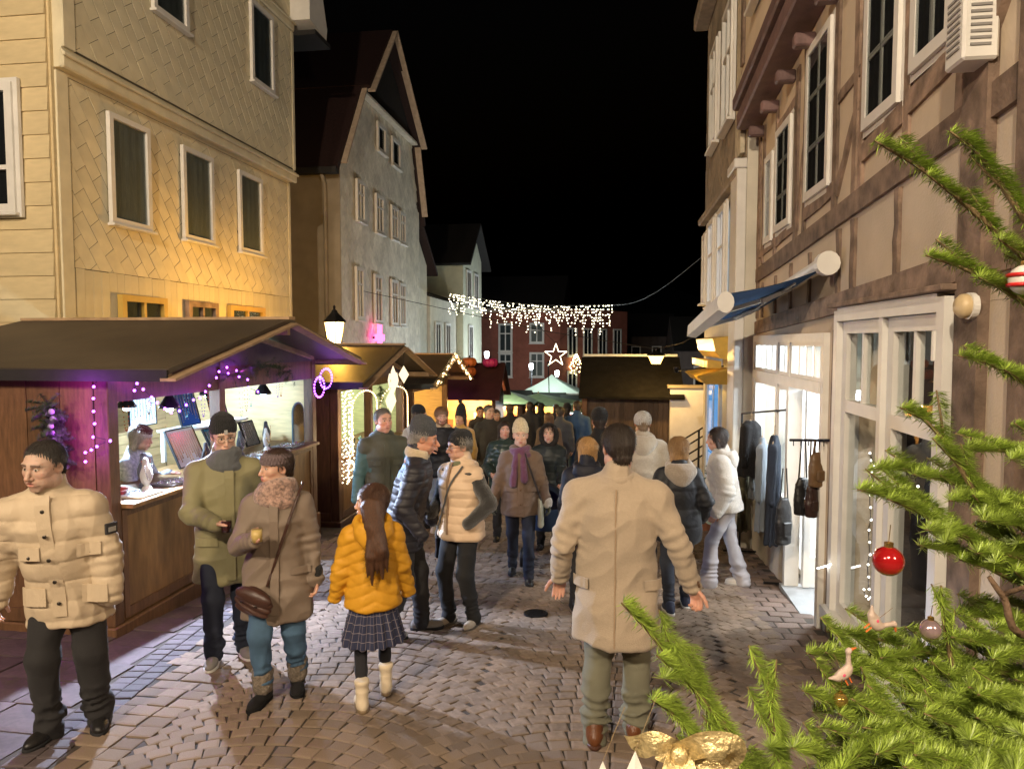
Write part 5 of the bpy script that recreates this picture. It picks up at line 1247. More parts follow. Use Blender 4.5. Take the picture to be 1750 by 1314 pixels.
        for i in (0, 1):
            S.cone(C_+(0, .012, .035*k), s.sh[i]+(0, 0, -.008), .055*k+b*.5, .054*k+b*.7+shoulder, .06)
            if sleeves:
                S.cone(s.sh[i]+(0, 0, -.01), s.elb[i], .056*k+b*.8+sl, .047*k+b*.75+sl, .04); S.cone(s.elb[i], s.wri[i]+(s.wri[i]-s.elb[i])*.02, .047*k+b*.75+sl, .035*k+b*.6+sl*1.0, .02)
            else: S.cone(s.sh[i], s.sh[i]+(s.elb[i]-s.sh[i])*.12, .054*k+b*.8, .05*k+b*.8, .03)
        if collar: S.cone(s.nb+(0, .01, -.03), s.nb+np.array([0, .012, collar]), .075*k+b*.3, .068*k+b*.3, .03)
        bent = [np.clip(1-abs(np.linalg.norm(s.wri[i]-s.sh[i])/(.54*k)), 0, 1) for i in (0, 1)]
        def disp(V, N):
            d = np.zeros(len(V)); X = V[:, 0]-H_[0]
            if quilt:
                ph = V[:, 2]/quilt+chev*np.abs(X)/quilt; d += qa*(np.abs(np.sin(np.pi*ph))**.4-.78)
                d += .35*qa*sines(V, 48, seed, aniso=(1, 1, .6))
            low = np.clip((C_[2]-V[:, 2])/(C_[2]-h0), 0, 1); d += wr*1.1*crease(V, 15, seed+5, (1.3, 1.3, .28))*(.2+.8*low)+wr*.6*crease(V, 26, seed+9, (.8, .8, 1.0))+wr*.3*sines(V, 14, seed+3)
            for i in (0, 1):
                w = np.exp(-(np.linalg.norm(V-s.elb[i], axis=1)/.11)**2); d += wr*.6*w*np.sin(V@((s.wri[i]-s.sh[i])/np.linalg.norm(s.wri[i]-s.sh[i]))*95+4*sines(V, 12, 3))
                w = np.exp(-(np.linalg.norm(V-s.wri[i], axis=1)/.09)**2); d += wr*.4*w*np.sin(V@((s.wri[i]-s.elb[i])/np.linalg.norm(s.wri[i]-s.elb[i]))*120)
                w = np.exp(-(np.linalg.norm(V-(s.sh[i]+C_*0+np.array([0, 0, -.13])), axis=1)/.12)**2); d += wr*.35*w*np.sin((V[:, 2]+.7*np.abs(X))*75)
            return d
        o = s.part(name, S, s.res(.0075, .013, .022), mat, disp); s.coatV = s.last; s.coato = o; return o
    def front(s, x, z, back=False, V=None):
        V = s.coatV if V is None else V; m = (np.abs(V[:, 0]-x) < .022) & (np.abs(V[:, 2]-z) < .022)
        if not m.any(): return 0.
        return V[m, 1].max() if back else V[m, 1].min()
    def placket(s, mat, z0, z1, w=.035, buttons=0, bmat=None, x=0, name='placket', back=False, r=.011):
        """front band that follows the coat's surface; buttons on it"""
        n = 16; b = MB(); pr = None; sg = 1 if back else -1
        for i in range(n+1):
            z = z0+(z1-z0)*i/n; y = s.front(x+s.cx(z), z, back); y = y if pr is None else pr*.5+y*.5; pr = y
            for dx, dy in ((-w, .004), (-w, -.006), (w, -.006), (w, .004)): b.v.append((x+s.cx(z)+dx, y+sg*-dy, z)); b.a.append(0)
            if i: q = 4*i-4; b.f += [(q+j, q+(j+1) % 4, q+4+(j+1) % 4, q+4+j) for j in range(4)]
        o = b.build(name, mat, s.coato, smooth=False)
        for k in range(buttons):
            z = z0+(z1-z0)*(k+.6)/(buttons+.2); y = s.front(x+s.cx(z), z, back)+sg*.011; bb = MB(); bb.ball((x+s.cx(z), y, z), (r, .004, r), 10, 6); bb.build('button', bmat, o, smooth=True)
        return o
    def cx(s, z): t = (z-s.hipc[2])/(s.shc[2]-s.hipc[2]); t = min(max(t, 0), 1); return s.hipc[0]+(s.shc[0]-s.hipc[0])*t
    def pocket(s, mat, x, z, w=.12, hh=.025, back=False, name='pocket_flap'):
        b = MB(); sg = 1 if back else -1; n = 6
        for i in range(n+1):
            xx = x-w/2+w*i/n+s.cx(z)*0
            y = s.front(xx, z, back)
            for dz, dy in ((hh, .003), (hh, -.007), (-hh, -.008), (-hh, .003)): b.v.append((xx, y+sg*-dy, z+dz)); b.a.append(0)
            if i: q = 4*i-4; b.f += [(q+j, q+(j+1) % 4, q+4+(j+1) % 4, q+4+j) for j in range(4)]
        return b.build(name, mat, s.coato)
    def trousers(s, mat, w=.0, cuff=None, flare=0, name='trousers', wr=.005, seed=2, to=0.06, hem=None):
        k = s.sc; S = SDF(); H_ = s.hipc
        S.loft([(H_[0], H_[1], H_[2]-.09*k, .15*k+w*.4, .105*k+w*.4), (H_[0], H_[1]+.005, H_[2]+.0*k, .162*k+w*.4, .115*k+w*.3), (H_[0], H_[1], H_[2]+.12*k, .148*k, .1*k)], .03, rnd=.02)
        for i in (0, 1):
            a = s.ank[i]+np.array([0, 0, to-.085]); S.cone(s.hip[i]+(0, 0, -.03), s.knee[i], .088*k+w, .06*k+w, .035); S.cone(s.knee[i], s.knee[i]*.5+a*.5, .06*k+w, .054*k+w+flare*.5, .03); S.cone(s.knee[i]*.5+a*.5, a, .054*k+w+flare*.5, .047*k+w+flare, .02)
            if cuff: S.cone(a+(0, 0, .0), a+np.array([0, 0, .075]), .055*k+w, .056*k+w, .006)
        def disp(V, N):
            d = wr*.8*crease(V, 20, seed, (.9, .9, .7))
            for i in (0, 1):
                t = np.clip(1-np.abs(V[:, 2]-s.feet[i][2]-.16)/.16, 0, 1)*(np.linalg.norm(V[:, :2]-s.ank[i][:2], axis=1) < .2); d += wr*1.5*t*crease(V, 34, seed+i, (.45, .45, 1.7))
                w_ = np.exp(-(np.linalg.norm(V-s.knee[i]-np.array([0, .05, 0]), axis=1)/.1)**2); d += wr*.8*w_*sines(V, 60, seed+3, aniso=(.5, .5, 1.6))
            return d
        return s.part(name, S, s.res(.0095, .014, .022), mat, disp)
    def shoes(s, mat, sole=None, shaft=0, fat=0, name='shoe', shaftmat=None, toelift=(0, 0)):
        out = []
        for i in (0, 1):
            f = s.feet[i]; R = rotm(s.toe[i]); k = s.sc; S = SDF(); F = lambda x, y, z: R@np.array([x, y, z])*k+f
            S.ell(F(0, -.085, .035), np.array([.043+fat, .1, .042])*k, .03, 1, R); S.ell(F(0, .03, .045), np.array([.036+fat, .062, .055])*k, .03, 1, R); S.cone(F(0, .02, .06), F(0, .012, .1+shaft), .04*k+fat, .044*k+fat+shaft*.06, .03)
            S.cut((0, 0, -1), -(f[2]+.012))
            if shaft: S.cut((0, 0, 1), f[2]+(.1+shaft)*k+.02)
            o = s.part(name, S, s.res(.006, .009, .014), mat, lambda V, N: .0015*sines(V, 70, 3+i)+(.004*np.sin(V[:, 2]*70)*(V[:, 2] > f[2]+.12) if shaft else 0))
            S2 = SDF(); S2.ell(F(0, -.085, .012), np.array([.048+fat, .106, .05])*k, .02, 1, R); S2.ell(F(0, .03, .012), np.array([.04+fat, .067, .05])*k, .03, 1, R); S2.cut((0, 0, 1), f[2]+.024); S2.cut((0, 0, -1), -(f[2]-.004))
            s.part('sole', S2, s.res(.006, .009, .014), sole or m_black, parent=o); out.append(o)
        return out
    def beanie(s, mat, z=.028, tilt=-9, tall=.0, cuff=.045, pom=None, loose=0):
        R = rotm(0, tilt, 0); S = SDF(); S.loft([(0, 0, z, .088, .105), (0, 0, z+.05, .09+loose, .107+loose), (0, .006, z+.095+tall*.4, .078+loose, .094+loose), (0, .012, z+.125+tall*.8, .052+loose, .064+loose), (0, .016, z+.142+tall, .018+loose*.5, .022+loose*.5)], .01, rnd=.008)
        if cuff: S.loft([(0, 0, z-.004, .0905, .1075), (0, 0, z+cuff, .0935, .1105)], .003, rnd=.008)
        V, F = S.mesh(s.res(.0038, .006, .01)); N = vnormals(V, F); an = np.arctan2(V[:, 0], V[:, 1]); V = V+N*(.0016*np.sin(an*44)+.002*sines(V, 40, 3))[:, None]
        V = V@R.T+np.array([0, .014, .004]); o = mk('hat', s.hw(V), F, mat, s.o)
        if pom is not None: S = SDF(); S.ell((0, .02, z+.17+tall), .035, .01); s.part('pompom', S, s.res(.005, .007, .012), pom, lambda V, N: .006*sines(V, 200, 2), True, o)
        return o
    def hair(s, c, style='short', length=.25, vol=0, seed=1, side=0, rec=0):
        S = SDF(); mat = hairmat(c); v = vol
        S.ell((0, .022, .044), (.0845+v, .101+v, .0865+v), .01)
        if style == 'short':
            S.cone((0, .06, .0), (0, .072, -.05), .066+v*.5, .05, .02); S.ell((0, -.135+rec*.6, -.008+rec), (.078, .075, .075), .012, -1)
            for x in (-1, 1): S.ell((x*.085, -.02, -.05), (.03, .05, .06), .012, -1)
            S.ell((0, .02, -.135), (.12, .13, .075), .015, -1)
        else:
            S.ell((0, -.14, -.03), (.068, .085, .1), .014, -1)
            L = length; w = .075+v
            S.loft([(side*.02, .055, -.09-L, .05+v, .022), (side*.01, .055, -.09-L*.5, .07+v, .035), (0, .045, -.06, w+.005, .055), (0, .03, .04, .08+v, .09)], .02, rnd=.015)
            for x in (-1, 1): S.cone((x*.07, -.01, .03), (x*(.078+v*.5), .015, -.1-L*.25), .022+v*.3, .02, .02)
        def disp(V, N): a = np.arctan2(V[:, 0], V[:, 1]+.0); return .0026*np.sin(a*38+6*sines(V, 9, seed))+.004*sines(V, 32, seed, aniso=(1, 1, .35))+.0025*sines(V, 90, seed+2, aniso=(1, 1, .3))
        o = s.part('hair', S, s.res(.0042, .0065, .01), mat, disp, True)
        if s.q < 2: s.strands(o, s.last, mat, style, seed)
        return o
    def strands(s, o, V, mat, style, seed, n=None):
        """loose flat strands over the hair so that its outline is not moulded"""
        r = np.random.RandomState(seed+40); n = n or (2600 if s.q == 0 else 900); cr = s.hw(np.array([[0, .04, .13]]))[0]; c0 = s.hw(np.array([[0, .02, .03]]))[0]
        hl = ((V-s.hc)@s.Rh)/s.hs; ok = np.where((hl[:, 1] > (-.02 if style == 'short' else -.06)) | (hl[:, 2] > .1))[0]; P = V[ok[r.randint(0, len(ok), n)]]; N = P-c0; N /= np.linalg.norm(N, axis=1, keepdims=True); T = P-cr; T /= np.linalg.norm(T, axis=1, keepdims=True)+1e-6; T = T*.6+np.array([0, 0, -.7])+r.normal(0, .22, (n, 3)); T -= N*(np.sum(T*N, 1, keepdims=True)); T /= np.linalg.norm(T, axis=1, keepdims=True)+1e-6
        L = r.uniform(.015, .04, n)*(1.8 if style == 'long' else 1); W = np.cross(T, N)*.0011; lift = r.uniform(-.001, .006, n)
        A = P+N*.001; B = P+T*(L*.5)[:, None]+N*(lift+.002)[:, None]; C = P+T*L[:, None]+N*(lift*.8)[:, None]-np.array([0, 0, .003])
        VV = np.stack([A-W, A+W, B-W, B+W, C, C+W*.3], 1).reshape(-1, 3); F = (np.array([[0, 1, 3, 2], [2, 3, 5, 4]])[None]+6*np.arange(n)[:, None, None]).reshape(-1, 4)
        k = mk('strands', VV, F, mat, o); k['kind'] = 'stuff'; return k
    def scarf(s, mat, R0=.088, r=.036, n=2, tail=None, seed=3, up=0):
        S = SDF()
        for i in range(n): S.tor(s.nb+np.array([.008*(-1)**i, -.012-.006*i, -.035+.032*i+up]), R0-.008*i, r-.003*i, .02, 1, rotm(30*i, 8-14*i, 10*(-1)**i), (1, 1, 1.05))
        if tail:
            for (x, L) in tail:
                y = min(s.front(x+s.nb[0], s.nb[2]-.25), s.front(x+s.nb[0], s.nb[2]-.2)); S.cone(s.nb+(x*.6, -.09, -.02), np.array([x+s.nb[0], y-.012, s.nb[2]-.16]), .034, .034, .02); S.cone(np.array([x+s.nb[0], y-.012, s.nb[2]-.16]), np.array([x*1.3+s.nb[0], y-.008, s.nb[2]-L]), .034, .04, .01)
        return s.part('scarf', S, s.res(.006, .009, .015), mat, lambda V, N: .006*sines(V, 45, seed, aniso=(1, 1, 1.5))+.003*sines(V, 120, seed+1))
    def hood_down(s, mat, r=.07, fur=None):
        q = r/.085; S = SDF(); S.ell(s.nb+np.array([0, .09, -.035]), (.125*q, .062*q, .085*q), .03); S.ell(s.nb+np.array([0, .115, -.09]), (.075*q, .045*q, .085*q), .05); S.ell(s.nb+np.array([0, .055, .05]), (.088, .07, .075), .025, -1); S.tor(s.nb+np.array([0, .035, .005]), .088, .026*q, .02, 1, rotm(0, -22, 0), (1.1, 1.05, 1.2))
        return s.part('hood', S, s.res(.008, .011, .018), mat, lambda V, N: .006*sines(V, 35, 4)+.003*sines(V, 90, 5))
    def hood_ruff(s, mat):
        S = SDF(); S.tor((0, -.01, -.02), .112, .034, .02, 1, rotm(0, 75, 0), (.95, 1.2, 1)); S.ell((0, .05, .0), (.115, .09, .13), .03)
        S.ell((0, -.12, -.0), (.085, .11, .115), .02, -1)
        return s.part('fur_hood', S, s.res(.006, .008, .013), mat, lambda V, N: .007*sines(V, 190, 4)+.006*sines(V, 80, 5), True)
    def glasses(s, mat):
        b = MB()
        for x in (-1, 1):
            b.tube([(x*.031+.024*math.cos(t), -.1, .008+.019*math.sin(t)) for t in np.linspace(0, 2*math.pi, 20, endpoint=False)], .0016, 5, closed=True); b.tube([(x*.055, -.1, .012), (x*.082, -.02, .012), (x*.084, .03, .004)], .0016, 5)
        b.tube([(-.008, -.1, .011), (0, -.104, .014), (.008, -.1, .011)], .0016, 5)
        b.v = [tuple(p) for p in s.hw(np.array(b.v))]; return b.build('glasses', mat, s.o)
    def world(s, p): c, sn = math.cos(R_(s.face)), math.sin(R_(s.face)); return (s.pos[0]+c*p[0]-sn*p[1], s.pos[1]+sn*p[0]+c*p[1], s.g0+p[2])
# ================================================================ the people
def X_at(px, Y, py=760): return ony(px, py, Y)[0]
blackn = cloth('black', (.012, .012, .014), 'nylon'); blackw = cloth('black_weave', (.014, .013, .014)); dnavy = cloth('navy_jeans', (.016, .02, .035), 'denim'); jeans = cloth('blue_jeans', (.06, .12, .2), 'denim')
leath = cloth('brown_leather', (.07, .03, .018), 'leather'); shoeb = cloth('black_shoe', (.015, .014, .014), 'leather'); greys = cloth('grey_shoe', (.22, .2, .18)); solew = cloth('white_sole', (.55, .52, .48), 'leather')
SK = (.52, .33, .25); SK2 = (.56, .37, .28)
metalb = M('dark_metal', (.08, .07, .06), .3, .1, 20, 0, metal=.9)

# 1 man in the cream puffer
p = Person('man in cream quilted jacket and black trousers beside the nearest stall, mouth open', -3.08, 3.62, 24, 1.76, q=0,
           feet=((.10, .05, 12), (-.13, -.06, -22)), hands=[(.235, -.13, .83), (-.36, -.05, .80)], elbow=[(1, .5, -.1), (-.6, 1, 0)], lean=(-.04, -.13), head=(-24, 12, 4), skin=(.52, .35, .27), brow=(.05, .035, .028), jaw=1.2, nose=1.08, old=1, mouth=.9, curl=(None, .5), bulk=1.1, hs=1.06, stubble=.25)
cream = cloth('cream_nylon', (.50, .40, .28), 'nylon')
p.coat(cream, hem=.68, b=.045, quilt=.118, qa=.011, collar=.085, belly=.025, name='jacket', wr=.009, seed=4, sl=.008)
p.placket(cream, .74, 1.43, .034, 5, metalb); 
for x in (-.13, .15): p.pocket(cream, x, 1.12, .11, .035); p.pocket(cream, x*1.08, .86, .13, .05, name='side_pocket')
for x in (-.13, .15): b = MB(); b.ball((x, p.front(x, 1.1)-.012, 1.1), (.01, .005, .01), 8, 6); b.build('snap', metalb, p.coato)
# woven sleeve badge
e = p.sh[0]*.55+p.elb[0]*.45; b = MB(); b.box((e[0]+.088, e[1]-.052, e[2]), (.012, .07, .06), Matrix.Rotation(R_(-38), 3, 'Z')); bd = b.build('sleeve_badge', cloth('badge', (.03, .028, .03)), p.coato)
b = MB(); b.box((e[0]+.094, e[1]-.056, e[2]-.004), (.006, .044, .026), Matrix.Rotation(R_(-38), 3, 'Z')); b.build('badge_print', cloth('badge_print', (.3, .28, .25)), bd)
p.trousers(cloth('black_trousers', (.016, .015, .016)), .022, wr=.010, to=.03); p.shoes(shoeb, name='shoe', fat=.004); p.hair((.03, .024, .02), 'short', vol=-.001, rec=.03)

# 2 man in the green parka
p = Person('man in olive parka with black beanie, glasses and dark mug', -2.8, 4.78, 33, 1.83, q=0, feet=((.1, .07, 10), (-.11, -.05, -14)), hands=[(.3, .0, .84), (-.09, -.34, 1.10)], elbow=[None, (-.8, .7, -.4)], head=(6, 14, -4), skin=SK2, brow=(.1, .06, .03), curl=(.5, 1.15),
           palm=[None, ((.9, -.25, .1), (0, -.25, -.5))], bulk=1.02, lip=(.45, .2, .16))
P2 = p; olive = cloth('olive_parka', (.21, .19, .095), 'weave', rough=.6)
p.coat(olive, hem=.60, b=.035, collar=.06, flare=.02, name='parka', wr=.009, seed=8, belly=.015); p.placket(olive, .64, 1.42, .03, x=.02); p.pocket(olive, .14, .92, .14, .03); p.pocket(olive, -.14, .92, .14, .03)
p.trousers(dnavy, .012, wr=.008); p.shoes(greys, solew); p.beanie(cloth('black_knit', (.012, .012, .013), 'knit'), cuff=.05); p.scarf(cloth('grey_scarf', (.085, .09, .095), 'wool'), .09, .045, 3, up=-.01); p.glasses(metalb); p.hair((.10, .06, .03), 'short', vol=-.004)
b = MB(); b.box((0, 0, 0), (.022, .006, .03)); bv = p.hw(np.array(b.v)+np.array([0, -.106, .07])); b.v = [tuple(v) for v in bv]; b.build('hat_badge', cloth('grey_badge', (.4, .4, .38)), p.o)

# 3 woman with the headband
p = Person('woman in taupe parka with knitted headband, patterned scarf and cuffed jeans', -2.13, 4.24, 18, 1.66, fem=1, q=0, feet=((.09, .10, 6), (-.10, -.08, -20)), hands=[(.245, -.05, .72), (-.10, -.27, 1.11)], elbow=[(.5, 1, 0), (-.7, .5, -1)], head=(-56, 4, 4), skin=(.54, .34, .25), lip=(.5, .14, .12),
           curl=(.5, 1.2), palm=[None, ((.1, -.55, .75), (.8, .1, 0))], bulk=1.08, nose=1.05)
P3 = p; taupe = cloth('taupe_parka', (.185, .14, .105), 'weave', rough=.6)
p.coat(taupe, hem=.585, b=.032, collar=.03, flare=.028, name='parka', wr=.010, seed=12); p.placket(taupe, .6, 1.32, .026); p.pocket(taupe, .15, .86, .12, .022)
p.trousers(jeans, .014, cuff=None, wr=.008, to=.16)
for i in (0, 1): a = p.ank[i]; S = SDF(); S.cone(a+(0, 0, .02), a+np.array([0, 0, .1]), .063, .068, .004); p.part('fur_cuff', S, .007, cloth('grey_fur', (.17, .14, .11), 'fur'), lambda V, N: .006*sines(V, 120, 3)); p.shoes(cloth('black_suede', (.02, .018, .018)), name='boot', shaft=.02, fat=.006)
S = SDF(); S.loft([(0, .006, .03, .088, .104), (0, .006, .045, .093, .11), (0, .01, .08, .09, .107), (0, .014, .105, .076, .092)], .01, rnd=.012)
p.part('headband', S, .004, cloth('mauve_knit', (.125, .09, .095), 'knit'), lambda V, N: .004*np.sin(np.arctan2(V[:, 0], V[:, 1])*26)*np.cos(V[:, 2]*120), True)
p.hair((.05, .026, .016), 'short', vol=.0)
p.hood_down(taupe, .085); p.scarf(M('patterned_scarf', (.30, .19, .15), .95, .75, 55, .9, 90, sheen=.3), .098, .048, 3, up=-.015)
S = SDF(); S.cone(p.wri[0]+(0, 0, .05), p.wri[0]+(0, 0, -.0), .05, .047, .01); p.part('knit_cuff', S, .006, cloth('black_knit', (.012, .012, .013), 'knit'))

# 4 girl in the yellow puffer
p = Person('girl in yellow quilted jacket, tartan skirt and white boots seen from behind', -1.5, 4.22, 204, 1.41, fem=1, q=0, feet=((.075, .06, 6), (-.09, -.10, -6, .03)), hands=[(.23, -.06, .68), (-.23, -.06, .68)], head=(80, 4, 0), skin=(.56, .34, .24), curl=(None, None), sw=.165, bulk=.98, hs=1.05)
yel = cloth('yellow_nylon', (.55, .27, .018), 'nylon')
p.coat(yel, hem=.80, b=.038, quilt=.07, qa=.010, chev=.45, collar=.04, name='jacket', wr=.007, seed=6, flare=.02); p.hood_down(yel, .085)
S = SDF(); z0 = .43*p.sc; hc = p.hipc; S.loft([(hc[0], hc[1], .40, .20, .155), (hc[0], hc[1], .62, .145, .108), (hc[0], hc[1], hc[2]-.0, .11, .08)], .02, rnd=.008)
tart = bpy.data.materials.new('tartan'); tart.use_nodes = True; MATS['tartan'] = tart
_n = tart.node_tree.nodes; _l = tart.node_tree.links; _b = _n['Principled BSDF']; _b.inputs['Roughness'].default_value = .9
_tc = _n.new('ShaderNodeTexCoord'); _sp = _n.new('ShaderNodeSeparateXYZ'); _l.new(_tc.outputs['Object'], _sp.inputs[0])
_at = _n.new('ShaderNodeMath'); _at.operation = 'ARCTAN2'; _l.new(_sp.outputs[0], _at.inputs[0]); _l.new(_sp.outputs[1], _at.inputs[1])
def _line(sock, freq, width):
    a = _n.new('ShaderNodeMath'); a.operation = 'MULTIPLY'; a.inputs[1].default_value = freq; _l.new(sock, a.inputs[0])
    f = _n.new('ShaderNodeMath'); f.operation = 'FRACT'; _l.new(a.outputs[0], f.inputs[0]); c = _n.new('ShaderNodeMath'); c.operation = 'LESS_THAN'; c.inputs[1].default_value = width; _l.new(f.outputs[0], c.inputs[0]); return c.outputs[0]
_s = _n.new('ShaderNodeMath'); _s.operation = 'MAXIMUM'; _l.new(_line(_at.outputs[0], 5.0, .09), _s.inputs[0]); _l.new(_line(_sp.outputs[2], 20., .08), _s.inputs[1])
_mx = _n.new('ShaderNodeMix'); _mx.data_type = 'RGBA'; _mx.inputs[6].default_value = (.018, .022, .055, 1); _mx.inputs[7].default_value = (.16, .14, .16, 1); _l.new(_s.outputs[0], _mx.inputs[0]); _l.new(_mx.outputs[2], _b.inputs['Base Color'])
p.part('skirt', S, .008, tart, lambda V, N: .008*np.sin(np.arctan2(V[:, 0]-hc[0], V[:, 1]-hc[1])*15)*np.clip((hc[2]-V[:, 2])/.2, 0, 1))
p.trousers(cloth('black_tights', (.012, .012, .016)), -.004, wr=.001, name='tights'); p.shoes(cloth('white_boot', (.60, .50, .36), 'weave'), cloth('tan_sole', (.2, .14, .08), 'leather'), shaft=.12, fat=.004, name='boot')
p.hair((.075, .032, .015), 'long', length=.16, vol=.004, seed=4)
S = SDF(); hb = p.hc+np.array([-.0, .06, -.02]); n_ = p.nb; S.cone(hb, n_+np.array([.0, .115, .0]), .075, .06, .03); S.cone(n_+np.array([0, .115, .0]), n_+np.array([-.03, .175, -.13]), .06, .045, .03)
for x, L, y in ((-.06, .27, .165), (-.035, .31, .175), (-.01, .27, .178), (.015, .34, .178), (.035, .29, .172)): S.cone(n_+np.array([x*.5, .135, -.05]), n_+np.array([x, y, -.16]), .036, .026, .02); S.cone(n_+np.array([x, y, -.16]), n_+np.array([x*1.25, y-.005, -L]), .026, .006, .01)
_lh = p.part('long_hair', S, .0055, hairmat((.075, .032, .015)), lambda V, N: .005*sines(V, 110, 3, aniso=(1, 1, .22))+.004*sines(V, 50, 4, aniso=(1, 1, .3))); p.strands(_lh, p.last, hairmat((.075, .032, .015)), 'long', 8, 2600)

# 5 man in the dark puffer, talking
p = Person('man in dark quilted jacket and grey beanie talking to the woman in the vest', -1.68, 5.52, 98, 1.79, q=0, feet=((.1, -.12, 12), (-.09, .14, -14)), hands=[(.25, -.2, .9), (-.25, -.18, .9)], lean=(.0, -.12), head=(8, 16, 0), skin=(.52, .26, .17), brow=(.16, .13, .1), nose=1.3, old=1, curl=(None, None), bulk=1.05)
dpn = cloth('dark_puffer', (.022, .021, .027), 'nylon', rough=.5)
p.coat(dpn, hem=.73, b=.035, quilt=.062, qa=.009, collar=.07, name='jacket', wr=.007, seed=16); p.trousers(blackw, .015, wr=.006); p.shoes(greys, m_black)
p.beanie(cloth('grey_knit', (.055, .058, .064), 'knit'), cuff=.05, tall=.02, loose=.004); p.hair((.3, .28, .25), 'short', vol=-.004)
S = SDF(); S.tor(p.nb+np.array([0, -.0, .035]), .078, .022, .01, 1, rotm(0, 14, 0), (1, 1.1, 1.9)); S.ell(p.nb+np.array([0, -.1, .05]), (.05, .05, .09), .01, -1); p.part('fleece_collar', S, .006, cloth('beige_fleece', (.5, .4, .26), 'fleece')); p.scarf(cloth('black_scarf', (.014, .014, .015), 'wool'), .07, .022, 1, up=.0)

# 6 woman in the cream vest
p = Person('woman in cream quilted vest, black beanie and glasses, hand in pocket', -1.25, 5.86, -30, 1.69, fem=1, q=0, feet=((.1, .0, 14), (-.1, -.1, -4)), hands=[(.2, -.13, .93), (-.2, -.16, .95)], elbow=[(1, .6, 0), (-.6, 1, 0)], head=(-26, 8, 3), skin=(.56, .33, .24), brow=(.2, .17, .14), curl=(None, None), bulk=1.1, nose=1.1, old=1)
vest = cloth('cream_vest', (.60, .44, .30), 'nylon', rough=.5)
S = SDF(); k = p.sc; S.loft([(p.hipc[0], p.hipc[1], p.hipc[2]-.1, .19, .14), (p.shc[0], p.shc[1], p.shc[2]-.25, .17, .135), (p.shc[0], p.shc[1], p.shc[2], .13, .095)], .02)
for i in (0, 1): S.cone(p.shc, p.sh[i], .07, .07, .05); S.cone(p.sh[i], p.elb[i], .072, .062, .03); S.cone(p.elb[i], p.wri[i], .062, .05, .02)
p.part('sweater', S, .009, cloth('black_fleece', (.013, .012, .012), 'fleece'), lambda V, N: .006*sines(V, 40, 3)+.004*sines(V, 90, 4))
p.coat(vest, hem=.81, b=.045, quilt=.07, qa=.008, sleeves=False, collar=.08, name='vest', wr=.006, seed=21, flare=.01); p.placket(cloth('vest_zip', (.3, .2, .13)), .82, 1.42, .008, name='zip')
p.hood_down(vest, .072); p.trousers(cloth('black_walking', (.01, .01, .011)), .012, wr=.006); p.shoes(cloth('beige_shoe', (.4, .33, .25)), M('brown_sole', (.1, .08, .06), .8)); p.beanie(cloth('black_knit', (.012, .012, .013), 'knit'), cuff=0, z=.012, loose=.004); p.glasses(metalb); p.hair((.25, .22, .18), 'short', vol=.004)
p.scarf(cloth('green_scarf', (.15, .16, .09), 'wool'), .07, .028, 2); b = MB()
pts = []
for i in range(15):
    t = i/14; z = p.shc[2]+.05-t*.62; x = .1-.26*t; pts.append((x+p.hipc[0], p.front(x+p.hipc[0], z)-.008, z))
b.tube(pts, .008, 6); b.build('bag_strap', cloth('strap_grey', (.1, .1, .1)), p.o)
P6 = p

# 7 woman in the beige knitted hat
p = Person('woman in brown duffle jacket, beige knitted hat and purple scarf walking towards the viewer', -.96, 7.4, 8, 1.68, fem=1, q=0, feet=((.07, -.18, 4), (-.1, .2, -4, .02)), hands=[(.29, -.06, .80), (-.29, -.02, .80)], head=(2, 0, 0), skin=(.56, .36, .26), brow=(.2, .13, .08), gloves=(.07, .08, .06), curl=(.5, .5), bulk=1.08)
bro = cloth('brown_duffle', (.135, .088, .06), 'wool', sheen=.12)
p.coat(bro, hem=.74, b=.032, collar=.04, name='jacket', wr=.007, seed=26, flare=.01); p.placket(bro, .74, 1.38, .03, 4, M('horn', (.1, .05, .02), .4)); p.pocket(bro, .12, .98, .13, .022); p.pocket(bro, -.12, .98, .13, .022)
p.hood_down(bro, .07); p.trousers(dnavy, .006, wr=.006); p.shoes(shoeb); p.beanie(cloth('beige_knit', (.52, .43, .28), 'knit'), cuff=.06, tall=.035)
p.scarf(cloth('purple_scarf', (.11, .035, .075), 'wool'), .085, .036, 2, tail=((-.06, .34), (.03, .3)))
for i in (0, 1): S = SDF(); S.cone(p.wri[i]+(0, 0, .02), p.wri[i]-(0, 0, .005), .052, .05, .004); p.part('white_cuff', S, .007, cloth('white_fleece', (.45, .41, .36), 'fleece')); P7 = p

# 8 man in the tan wool coat, back to the viewer
p = Person('man in tan wool coat and olive trousers walking away from the viewer', .03, 4.05, 177, 1.86, q=0, feet=((.12, .10, 6), (-.11, -.02, -10)), hands=[(.33, -.06, .92), (-.42, -.02, .92)], elbow=[(.3, 1, 0), (-.45, 1, 0)], head=(20, 6, 0), skin=(.52, .31, .23), curl=(.4, .65), palm=[(0, .9, .2), (.5, .9, 0)], bulk=1.1, sw=.215, hs=1.02)
tan = cloth('tan_wool', (.35, .28, .205), 'wool', bump=.3)
p.coat(tan, hem=.58, b=.028, collar=.03, name='coat', wr=.011, seed=31, flare=.02, waist=-.012, shoulder=.012); P8 = p
b = MB(); pr = None
for i in range(27):
    z = .60*p.sc+i*(1.43*p.sc-.60*p.sc)/26; y = p.front(p.cx(z), z, True); y = y if pr is None else .5*pr+.5*y; pr = y; b.v += [(p.cx(z)-.0035, y+.0015, z), (p.cx(z)+.0035, y+.0015, z), (p.cx(z)+.0035, y-.01, z), (p.cx(z)-.0035, y-.01, z)]; b.a += [0]*4
    if i: q_ = 4*i-4; b.f += [(q_+j, q_+(j+1) % 4, q_+4+(j+1) % 4, q_+4+j) for j in range(4)]
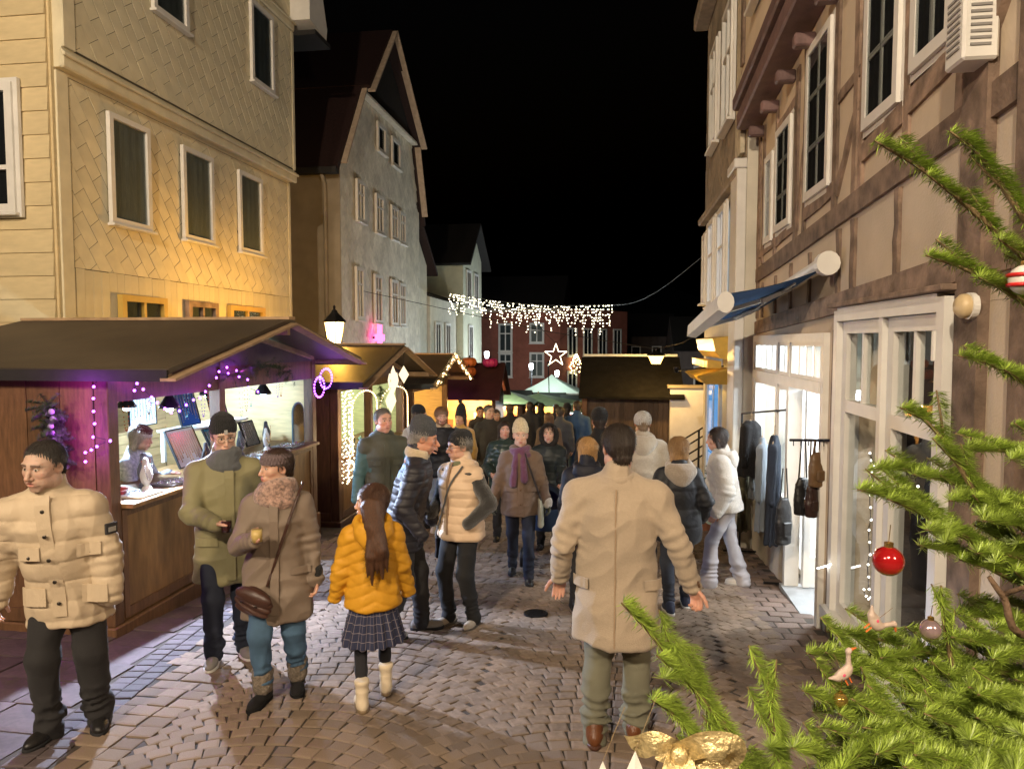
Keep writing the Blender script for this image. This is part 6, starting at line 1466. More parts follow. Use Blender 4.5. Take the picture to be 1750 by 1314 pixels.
b.build('back_seam', cloth('tan_seam', (.30, .21, .13), 'wool'), p.coato)
for x in (-.2, .2): p.pocket(tan, x, .95, .09, .028, True)
S = SDF(); S.tor(p.nb+np.array([0, .012, .0]), .082, .013, .01, 1, rotm(0, -8, 0), (1.02, 1, 2.2)); p.part('collar', S, .0065, tan, lambda V, N: .002*sines(V, 40, 2), parent=p.coato)
for i in (0, 1):
    for kk in range(3): w = p.wri[i]*(.84+.05*kk)+p.elb[i]*(.16-.05*kk); b = MB(); b.ball((w[0]+(.04 if i == 0 else -.04), w[1]+.032, w[2]), .008, 8, 6); b.build('cuff_button', M('horn', (.1, .05, .02), .4), p.coato, smooth=True)
p.trousers(cloth('olive_trousers', (.155, .15, .105), 'weave'), .018, wr=.013, to=.02); p.shoes(cloth('tan_leather', (.13, .045, .015), 'leather'), leath, fat=.004); p.hair((.028, .019, .014), 'short', vol=.003, seed=7)
b = MB(); hR = frame_to(p.wri[0]-p.elb[0], (0, .9, .2)); rp = p.wri[0]+hR@np.array([.0, 0, -.095]); b.tube([(rp[0]+.012*math.cos(t), rp[1]+.012*math.sin(t), rp[2]) for t in np.linspace(0, 6.28, 12, endpoint=False)], .002, 5, closed=True)
b.build('ring', M('silver', (.8, .8, .78), .2, metal=1), p.o)

# 9 woman in black with grey hood
p = Person('woman in short black jacket with grey hood and blonde hair, back turned', .60, 6.55, 188, 1.63, fem=1, q=0, feet=((.1, .1, 6), (-.1, -.12, -8)), hands=[(.26, -.1, .84), (-.24, -.1, .84)], lean=(.0, -.05), head=(15, 10, 0), skin=SK2, curl=(None, .4), bulk=1.1)
p.coat(cloth('black_jacket', (.015, .016, .02), 'nylon', rough=.55), hem=.72, b=.038, quilt=.16, qa=.006, collar=.02, name='jacket', wr=.008, seed=36); p.hood_down(cloth('grey_fleece', (.34, .28, .22), 'fleece'), .1); p.trousers(cloth('dark_jeans', (.03, .035, .05), 'denim'), .006); p.shoes(cloth('navy_shoe', (.02, .025, .05)), solew); p.hair((.36, .21, .09), 'long', length=.02, vol=.006, seed=9)
# 10 tall person in the pale hoodie
p = Person('tall person in beige hoodie and white beanie seen from behind', X_at(1098, 7.7), 7.7, 182, 1.84, q=1, head=(0, 4, 0), curl=(None, None), bulk=1.1)
hood = cloth('beige_hoodie', (.38, .32, .24), 'fleece', bump=.35); p.coat(hood, hem=.8, b=.035, collar=.03, name='hoodie', wr=.008, seed=41); p.hood_down(hood, .1); p.trousers(dnavy, .01); p.shoes(shoeb); p.beanie(cloth('white_knit', (.42, .39, .35), 'knit', bump=.4), cuff=.0, z=-.01, loose=.004); p.hair((.2, .13, .07), 'short', vol=-.004)
# 11 blonde woman half hidden
p = Person('blonde woman in dark navy jacket half hidden by the tan coat', X_at(1003, 6.4), 6.4, 185, 1.62, fem=1, q=1, head=(25, 4, 0), curl=(None, None), bulk=1.12); p.coat(cloth('navy_jacket', (.012, .013, .022), 'nylon'), hem=.72, b=.04, collar=.07, name='jacket', seed=44); p.hood_down(cloth('navy_jacket', (.012, .013, .022), 'nylon'), .09); p.trousers(blackw, .006); p.shoes(shoeb); p.hair((.42, .24, .09), 'long', length=.06, vol=.004)
# 12 woman in the white hoodie
p = Person('woman in white fleece hoodie and pale flared trousers crossing to the left', 1.16, 7.5, -94, 1.69, fem=1, q=0, feet=((.08, -.17, 0), (-.08, .18, 4)), hands=[(.2, -.12, .82), (-.2, -.28, .86)], lean=(.0, -.07), head=(-4, 8, 0), skin=(.55, .33, .25), curl=(.35, .4), bulk=1.02)
wf = cloth('white_fleece', (.45, .41, .36), 'fleece'); p.coat(wf, hem=.86, b=.045, collar=.05, name='hoodie', wr=.008, seed=51, sl=.012); p.hood_down(wf, .098); p.trousers(cloth('pale_trousers', (.38, .36, .38)), .006, flare=.035, wr=.008, to=.035); p.shoes(cloth('white_shoe', (.6, .56, .5), 'leather'), solew); p.hair((.03, .018, .013), 'long', length=.03, vol=.001)
# 13 man in the dark green jacket
p = Person('grey haired man in dark green hooded jacket with teal sleeves facing the viewer', X_at(655, 7.2), 7.2, 32, 1.85, q=0, hands=[(.3, -.05, .86), (-.3, -.05, .86)], head=(12, 2, 0), skin=(.54, .29, .2), brow=(.12, .1, .08), old=1, mouth=.4, nose=1.15, curl=(None, None), bulk=1.06)
grn = cloth('dark_green_jacket', (.05, .05, .03), 'weave', rough=.6); p.coat(cloth('teal_sleeve', (.05, .10, .10), 'nylon'), hem=.8, b=.03, collar=.0, name='sleeve_layer', seed=55); p.coat(grn, hem=.74, b=.042, collar=.06, name='jacket', sleeves=False, seed=56); p.placket(grn, .8, 1.45, .025); p.pocket(grn, .12, 1.25, .12, .025); p.pocket(grn, -.12, 1.25, .12, .025)
p.hood_down(grn, .09); p.trousers(dnavy, .01); p.shoes(shoeb); p.hair((.16, .14, .12), 'short', vol=-.001, rec=.02)
# 14 bearded man
p = Person('bearded man in black jacket with beige fur hood and pale jeans', X_at(756, 9.6), 9.6, 14, 1.81, q=1, feet=((.1, -.12, 4), (-.12, .15, -8)), hands=[(.2, -.2, 1.0), (-.16, -.3, 1.25)], elbow=[None, (-1, .4, -.5)], head=(8, 8, 0), skin=(.52, .3, .21), brow=(.12, .06, .03), beard=(.14, .07, .035), curl=(None, .9), bulk=1.05)
p.coat(blackn, hem=.8, b=.04, quilt=.1, collar=.07, name='jacket', seed=61); p.hood_down(cloth('beige_fur', (.45, .33, .2), 'fur'), .1); p.trousers(cloth('pale_jeans', (.33, .36, .38), 'denim'), .012); p.shoes(solew, solew); p.hair((.16, .08, .035), 'short', vol=.012, seed=3); p.scarf(cloth('black_scarf', (.014, .014, .015), 'wool'), .08, .03, 1)
# 15 person with black cap and grey coat
p = Person('person in black cap and light grey jacket with back turned near the third stall', X_at(716, 9.9), 9.9, 160, 1.8, q=1, head=(-30, 5, 0), curl=(None, None)); p.coat(cloth('light_grey', (.27, .26, .25), 'fleece'), hem=.75, b=.03, collar=.04, name='jacket', seed=65); p.hood_down(cloth('light_grey', (.27, .26, .25), 'fleece'), .09); p.trousers(blackw, .01); p.shoes(shoeb); p.beanie(cloth('black_knit', (.012, .012, .013), 'knit'), cuff=.0); p.hair((.1, .06, .04), 'short', vol=-.004)
# 16 child-like figure with pointed hood and yellow jacket
p = Person('woman in mustard jacket and dark pointed hat in front of the red roofed stall', X_at(788, 11.2), 11.2, -10, 1.72, fem=1, q=1, head=(-6, 6, 0), skin=(.6, .33, .2), curl=(None, None), bulk=1.1); p.coat(cloth('mustard', (.48, .27, .05), 'fleece'), hem=.7, b=.035, collar=.04, name='jacket', seed=68); p.trousers(blackw, .01); p.shoes(shoeb); p.beanie(cloth('black_knit', (.012, .012, .013), 'knit'), cuff=.04, tall=.09, pom=cloth('black_knit', (.012, .012, .013), 'knit')); p.hair((.04, .022, .015), 'long', length=.12, vol=.006); p.scarf(cloth('black_scarf', (.014, .014, .015), 'wool'), .085, .035, 1)
# 17 dim man
p = Person('man in dark coat standing in the shade right of the red roofed stall', X_at(836, 12.2), 12.2, 20, 1.8, q=1, head=(20, 0, 0), curl=(None, None)); p.coat(cloth('brown_dark', (.035, .028, .02)), hem=.65, b=.03, name='coat', seed=71); p.trousers(blackw, .01); p.shoes(shoeb); p.hair((.1, .08, .06), 'short')
# 18 woman in the dark teal puffer
p = Person('dark haired woman in shiny dark green quilted jacket left of the beige hat', X_at(862, 9.3), 9.3, 10, 1.63, fem=1, q=1, head=(6, -4, 0), skin=(.56, .33, .25), lip=(.5, .12, .12), hands=[(.18, -.25, .95), (-.18, -.25, .95)], curl=(.8, .8), bulk=1.08); p.coat(cloth('teal_puffer', (.025, .04, .036), 'nylon', rough=.3), hem=.65, b=.042, quilt=.08, qa=.01, collar=.08, name='jacket', seed=75); p.trousers(blackw, .008); p.shoes(shoeb); p.hair((.03, .018, .014), 'long', length=.1, vol=.004)
# 19 smiling woman with fur hood behind the pram
p = Person('smiling woman in dark coat with black fur hood pushing the navy pram', X_at(938, 8.9), 8.9, 2, 1.62, fem=1, q=0, head=(0, 2, 0), skin=(.6, .38, .29), lip=(.5, .15, .14), hands=[(.17, -.36, .92), (-.17, -.36, .92)], curl=(1.0, 1.0), mouth=.25, bulk=1.08); p.coat(cloth('green_black', (.016, .022, .024), 'nylon', rough=.5), hem=.5, b=.04, quilt=.1, qa=.007, collar=.06, name='coat', seed=78); p.trousers(blackw, .006); p.shoes(shoeb); p.hair((.02, .013, .011), 'long', length=.1, vol=-.004); p.hood_ruff(cloth('black_fur', (.018, .016, .016), 'fur')); P19 = p
# 22 dark hat behind the tan coat
p = Person('person in black hat and black coat just behind the tan coat collar', X_at(1024, 8.3), 8.3, 185, 1.82, q=1, curl=(None, None)); p.coat(cloth('black_coat', (.01, .01, .011)), hem=.6, b=.03, name='coat', seed=81); p.trousers(blackw, .01); p.shoes(shoeb); p.beanie(cloth('black_knit', (.012, .012, .013), 'knit'), cuff=0, tall=.01, loose=.01); p.hair((.03, .02, .015), 'short')
# far crowd
m_fc = lambda n, c: cloth('far_'+n, c, 'weave')
for px, Y, H, fem, face, c, hc_, lab, hat in ((938, 13.0, 1.66, 1, 180, (.14, .085, .05), (.16, .08, .04), 'woman in brown coat with long hair walking away in the square', None),
        (957, 14.2, 1.74, 0, 178, (.085, .09, .10), (.05, .04, .03), 'person in grey coat walking away beside the brown coat', None), (986, 14.8, 1.86, 0, 184, (.035, .085, .19), (.03, .02, .015), 'tall man in bright blue jacket walking away in the square', None),
        (969, 16.0, 1.76, 0, 180, (.012, .012, .014), (.02, .015, .012), 'person in black standing left of the blue jacket', (.01, .01, .011)), (905, 16.5, 1.8, 0, 170, (.03, .03, .034), (.03, .02, .016), 'man in charcoal jacket looking at the orange lit stall', None),
        (872, 15.5, 1.76, 0, 190, (.014, .014, .017), (.05, .03, .02), 'person in black coat under the bare white bulb', None), (890, 17.5, 1.7, 1, 175, (.05, .035, .03), (.06, .03, .02), 'woman in dark brown coat between two dark coats at the far stalls', None),
        (1005, 17.0, 1.72, 0, 176, (.02, .03, .05), (.02, .015, .01), 'person in dark blue coat at the corner of the boarded hut', None), (848, 13.8, 1.68, 1, 10, (.028, .026, .02), (.04, .025, .02), 'dim woman in dark coat behind the dark green quilted jacket', None),
        (820, 15.5, 1.7, 0, 30, (.03, .026, .026), (.03, .02, .02), 'dim person waiting at the red roofed stall', None), (925, 19, 1.74, 0, 180, (.02, .02, .02), (.03, .02, .02), 'far person in black before the orange stall', None), (950, 20, 1.7, 1, 185, (.05, .05, .06), (.1, .06, .03), 'far person in grey before the cold lit stall', None)):
    p = Person(lab, X_at(px, Y), Y, face, H, fem=fem, q=2, feet=((.1, .1, 5), (-.1, -.1, -5)), curl=(.4, .4), head=(random.uniform(-20, 20), 5, 0), group='people in the square')
    p.coat(m_fc('%.3f_%.3f' % c[:2], c), hem=.68, b=.035, collar=.05, name='jacket', seed=int(px)); p.trousers(jeans if px == 986 else (dnavy if px % 2 else blackw), .008); p.shoes(shoeb); p.hair(hc_, 'long' if fem else 'short', length=.14, vol=.003)
    if hat: p.beanie(cloth('black_knit', (.012, .012, .013), 'knit'))
# vendor in the jewellery stall, leaning over the counter
p = Person('stall keeper with dark red felt hat and apron reaching over the jewellery counter', -4.72, 6.22, 96, 1.66, fem=1, q=0, hands=[(.18, -.36, 1.12), (-.10, -.42, 1.02)], lean=(0, -.14), head=(10, 14, 0), skin=(.54, .33, .25), curl=(.5, .6), slope=False, zbase=-.42, bulk=1.02, palm=[((.1, -1, .1), (0, 0, -1)), ((.1, -1, .0), (0, 0, -1))], old=1)
p.coat(cloth('patterned_top', (.32, .34, .4), 'weave', var=.5, scale=40), hem=.74, b=.02, collar=.03, name='top', seed=91); p.trousers(blackw, .01); p.shoes(shoeb); p.hair((.32, .28, .24), 'long', length=.05, vol=.004)
S = SDF(); S.loft([(0, .01, .03, .086, .103), (0, .01, .10, .088, .104), (0, .02, .145, .03, .04)], .01, rnd=.01); ht = p.part('hat', S, .005, cloth('dark_red_felt', (.07, .008, .012), 'wool'), None, True); S = SDF(); S.loft([(0, .01, .022, .095, .112), (0, .01, .058, .097, .114)], .005, rnd=.012); p.part('hat_brim', S, .005, cloth('white_fleece', (.45, .41, .36), 'fleece'), lambda V, N: .004*sines(V, 90, 2), True, ht)
# ================================================================ fir tree in the foreground
def cp(px, py, d): v = ray(px, py); return np.array([0, 0, CZ])+v*d
m_bark = M('fir_bark', (.12, .075, .045), .85, .35, 30, .6, 80)
m_twig = M('fir_twig', (.20, .14, .07), .8, .3, 40, .4, 90)
def needle_mat():
    m = M('fir_needle', (.23, .325, .046), .42, .25, 30, 0, rnd=.45, spec=.5); return m
m_needle = needle_mat()
def spline(P, n):
    P = np.array(P); t = np.linspace(0, len(P)-1, n); out = []
    for x in t:
        i = min(int(x), len(P)-2); f = x-i; p0, p1, p2, p3 = P[max(i-1, 0)], P[i], P[i+1], P[min(i+2, len(P)-1)]
        out.append(.5*((2*p1)+(-p0+p2)*f+(2*p0-5*p1+4*p2-p3)*f*f+(-p0+3*p1-3*p2+p3)*f**3))
    return np.array(out)
rt = np.random.RandomState(11)
def needles(path, dens, L0, base_taper=True):
    """needles round a shoot, brushed forward and upward; returns base points, directions, lengths"""
    seg = np.diff(path, axis=0); sl = np.linalg.norm(seg, axis=1); tot = sl.sum(); n = int(tot*dens)
    if n < 4: return [np.zeros((0, 3))]*2+[np.zeros(0)]
    s = rt.rand(n)*tot; cs = np.concatenate([[0], np.cumsum(sl)]); i = np.clip(np.searchsorted(cs, s)-1, 0, len(sl)-1); f = (s-cs[i])/sl[i]
    B = path[i]+seg[i]*f[:, None]; T = seg[i]/sl[i][:, None]
    up = np.array([0, 0, 1.])-T*T[:, 2:3]; up /= np.linalg.norm(up, axis=1, keepdims=True)+1e-6; sd = np.cross(T, up)
    a = np.where(rt.rand(n) < .5, rt.choice([-1, 1], n)*rt.normal(1.05, .45, n), rt.normal(0, 1.0, n)); radial = up*np.cos(a)[:, None]+sd*np.sin(a)[:, None]
    fw = rt.uniform(.25, .8, n); D = radial+T*fw[:, None]+rt.normal(0, .1, (n, 3)); D /= np.linalg.norm(D, axis=1, keepdims=True)
    L = L0*rt.uniform(.75, 1.15, n)*(1-.35*(s/tot > .95))
    return B, D, L
def needle_mesh(B, D, L, w=.00095):
    n = len(B); u = np.cross(D, np.array([.31, .2, .93])); u /= np.linalg.norm(u, axis=1, keepdims=True)+1e-6; v = np.cross(D, u)
    m = B+D*(L*.45)[:, None]
    V = np.stack([B, m+u*w, m-u*w*.5+v*w*.5, m-u*w*.5-v*w*.5, B+D*L[:, None]+np.array([0, 0, .0005])], 1).reshape(-1, 3)
    o = 5*np.arange(n)[:, None, None]; F = (np.array([[0, 1, 2], [0, 2, 3], [0, 3, 1], [4, 2, 1], [4, 3, 2], [4, 1, 3]])[None]+o).reshape(-1, 3)
    me = bpy.data.meshes.new('needles'); me.from_pydata(V.tolist(), [], F.tolist())
    a = me.attributes.new('rnd', 'FLOAT', 'POINT'); a.data.foreach_set('value', np.repeat(rt.rand(n)*.9, 5)); return me
TR = cp(1985, 657, 1.8); tx, ty = TR[0], TR[1]
tree = thing('fir_tree', 'bright green fir tree with ornaments filling the corner in front of the timbered house', 'tree', (tx, ty, gz(ty)))
T0 = np.array([tx, ty, gz(ty)])
b = MB(); b.tube([(0, 0, 0), (.01, 0, 1), (0, .01, 2), (0, 0, 3.2)], [.06, .05, .035, .012], 10); b.build('trunk', m_bark, tree, smooth=True)
def branch(ctrl, side=.13, nside=8, dens=3300, L0=.025, attach=None, bare=0, droop=.0, fan=1.0):
    P = [cp(*c) for c in ctrl]; z = attach if attach is not None else P[-1][2]-.12
    P = P+[P[-1]*.45+np.array([tx, ty, z])*.55, np.array([tx, ty, z-.05])]
    S = spline(P, 40); n_vis = int(39*(len(ctrl)-1)/(len(P)-1))+7
    r = np.linspace(.0022, .012, 40); b = MB(); b.tube([tuple(p-T0) for p in S], list(r), 6, cap=False); br = b.build('branch', m_twig if not bare else m_bark, tree, smooth=True)
    Bs, Ds, Ls = [], [], []; tb = MB()
    def put(path): q = needles(path, dens, L0); Bs.append(q[0]); Ds.append(q[1]); Ls.append(q[2])
    put(S[int(bare*n_vis):min(40, n_vis+5)])
    for k in range(nside):
        i = int(3+(n_vis-3)*(k+.5)/nside)
        if i >= 37: continue
        T = S[max(i-2, 0)]-S[min(i+2, 39)]; T /= np.linalg.norm(T); vw = S[i]-np.array([0, 0, CZ]); vw /= np.linalg.norm(vw)
        up_ = np.array([0, 0, 1.])*.6-vw*.5; sd = np.cross(T, up_); sd /= np.linalg.norm(sd); sg = 1 if k % 2 else -1
        D = T*.9+sd*sg*.48*fan+np.array([0, 0, .12])+rt.normal(0, .1, 3); D /= np.linalg.norm(D); L = side*(.45+.75*(k+1)/nside)*rt.uniform(.8, 1.15)
        q = np.array([S[i]+D*L*t+T*(.18*L*t*t)+np.array([0, 0, -droop*t*t]) for t in np.linspace(1, 0, 8)]); put(q); tb.tube([tuple(p-T0) for p in q], list(np.linspace(.0015, .0035, 8)), 5, cap=False)
        if L > .1:
            for s2 in (-1, 1):
                j = 4; D2 = D*.75+sd*sg*s2*.6+T*.2*s2; D2 /= np.linalg.norm(D2); q2 = np.array([q[j]+D2*L*.55*t for t in np.linspace(1, 0, 6)]); put(q2)
    B, D, L = np.concatenate(Bs)-T0, np.concatenate(Ds), np.concatenate(Ls)
    o = link('needles', needle_mesh(B, D, L), m_needle, br, kind='stuff')
    if tb.v: tb.build('shoots', m_twig, br, smooth=True, kind='stuff')
    return S
BR = [([(1066, 1024, 1.10), (1150, 1130, 1.13), (1240, 1240, 1.16), (1340, 1345, 1.2)], .11, 7), ([(1118, 1185, 1.12), (1190, 1260, 1.15), (1300, 1350, 1.2)], .08, 5),
      ([(1312, 1150, 1.16), (1322, 1235, 1.17), (1400, 1370, 1.2)], .09, 5), ([(1392, 1182, 1.2), (1490, 1250, 1.2), (1620, 1350, 1.25)], .12, 7), ([(1405, 1105, 1.28), (1540, 1170, 1.28), (1760, 1280, 1.35)], .13, 9),
      ([(1440, 1290, 1.1), (1560, 1270, 1.12), (1750, 1340, 1.2)], .12, 8), ([(1608, 1000, 1.3), (1618, 1090, 1.3), (1660, 1230, 1.35), (1760, 1330, 1.4)], .07, 6), ([(1478, 830, 1.22), (1560, 868, 1.24), (1640, 912, 1.27), (1765, 955, 1.35)], .11, 9),
      ([(1505, 795, 1.3), (1600, 815, 1.32), (1770, 870, 1.38)], .09, 6), ([(1548, 690, 1.25), (1610, 750, 1.27), (1680, 860, 1.3), (1770, 960, 1.38)], .1, 7), ([(1665, 610, 1.3), (1720, 635, 1.3), (1790, 670, 1.35)], .08, 4),
      ([(1604, 440, 1.25), (1690, 480, 1.27), (1790, 540, 1.33)], .1, 5), ([(1510, 250, 1.2), (1590, 300, 1.22), (1690, 385, 1.26), (1790, 470, 1.33)], .09, 6), ([(1645, 232, 1.25), (1700, 300, 1.27), (1790, 420, 1.33)], .09, 5),
      ([(1650, 768, 1.35), (1790, 775, 1.4)], .1, 4), ([(1560, 1180, 1.3), (1650, 1200, 1.3), (1790, 1240, 1.38)], .12, 7), ([(1600, 930, 1.3), (1680, 965, 1.32), (1790, 1010, 1.38)], .11, 6), ([(1590, 1340, 1.05), (1680, 1290, 1.1), (1790, 1260, 1.2)], .12, 7),
      ([(1480, 1120, 1.35), (1600, 1150, 1.35), (1790, 1190, 1.42)], .12, 8), ([(1210, 1270, 1.2), (1300, 1320, 1.22), (1420, 1400, 1.28)], .1, 5), ([(1660, 1090, 1.3), (1720, 1110, 1.3), (1800, 1130, 1.36)], .1, 5), ([(1500, 1230, 1.15), (1640, 1300, 1.15), (1790, 1400, 1.25)], .12, 8), ([(1640, 1040, 1.42), (1790, 1080, 1.45)], .12, 5),
      ([(1700, 890, 1.25), (1790, 900, 1.3)], .09, 4), ([(1360, 1260, 1.12), (1460, 1340, 1.16), (1600, 1420, 1.2)], .11, 6),
      ([(1420, 1200, 1.25), (1560, 1240, 1.25), (1790, 1310, 1.32)], .12, 8), ([(1460, 1080, 1.33), (1570, 1110, 1.33), (1790, 1160, 1.4)], .11, 7), ([(1560, 1300, 1.1), (1660, 1340, 1.12), (1790, 1380, 1.2)], .12, 6), ([(1690, 1180, 1.2), (1790, 1200, 1.25)], .1, 5), ([(1630, 840, 1.28), (1700, 870, 1.3), (1790, 920, 1.35)], .1, 5)]
for c, sd, ns in BR: branch(c, sd*1.15, ns+1)
# a bare stick showing through
P = [cp(1690, 985, 1.24), cp(1715, 1020, 1.24), cp(1770, 1085, 1.3), np.array([tx, ty, cp(1770, 1085, 1.3)[2]-.1])]
b = MB(); b.tube([tuple(p-T0) for p in spline(P, 16)], list(np.linspace(.004, .009, 16)), 7); b.build('bare_branch', m_bark, tree, smooth=True)
b = MB(); b.tube([tuple(cp(1712, 1016, 1.24)-T0), tuple(cp(1790, 990, 1.2)-T0)], [.005, .003], 6); b.build('bare_branch', m_bark, tree, smooth=True)
# ---- ornaments
def ball_ornament(px, py, d, r, mat, label, hang=.03):
    p = cp(px, py, d); o = thing('tree_ball', label, 'ornament', tuple(p)); b = MB(); b.ball((0, 0, 0), r, 20, 14); b.build('ball', mat, o, smooth=True)
    b = MB(); b.lathe([(r*.3, r*.92), (r*.3, r*1.25), (r*.1, r*1.3)], 10); b.build('cap', M('gold_cap', (.75, .52, .18), .25, metal=1), o); b = MB(); b.tube([(0, 0, r*1.3), (.002, 0, r*1.3+hang)], .0008, 5); b.build('hanger', M('gold_cap', (.75, .52, .18), .25, metal=1), o); return o
ball_ornament(1518, 958, 1.24, .026, M('red_bauble', (.42, .012, .014), .12, .1, 6, 0, coat=1, metal=.4), 'shiny red bauble hanging from the fir in front of the shop window', .03)
ball_ornament(1436, 1196, 1.19, .0125, M('gold_bauble', (.6, .4, .1), .1, .1, 6, 0, metal=.8), 'small gold glass bauble below the white goose ornament', .02)
ball_ornament(1590, 1075, 1.26, .018, M('pearl_bauble', (.5, .36, .38), .12, .3, 10, 0, metal=.7), 'pearly pink bauble among the lower fir branches', .02)
o = ball_ornament(1752, 478, 1.24, .026, M('striped_bauble', (.65, .6, .55), .25), 'red and white striped bauble at the picture edge', .03)
for z, r in ((.008, .0256), (-.009, .025)): b = MB(); b.tube([(r*math.cos(t), r*math.sin(t), z) for t in np.linspace(0, 6.28, 24, endpoint=False)], .0038, 6, closed=True); b.build('stripe', M('red_stripe', (.5, .02, .02), .3), o, smooth=True)
def wooden_goose(px, py, d, label, s=1.0, rz=0, tilt=0):
    p = cp(px, py, d); o = thing('goose_ornament', label, 'ornament', tuple(p), rz); o.rotation_euler = (0, tilt, rz); S = SDF(); S.ell((0, 0, 0), np.array([.022, .009, .013])*s, .005); S.cone((.016*s, 0, .006*s), (.03*s, 0, .034*s), .006*s, .0045*s, .008*s); S.ell(np.array([.033, 0, .037])*s, np.array([.0075, .006, .006])*s, .004)
    S.cone((-.018*s, 0, .0), (-.034*s, 0, .01*s), .007*s, .002*s, .006*s); V, F = S.mesh(.0016); mk('body', V, F, M('painted_wood', (.42, .33, .28), .5, .15, 60, .1, 200), o)
    S = SDF(); S.cone((.038*s, 0, .036*s), (.05*s, 0, .033*s), .0035*s, .0015*s); V, F = S.mesh(.0012); mk('beak', V, F, M('orange_paint', (.6, .14, .03), .5), o)
    for x in (-.004, .006): b = MB(); b.tube([(x*s, 0, -.01*s), (x*s, 0, -.028*s)], .0016*s, 5); b.build('leg', M('orange_paint', (.6, .14, .03), .5), o)
    b = MB(); b.ball((-.004*s, -.0088*s, .002*s), (.004*s, .0012*s, .003*s), 8, 6); b.build('painted_heart', M('pink_paint', (.6, .08, .16), .5), o); b = MB(); b.tube([(0, 0, .012*s), (0, 0, .05*s)], .0006, 4); b.build('hanger', m_twig, o); return o
wooden_goose(1442, 1150, 1.2, 'white wooden goose ornament at the edge of the lower fir', .8, .3, R_(-30)); wooden_goose(1495, 1062, 1.25, 'white wooden goose ornament with raised tail near the shop window sill', .85, .4, R_(60))
# gold ribbon bow at the bottom
p0 = cp(1160, 1285, 1.0); o = thing('gold_bow', 'gold ribbon bow shining at the bottom of the fir', 'ornament', tuple(p0))
m_rib = M('gold_ribbon', (.72, .58, .30), .38, .3, 90, .6, 140, metal=.6)
def ribbon(pts, w, name, wav=.004):
    P = spline(pts, 18); b = MB(); n = len(P)
    for i, p in enumerate(P):
        t = P[min(i+1, n-1)]-P[max(i-1, 0)]; t /= np.linalg.norm(t); sd = np.cross(t, np.array([.2, -1, .1])); sd /= np.linalg.norm(sd)
        for k in range(5): f = (k-2)/2; b.v.append(tuple(p+sd*w*f+np.array([0, -1, 0])*wav*math.sin(k*1.7+i*.6))); b.a.append(0)
        if i:
            for k in range(4): q = 5*i-5+k; b.f.append((q, q+1, q+6, q+5))
    return b.build(name, m_rib, o, smooth=True, fix=False)
ribbon([(0, 0, 0), (-.03, -.02, .018), (-.05, -.01, .012), (-.066, -.0, .002)], .018, 'tail'); ribbon([(0, 0, 0), (.03, -.03, .03), (.07, -.02, .02), (.06, .01, -.01), (.0, .0, -.005)], .02, 'loop'); ribbon([(0, 0, 0), (.01, -.03, -.03), (.05, -.02, -.06), (.09, 0, -.08)], .02, 'tail'); ribbon([(0, 0, 0), (-.01, -.03, -.03), (.01, -.03, -.06), (.03, -.01, -.09)], .018, 'tail')
b = MB(); b.ball((0, -.008, 0), (.012, .01, .014), 12, 8); b.build('knot', m_rib, o, smooth=True)
# folded paper stars just below it
for px, py, s_, lab in ((1085, 1335, .045, 'white folded paper star beside the gold bow'), (1030, 1335, .03, 'smaller white folded paper star at the bottom edge')):
    p = cp(px, py, 1.0); o = thing('paper_star', lab, 'ornament', tuple(p)); b = MB(); n = 10
    ring = [((s_ if k % 2 == 0 else s_*.45)*math.sin(k*math.pi/5), 0, (s_ if k % 2 == 0 else s_*.45)*math.cos(k*math.pi/5)) for k in range(n)]
    b.add(ring+[(0, -.012, 0), (0, .012, 0)], [(k, (k+1) % n, n) for k in range(n)]+[((k+1) % n, k, n+1) for k in range(n)]); b.build('folded_star', M('white_paper', (.7, .68, .64), .7), o); b = MB(); b.tube([(0, 0, s_), (.03, .02, s_+.07)], .0006, 4); b.build('thread', m_twig, o)
# fir sprays on the stalls
def spray(label, pts, dens, L0, side, nside, name='fir_garland', cat='garland', width=.0016, thick=.006):
    P = spline([np.array(p, float) for p in pts], 30); O = P[0].copy(); o = thing(name, label, cat, tuple(O)); b = MB(); b.tube([tuple(p-O) for p in P], thick, 5); b.build('stem', m_bark, o)
    Bs, Ds, Ls = [], [], []
    for k in range(nside):
        i = rt.randint(0, 29); D = rt.normal(0, 1, 3)+np.array([.3, -.3, -.4]); D /= np.linalg.norm(D); q = np.array([P[i]+D*side*rt.uniform(.5, 1)*t for t in np.linspace(1, 0, 5)]); a = needles(q, dens, L0); Bs.append(a[0]); Ds.append(a[1]); Ls.append(a[2])
    B = np.concatenate(Bs)-O; link('needles', needle_mesh(B, np.concatenate(Ds), np.concatenate(Ls), width), M('dark_fir_needle', (.03, .055, .018), .6, .25, 30, 0, rnd=.4), o, kind='stuff'); return o
g = spray('fir spray with pale bow hanging on the end wall of the nearest stall', [(-4.32, 4.9, 1.52), (-4.3, 4.9, 1.3), (-4.26, 4.9, 1.05)], 1300, .04, .17, 90)
for k in range(7): b = MB(); b.ball((.06+.012*math.sin(k*2), -.05, -.05-.055*k), (.03, .012, .024), 8, 6); b.build('bow_loop', M('mauve_ribbon', (.3, .26, .32), .5), g, smooth=True)
spray('fir spray under the gable of the jewellery stall', [(-3.86, 6.7, 1.66), (-3.86, 7.4, 1.74), (-3.86, 8.1, 1.62)], 500, .04, .2, 50)
spray('fir garland hanging down the middle post of the second stall', [(-3.8, 11.22, 1.28), (-3.8, 11.22, .9), (-3.8, 11.24, .4)], 500, .045, .14, 40)
spray('fir garland along the gable of the third stall', [(-3.4, 13.4, 1.15), (-3.4, 15.1, 1.72), (-3.4, 16.7, 1.15)], 300, .06, .2, 46)
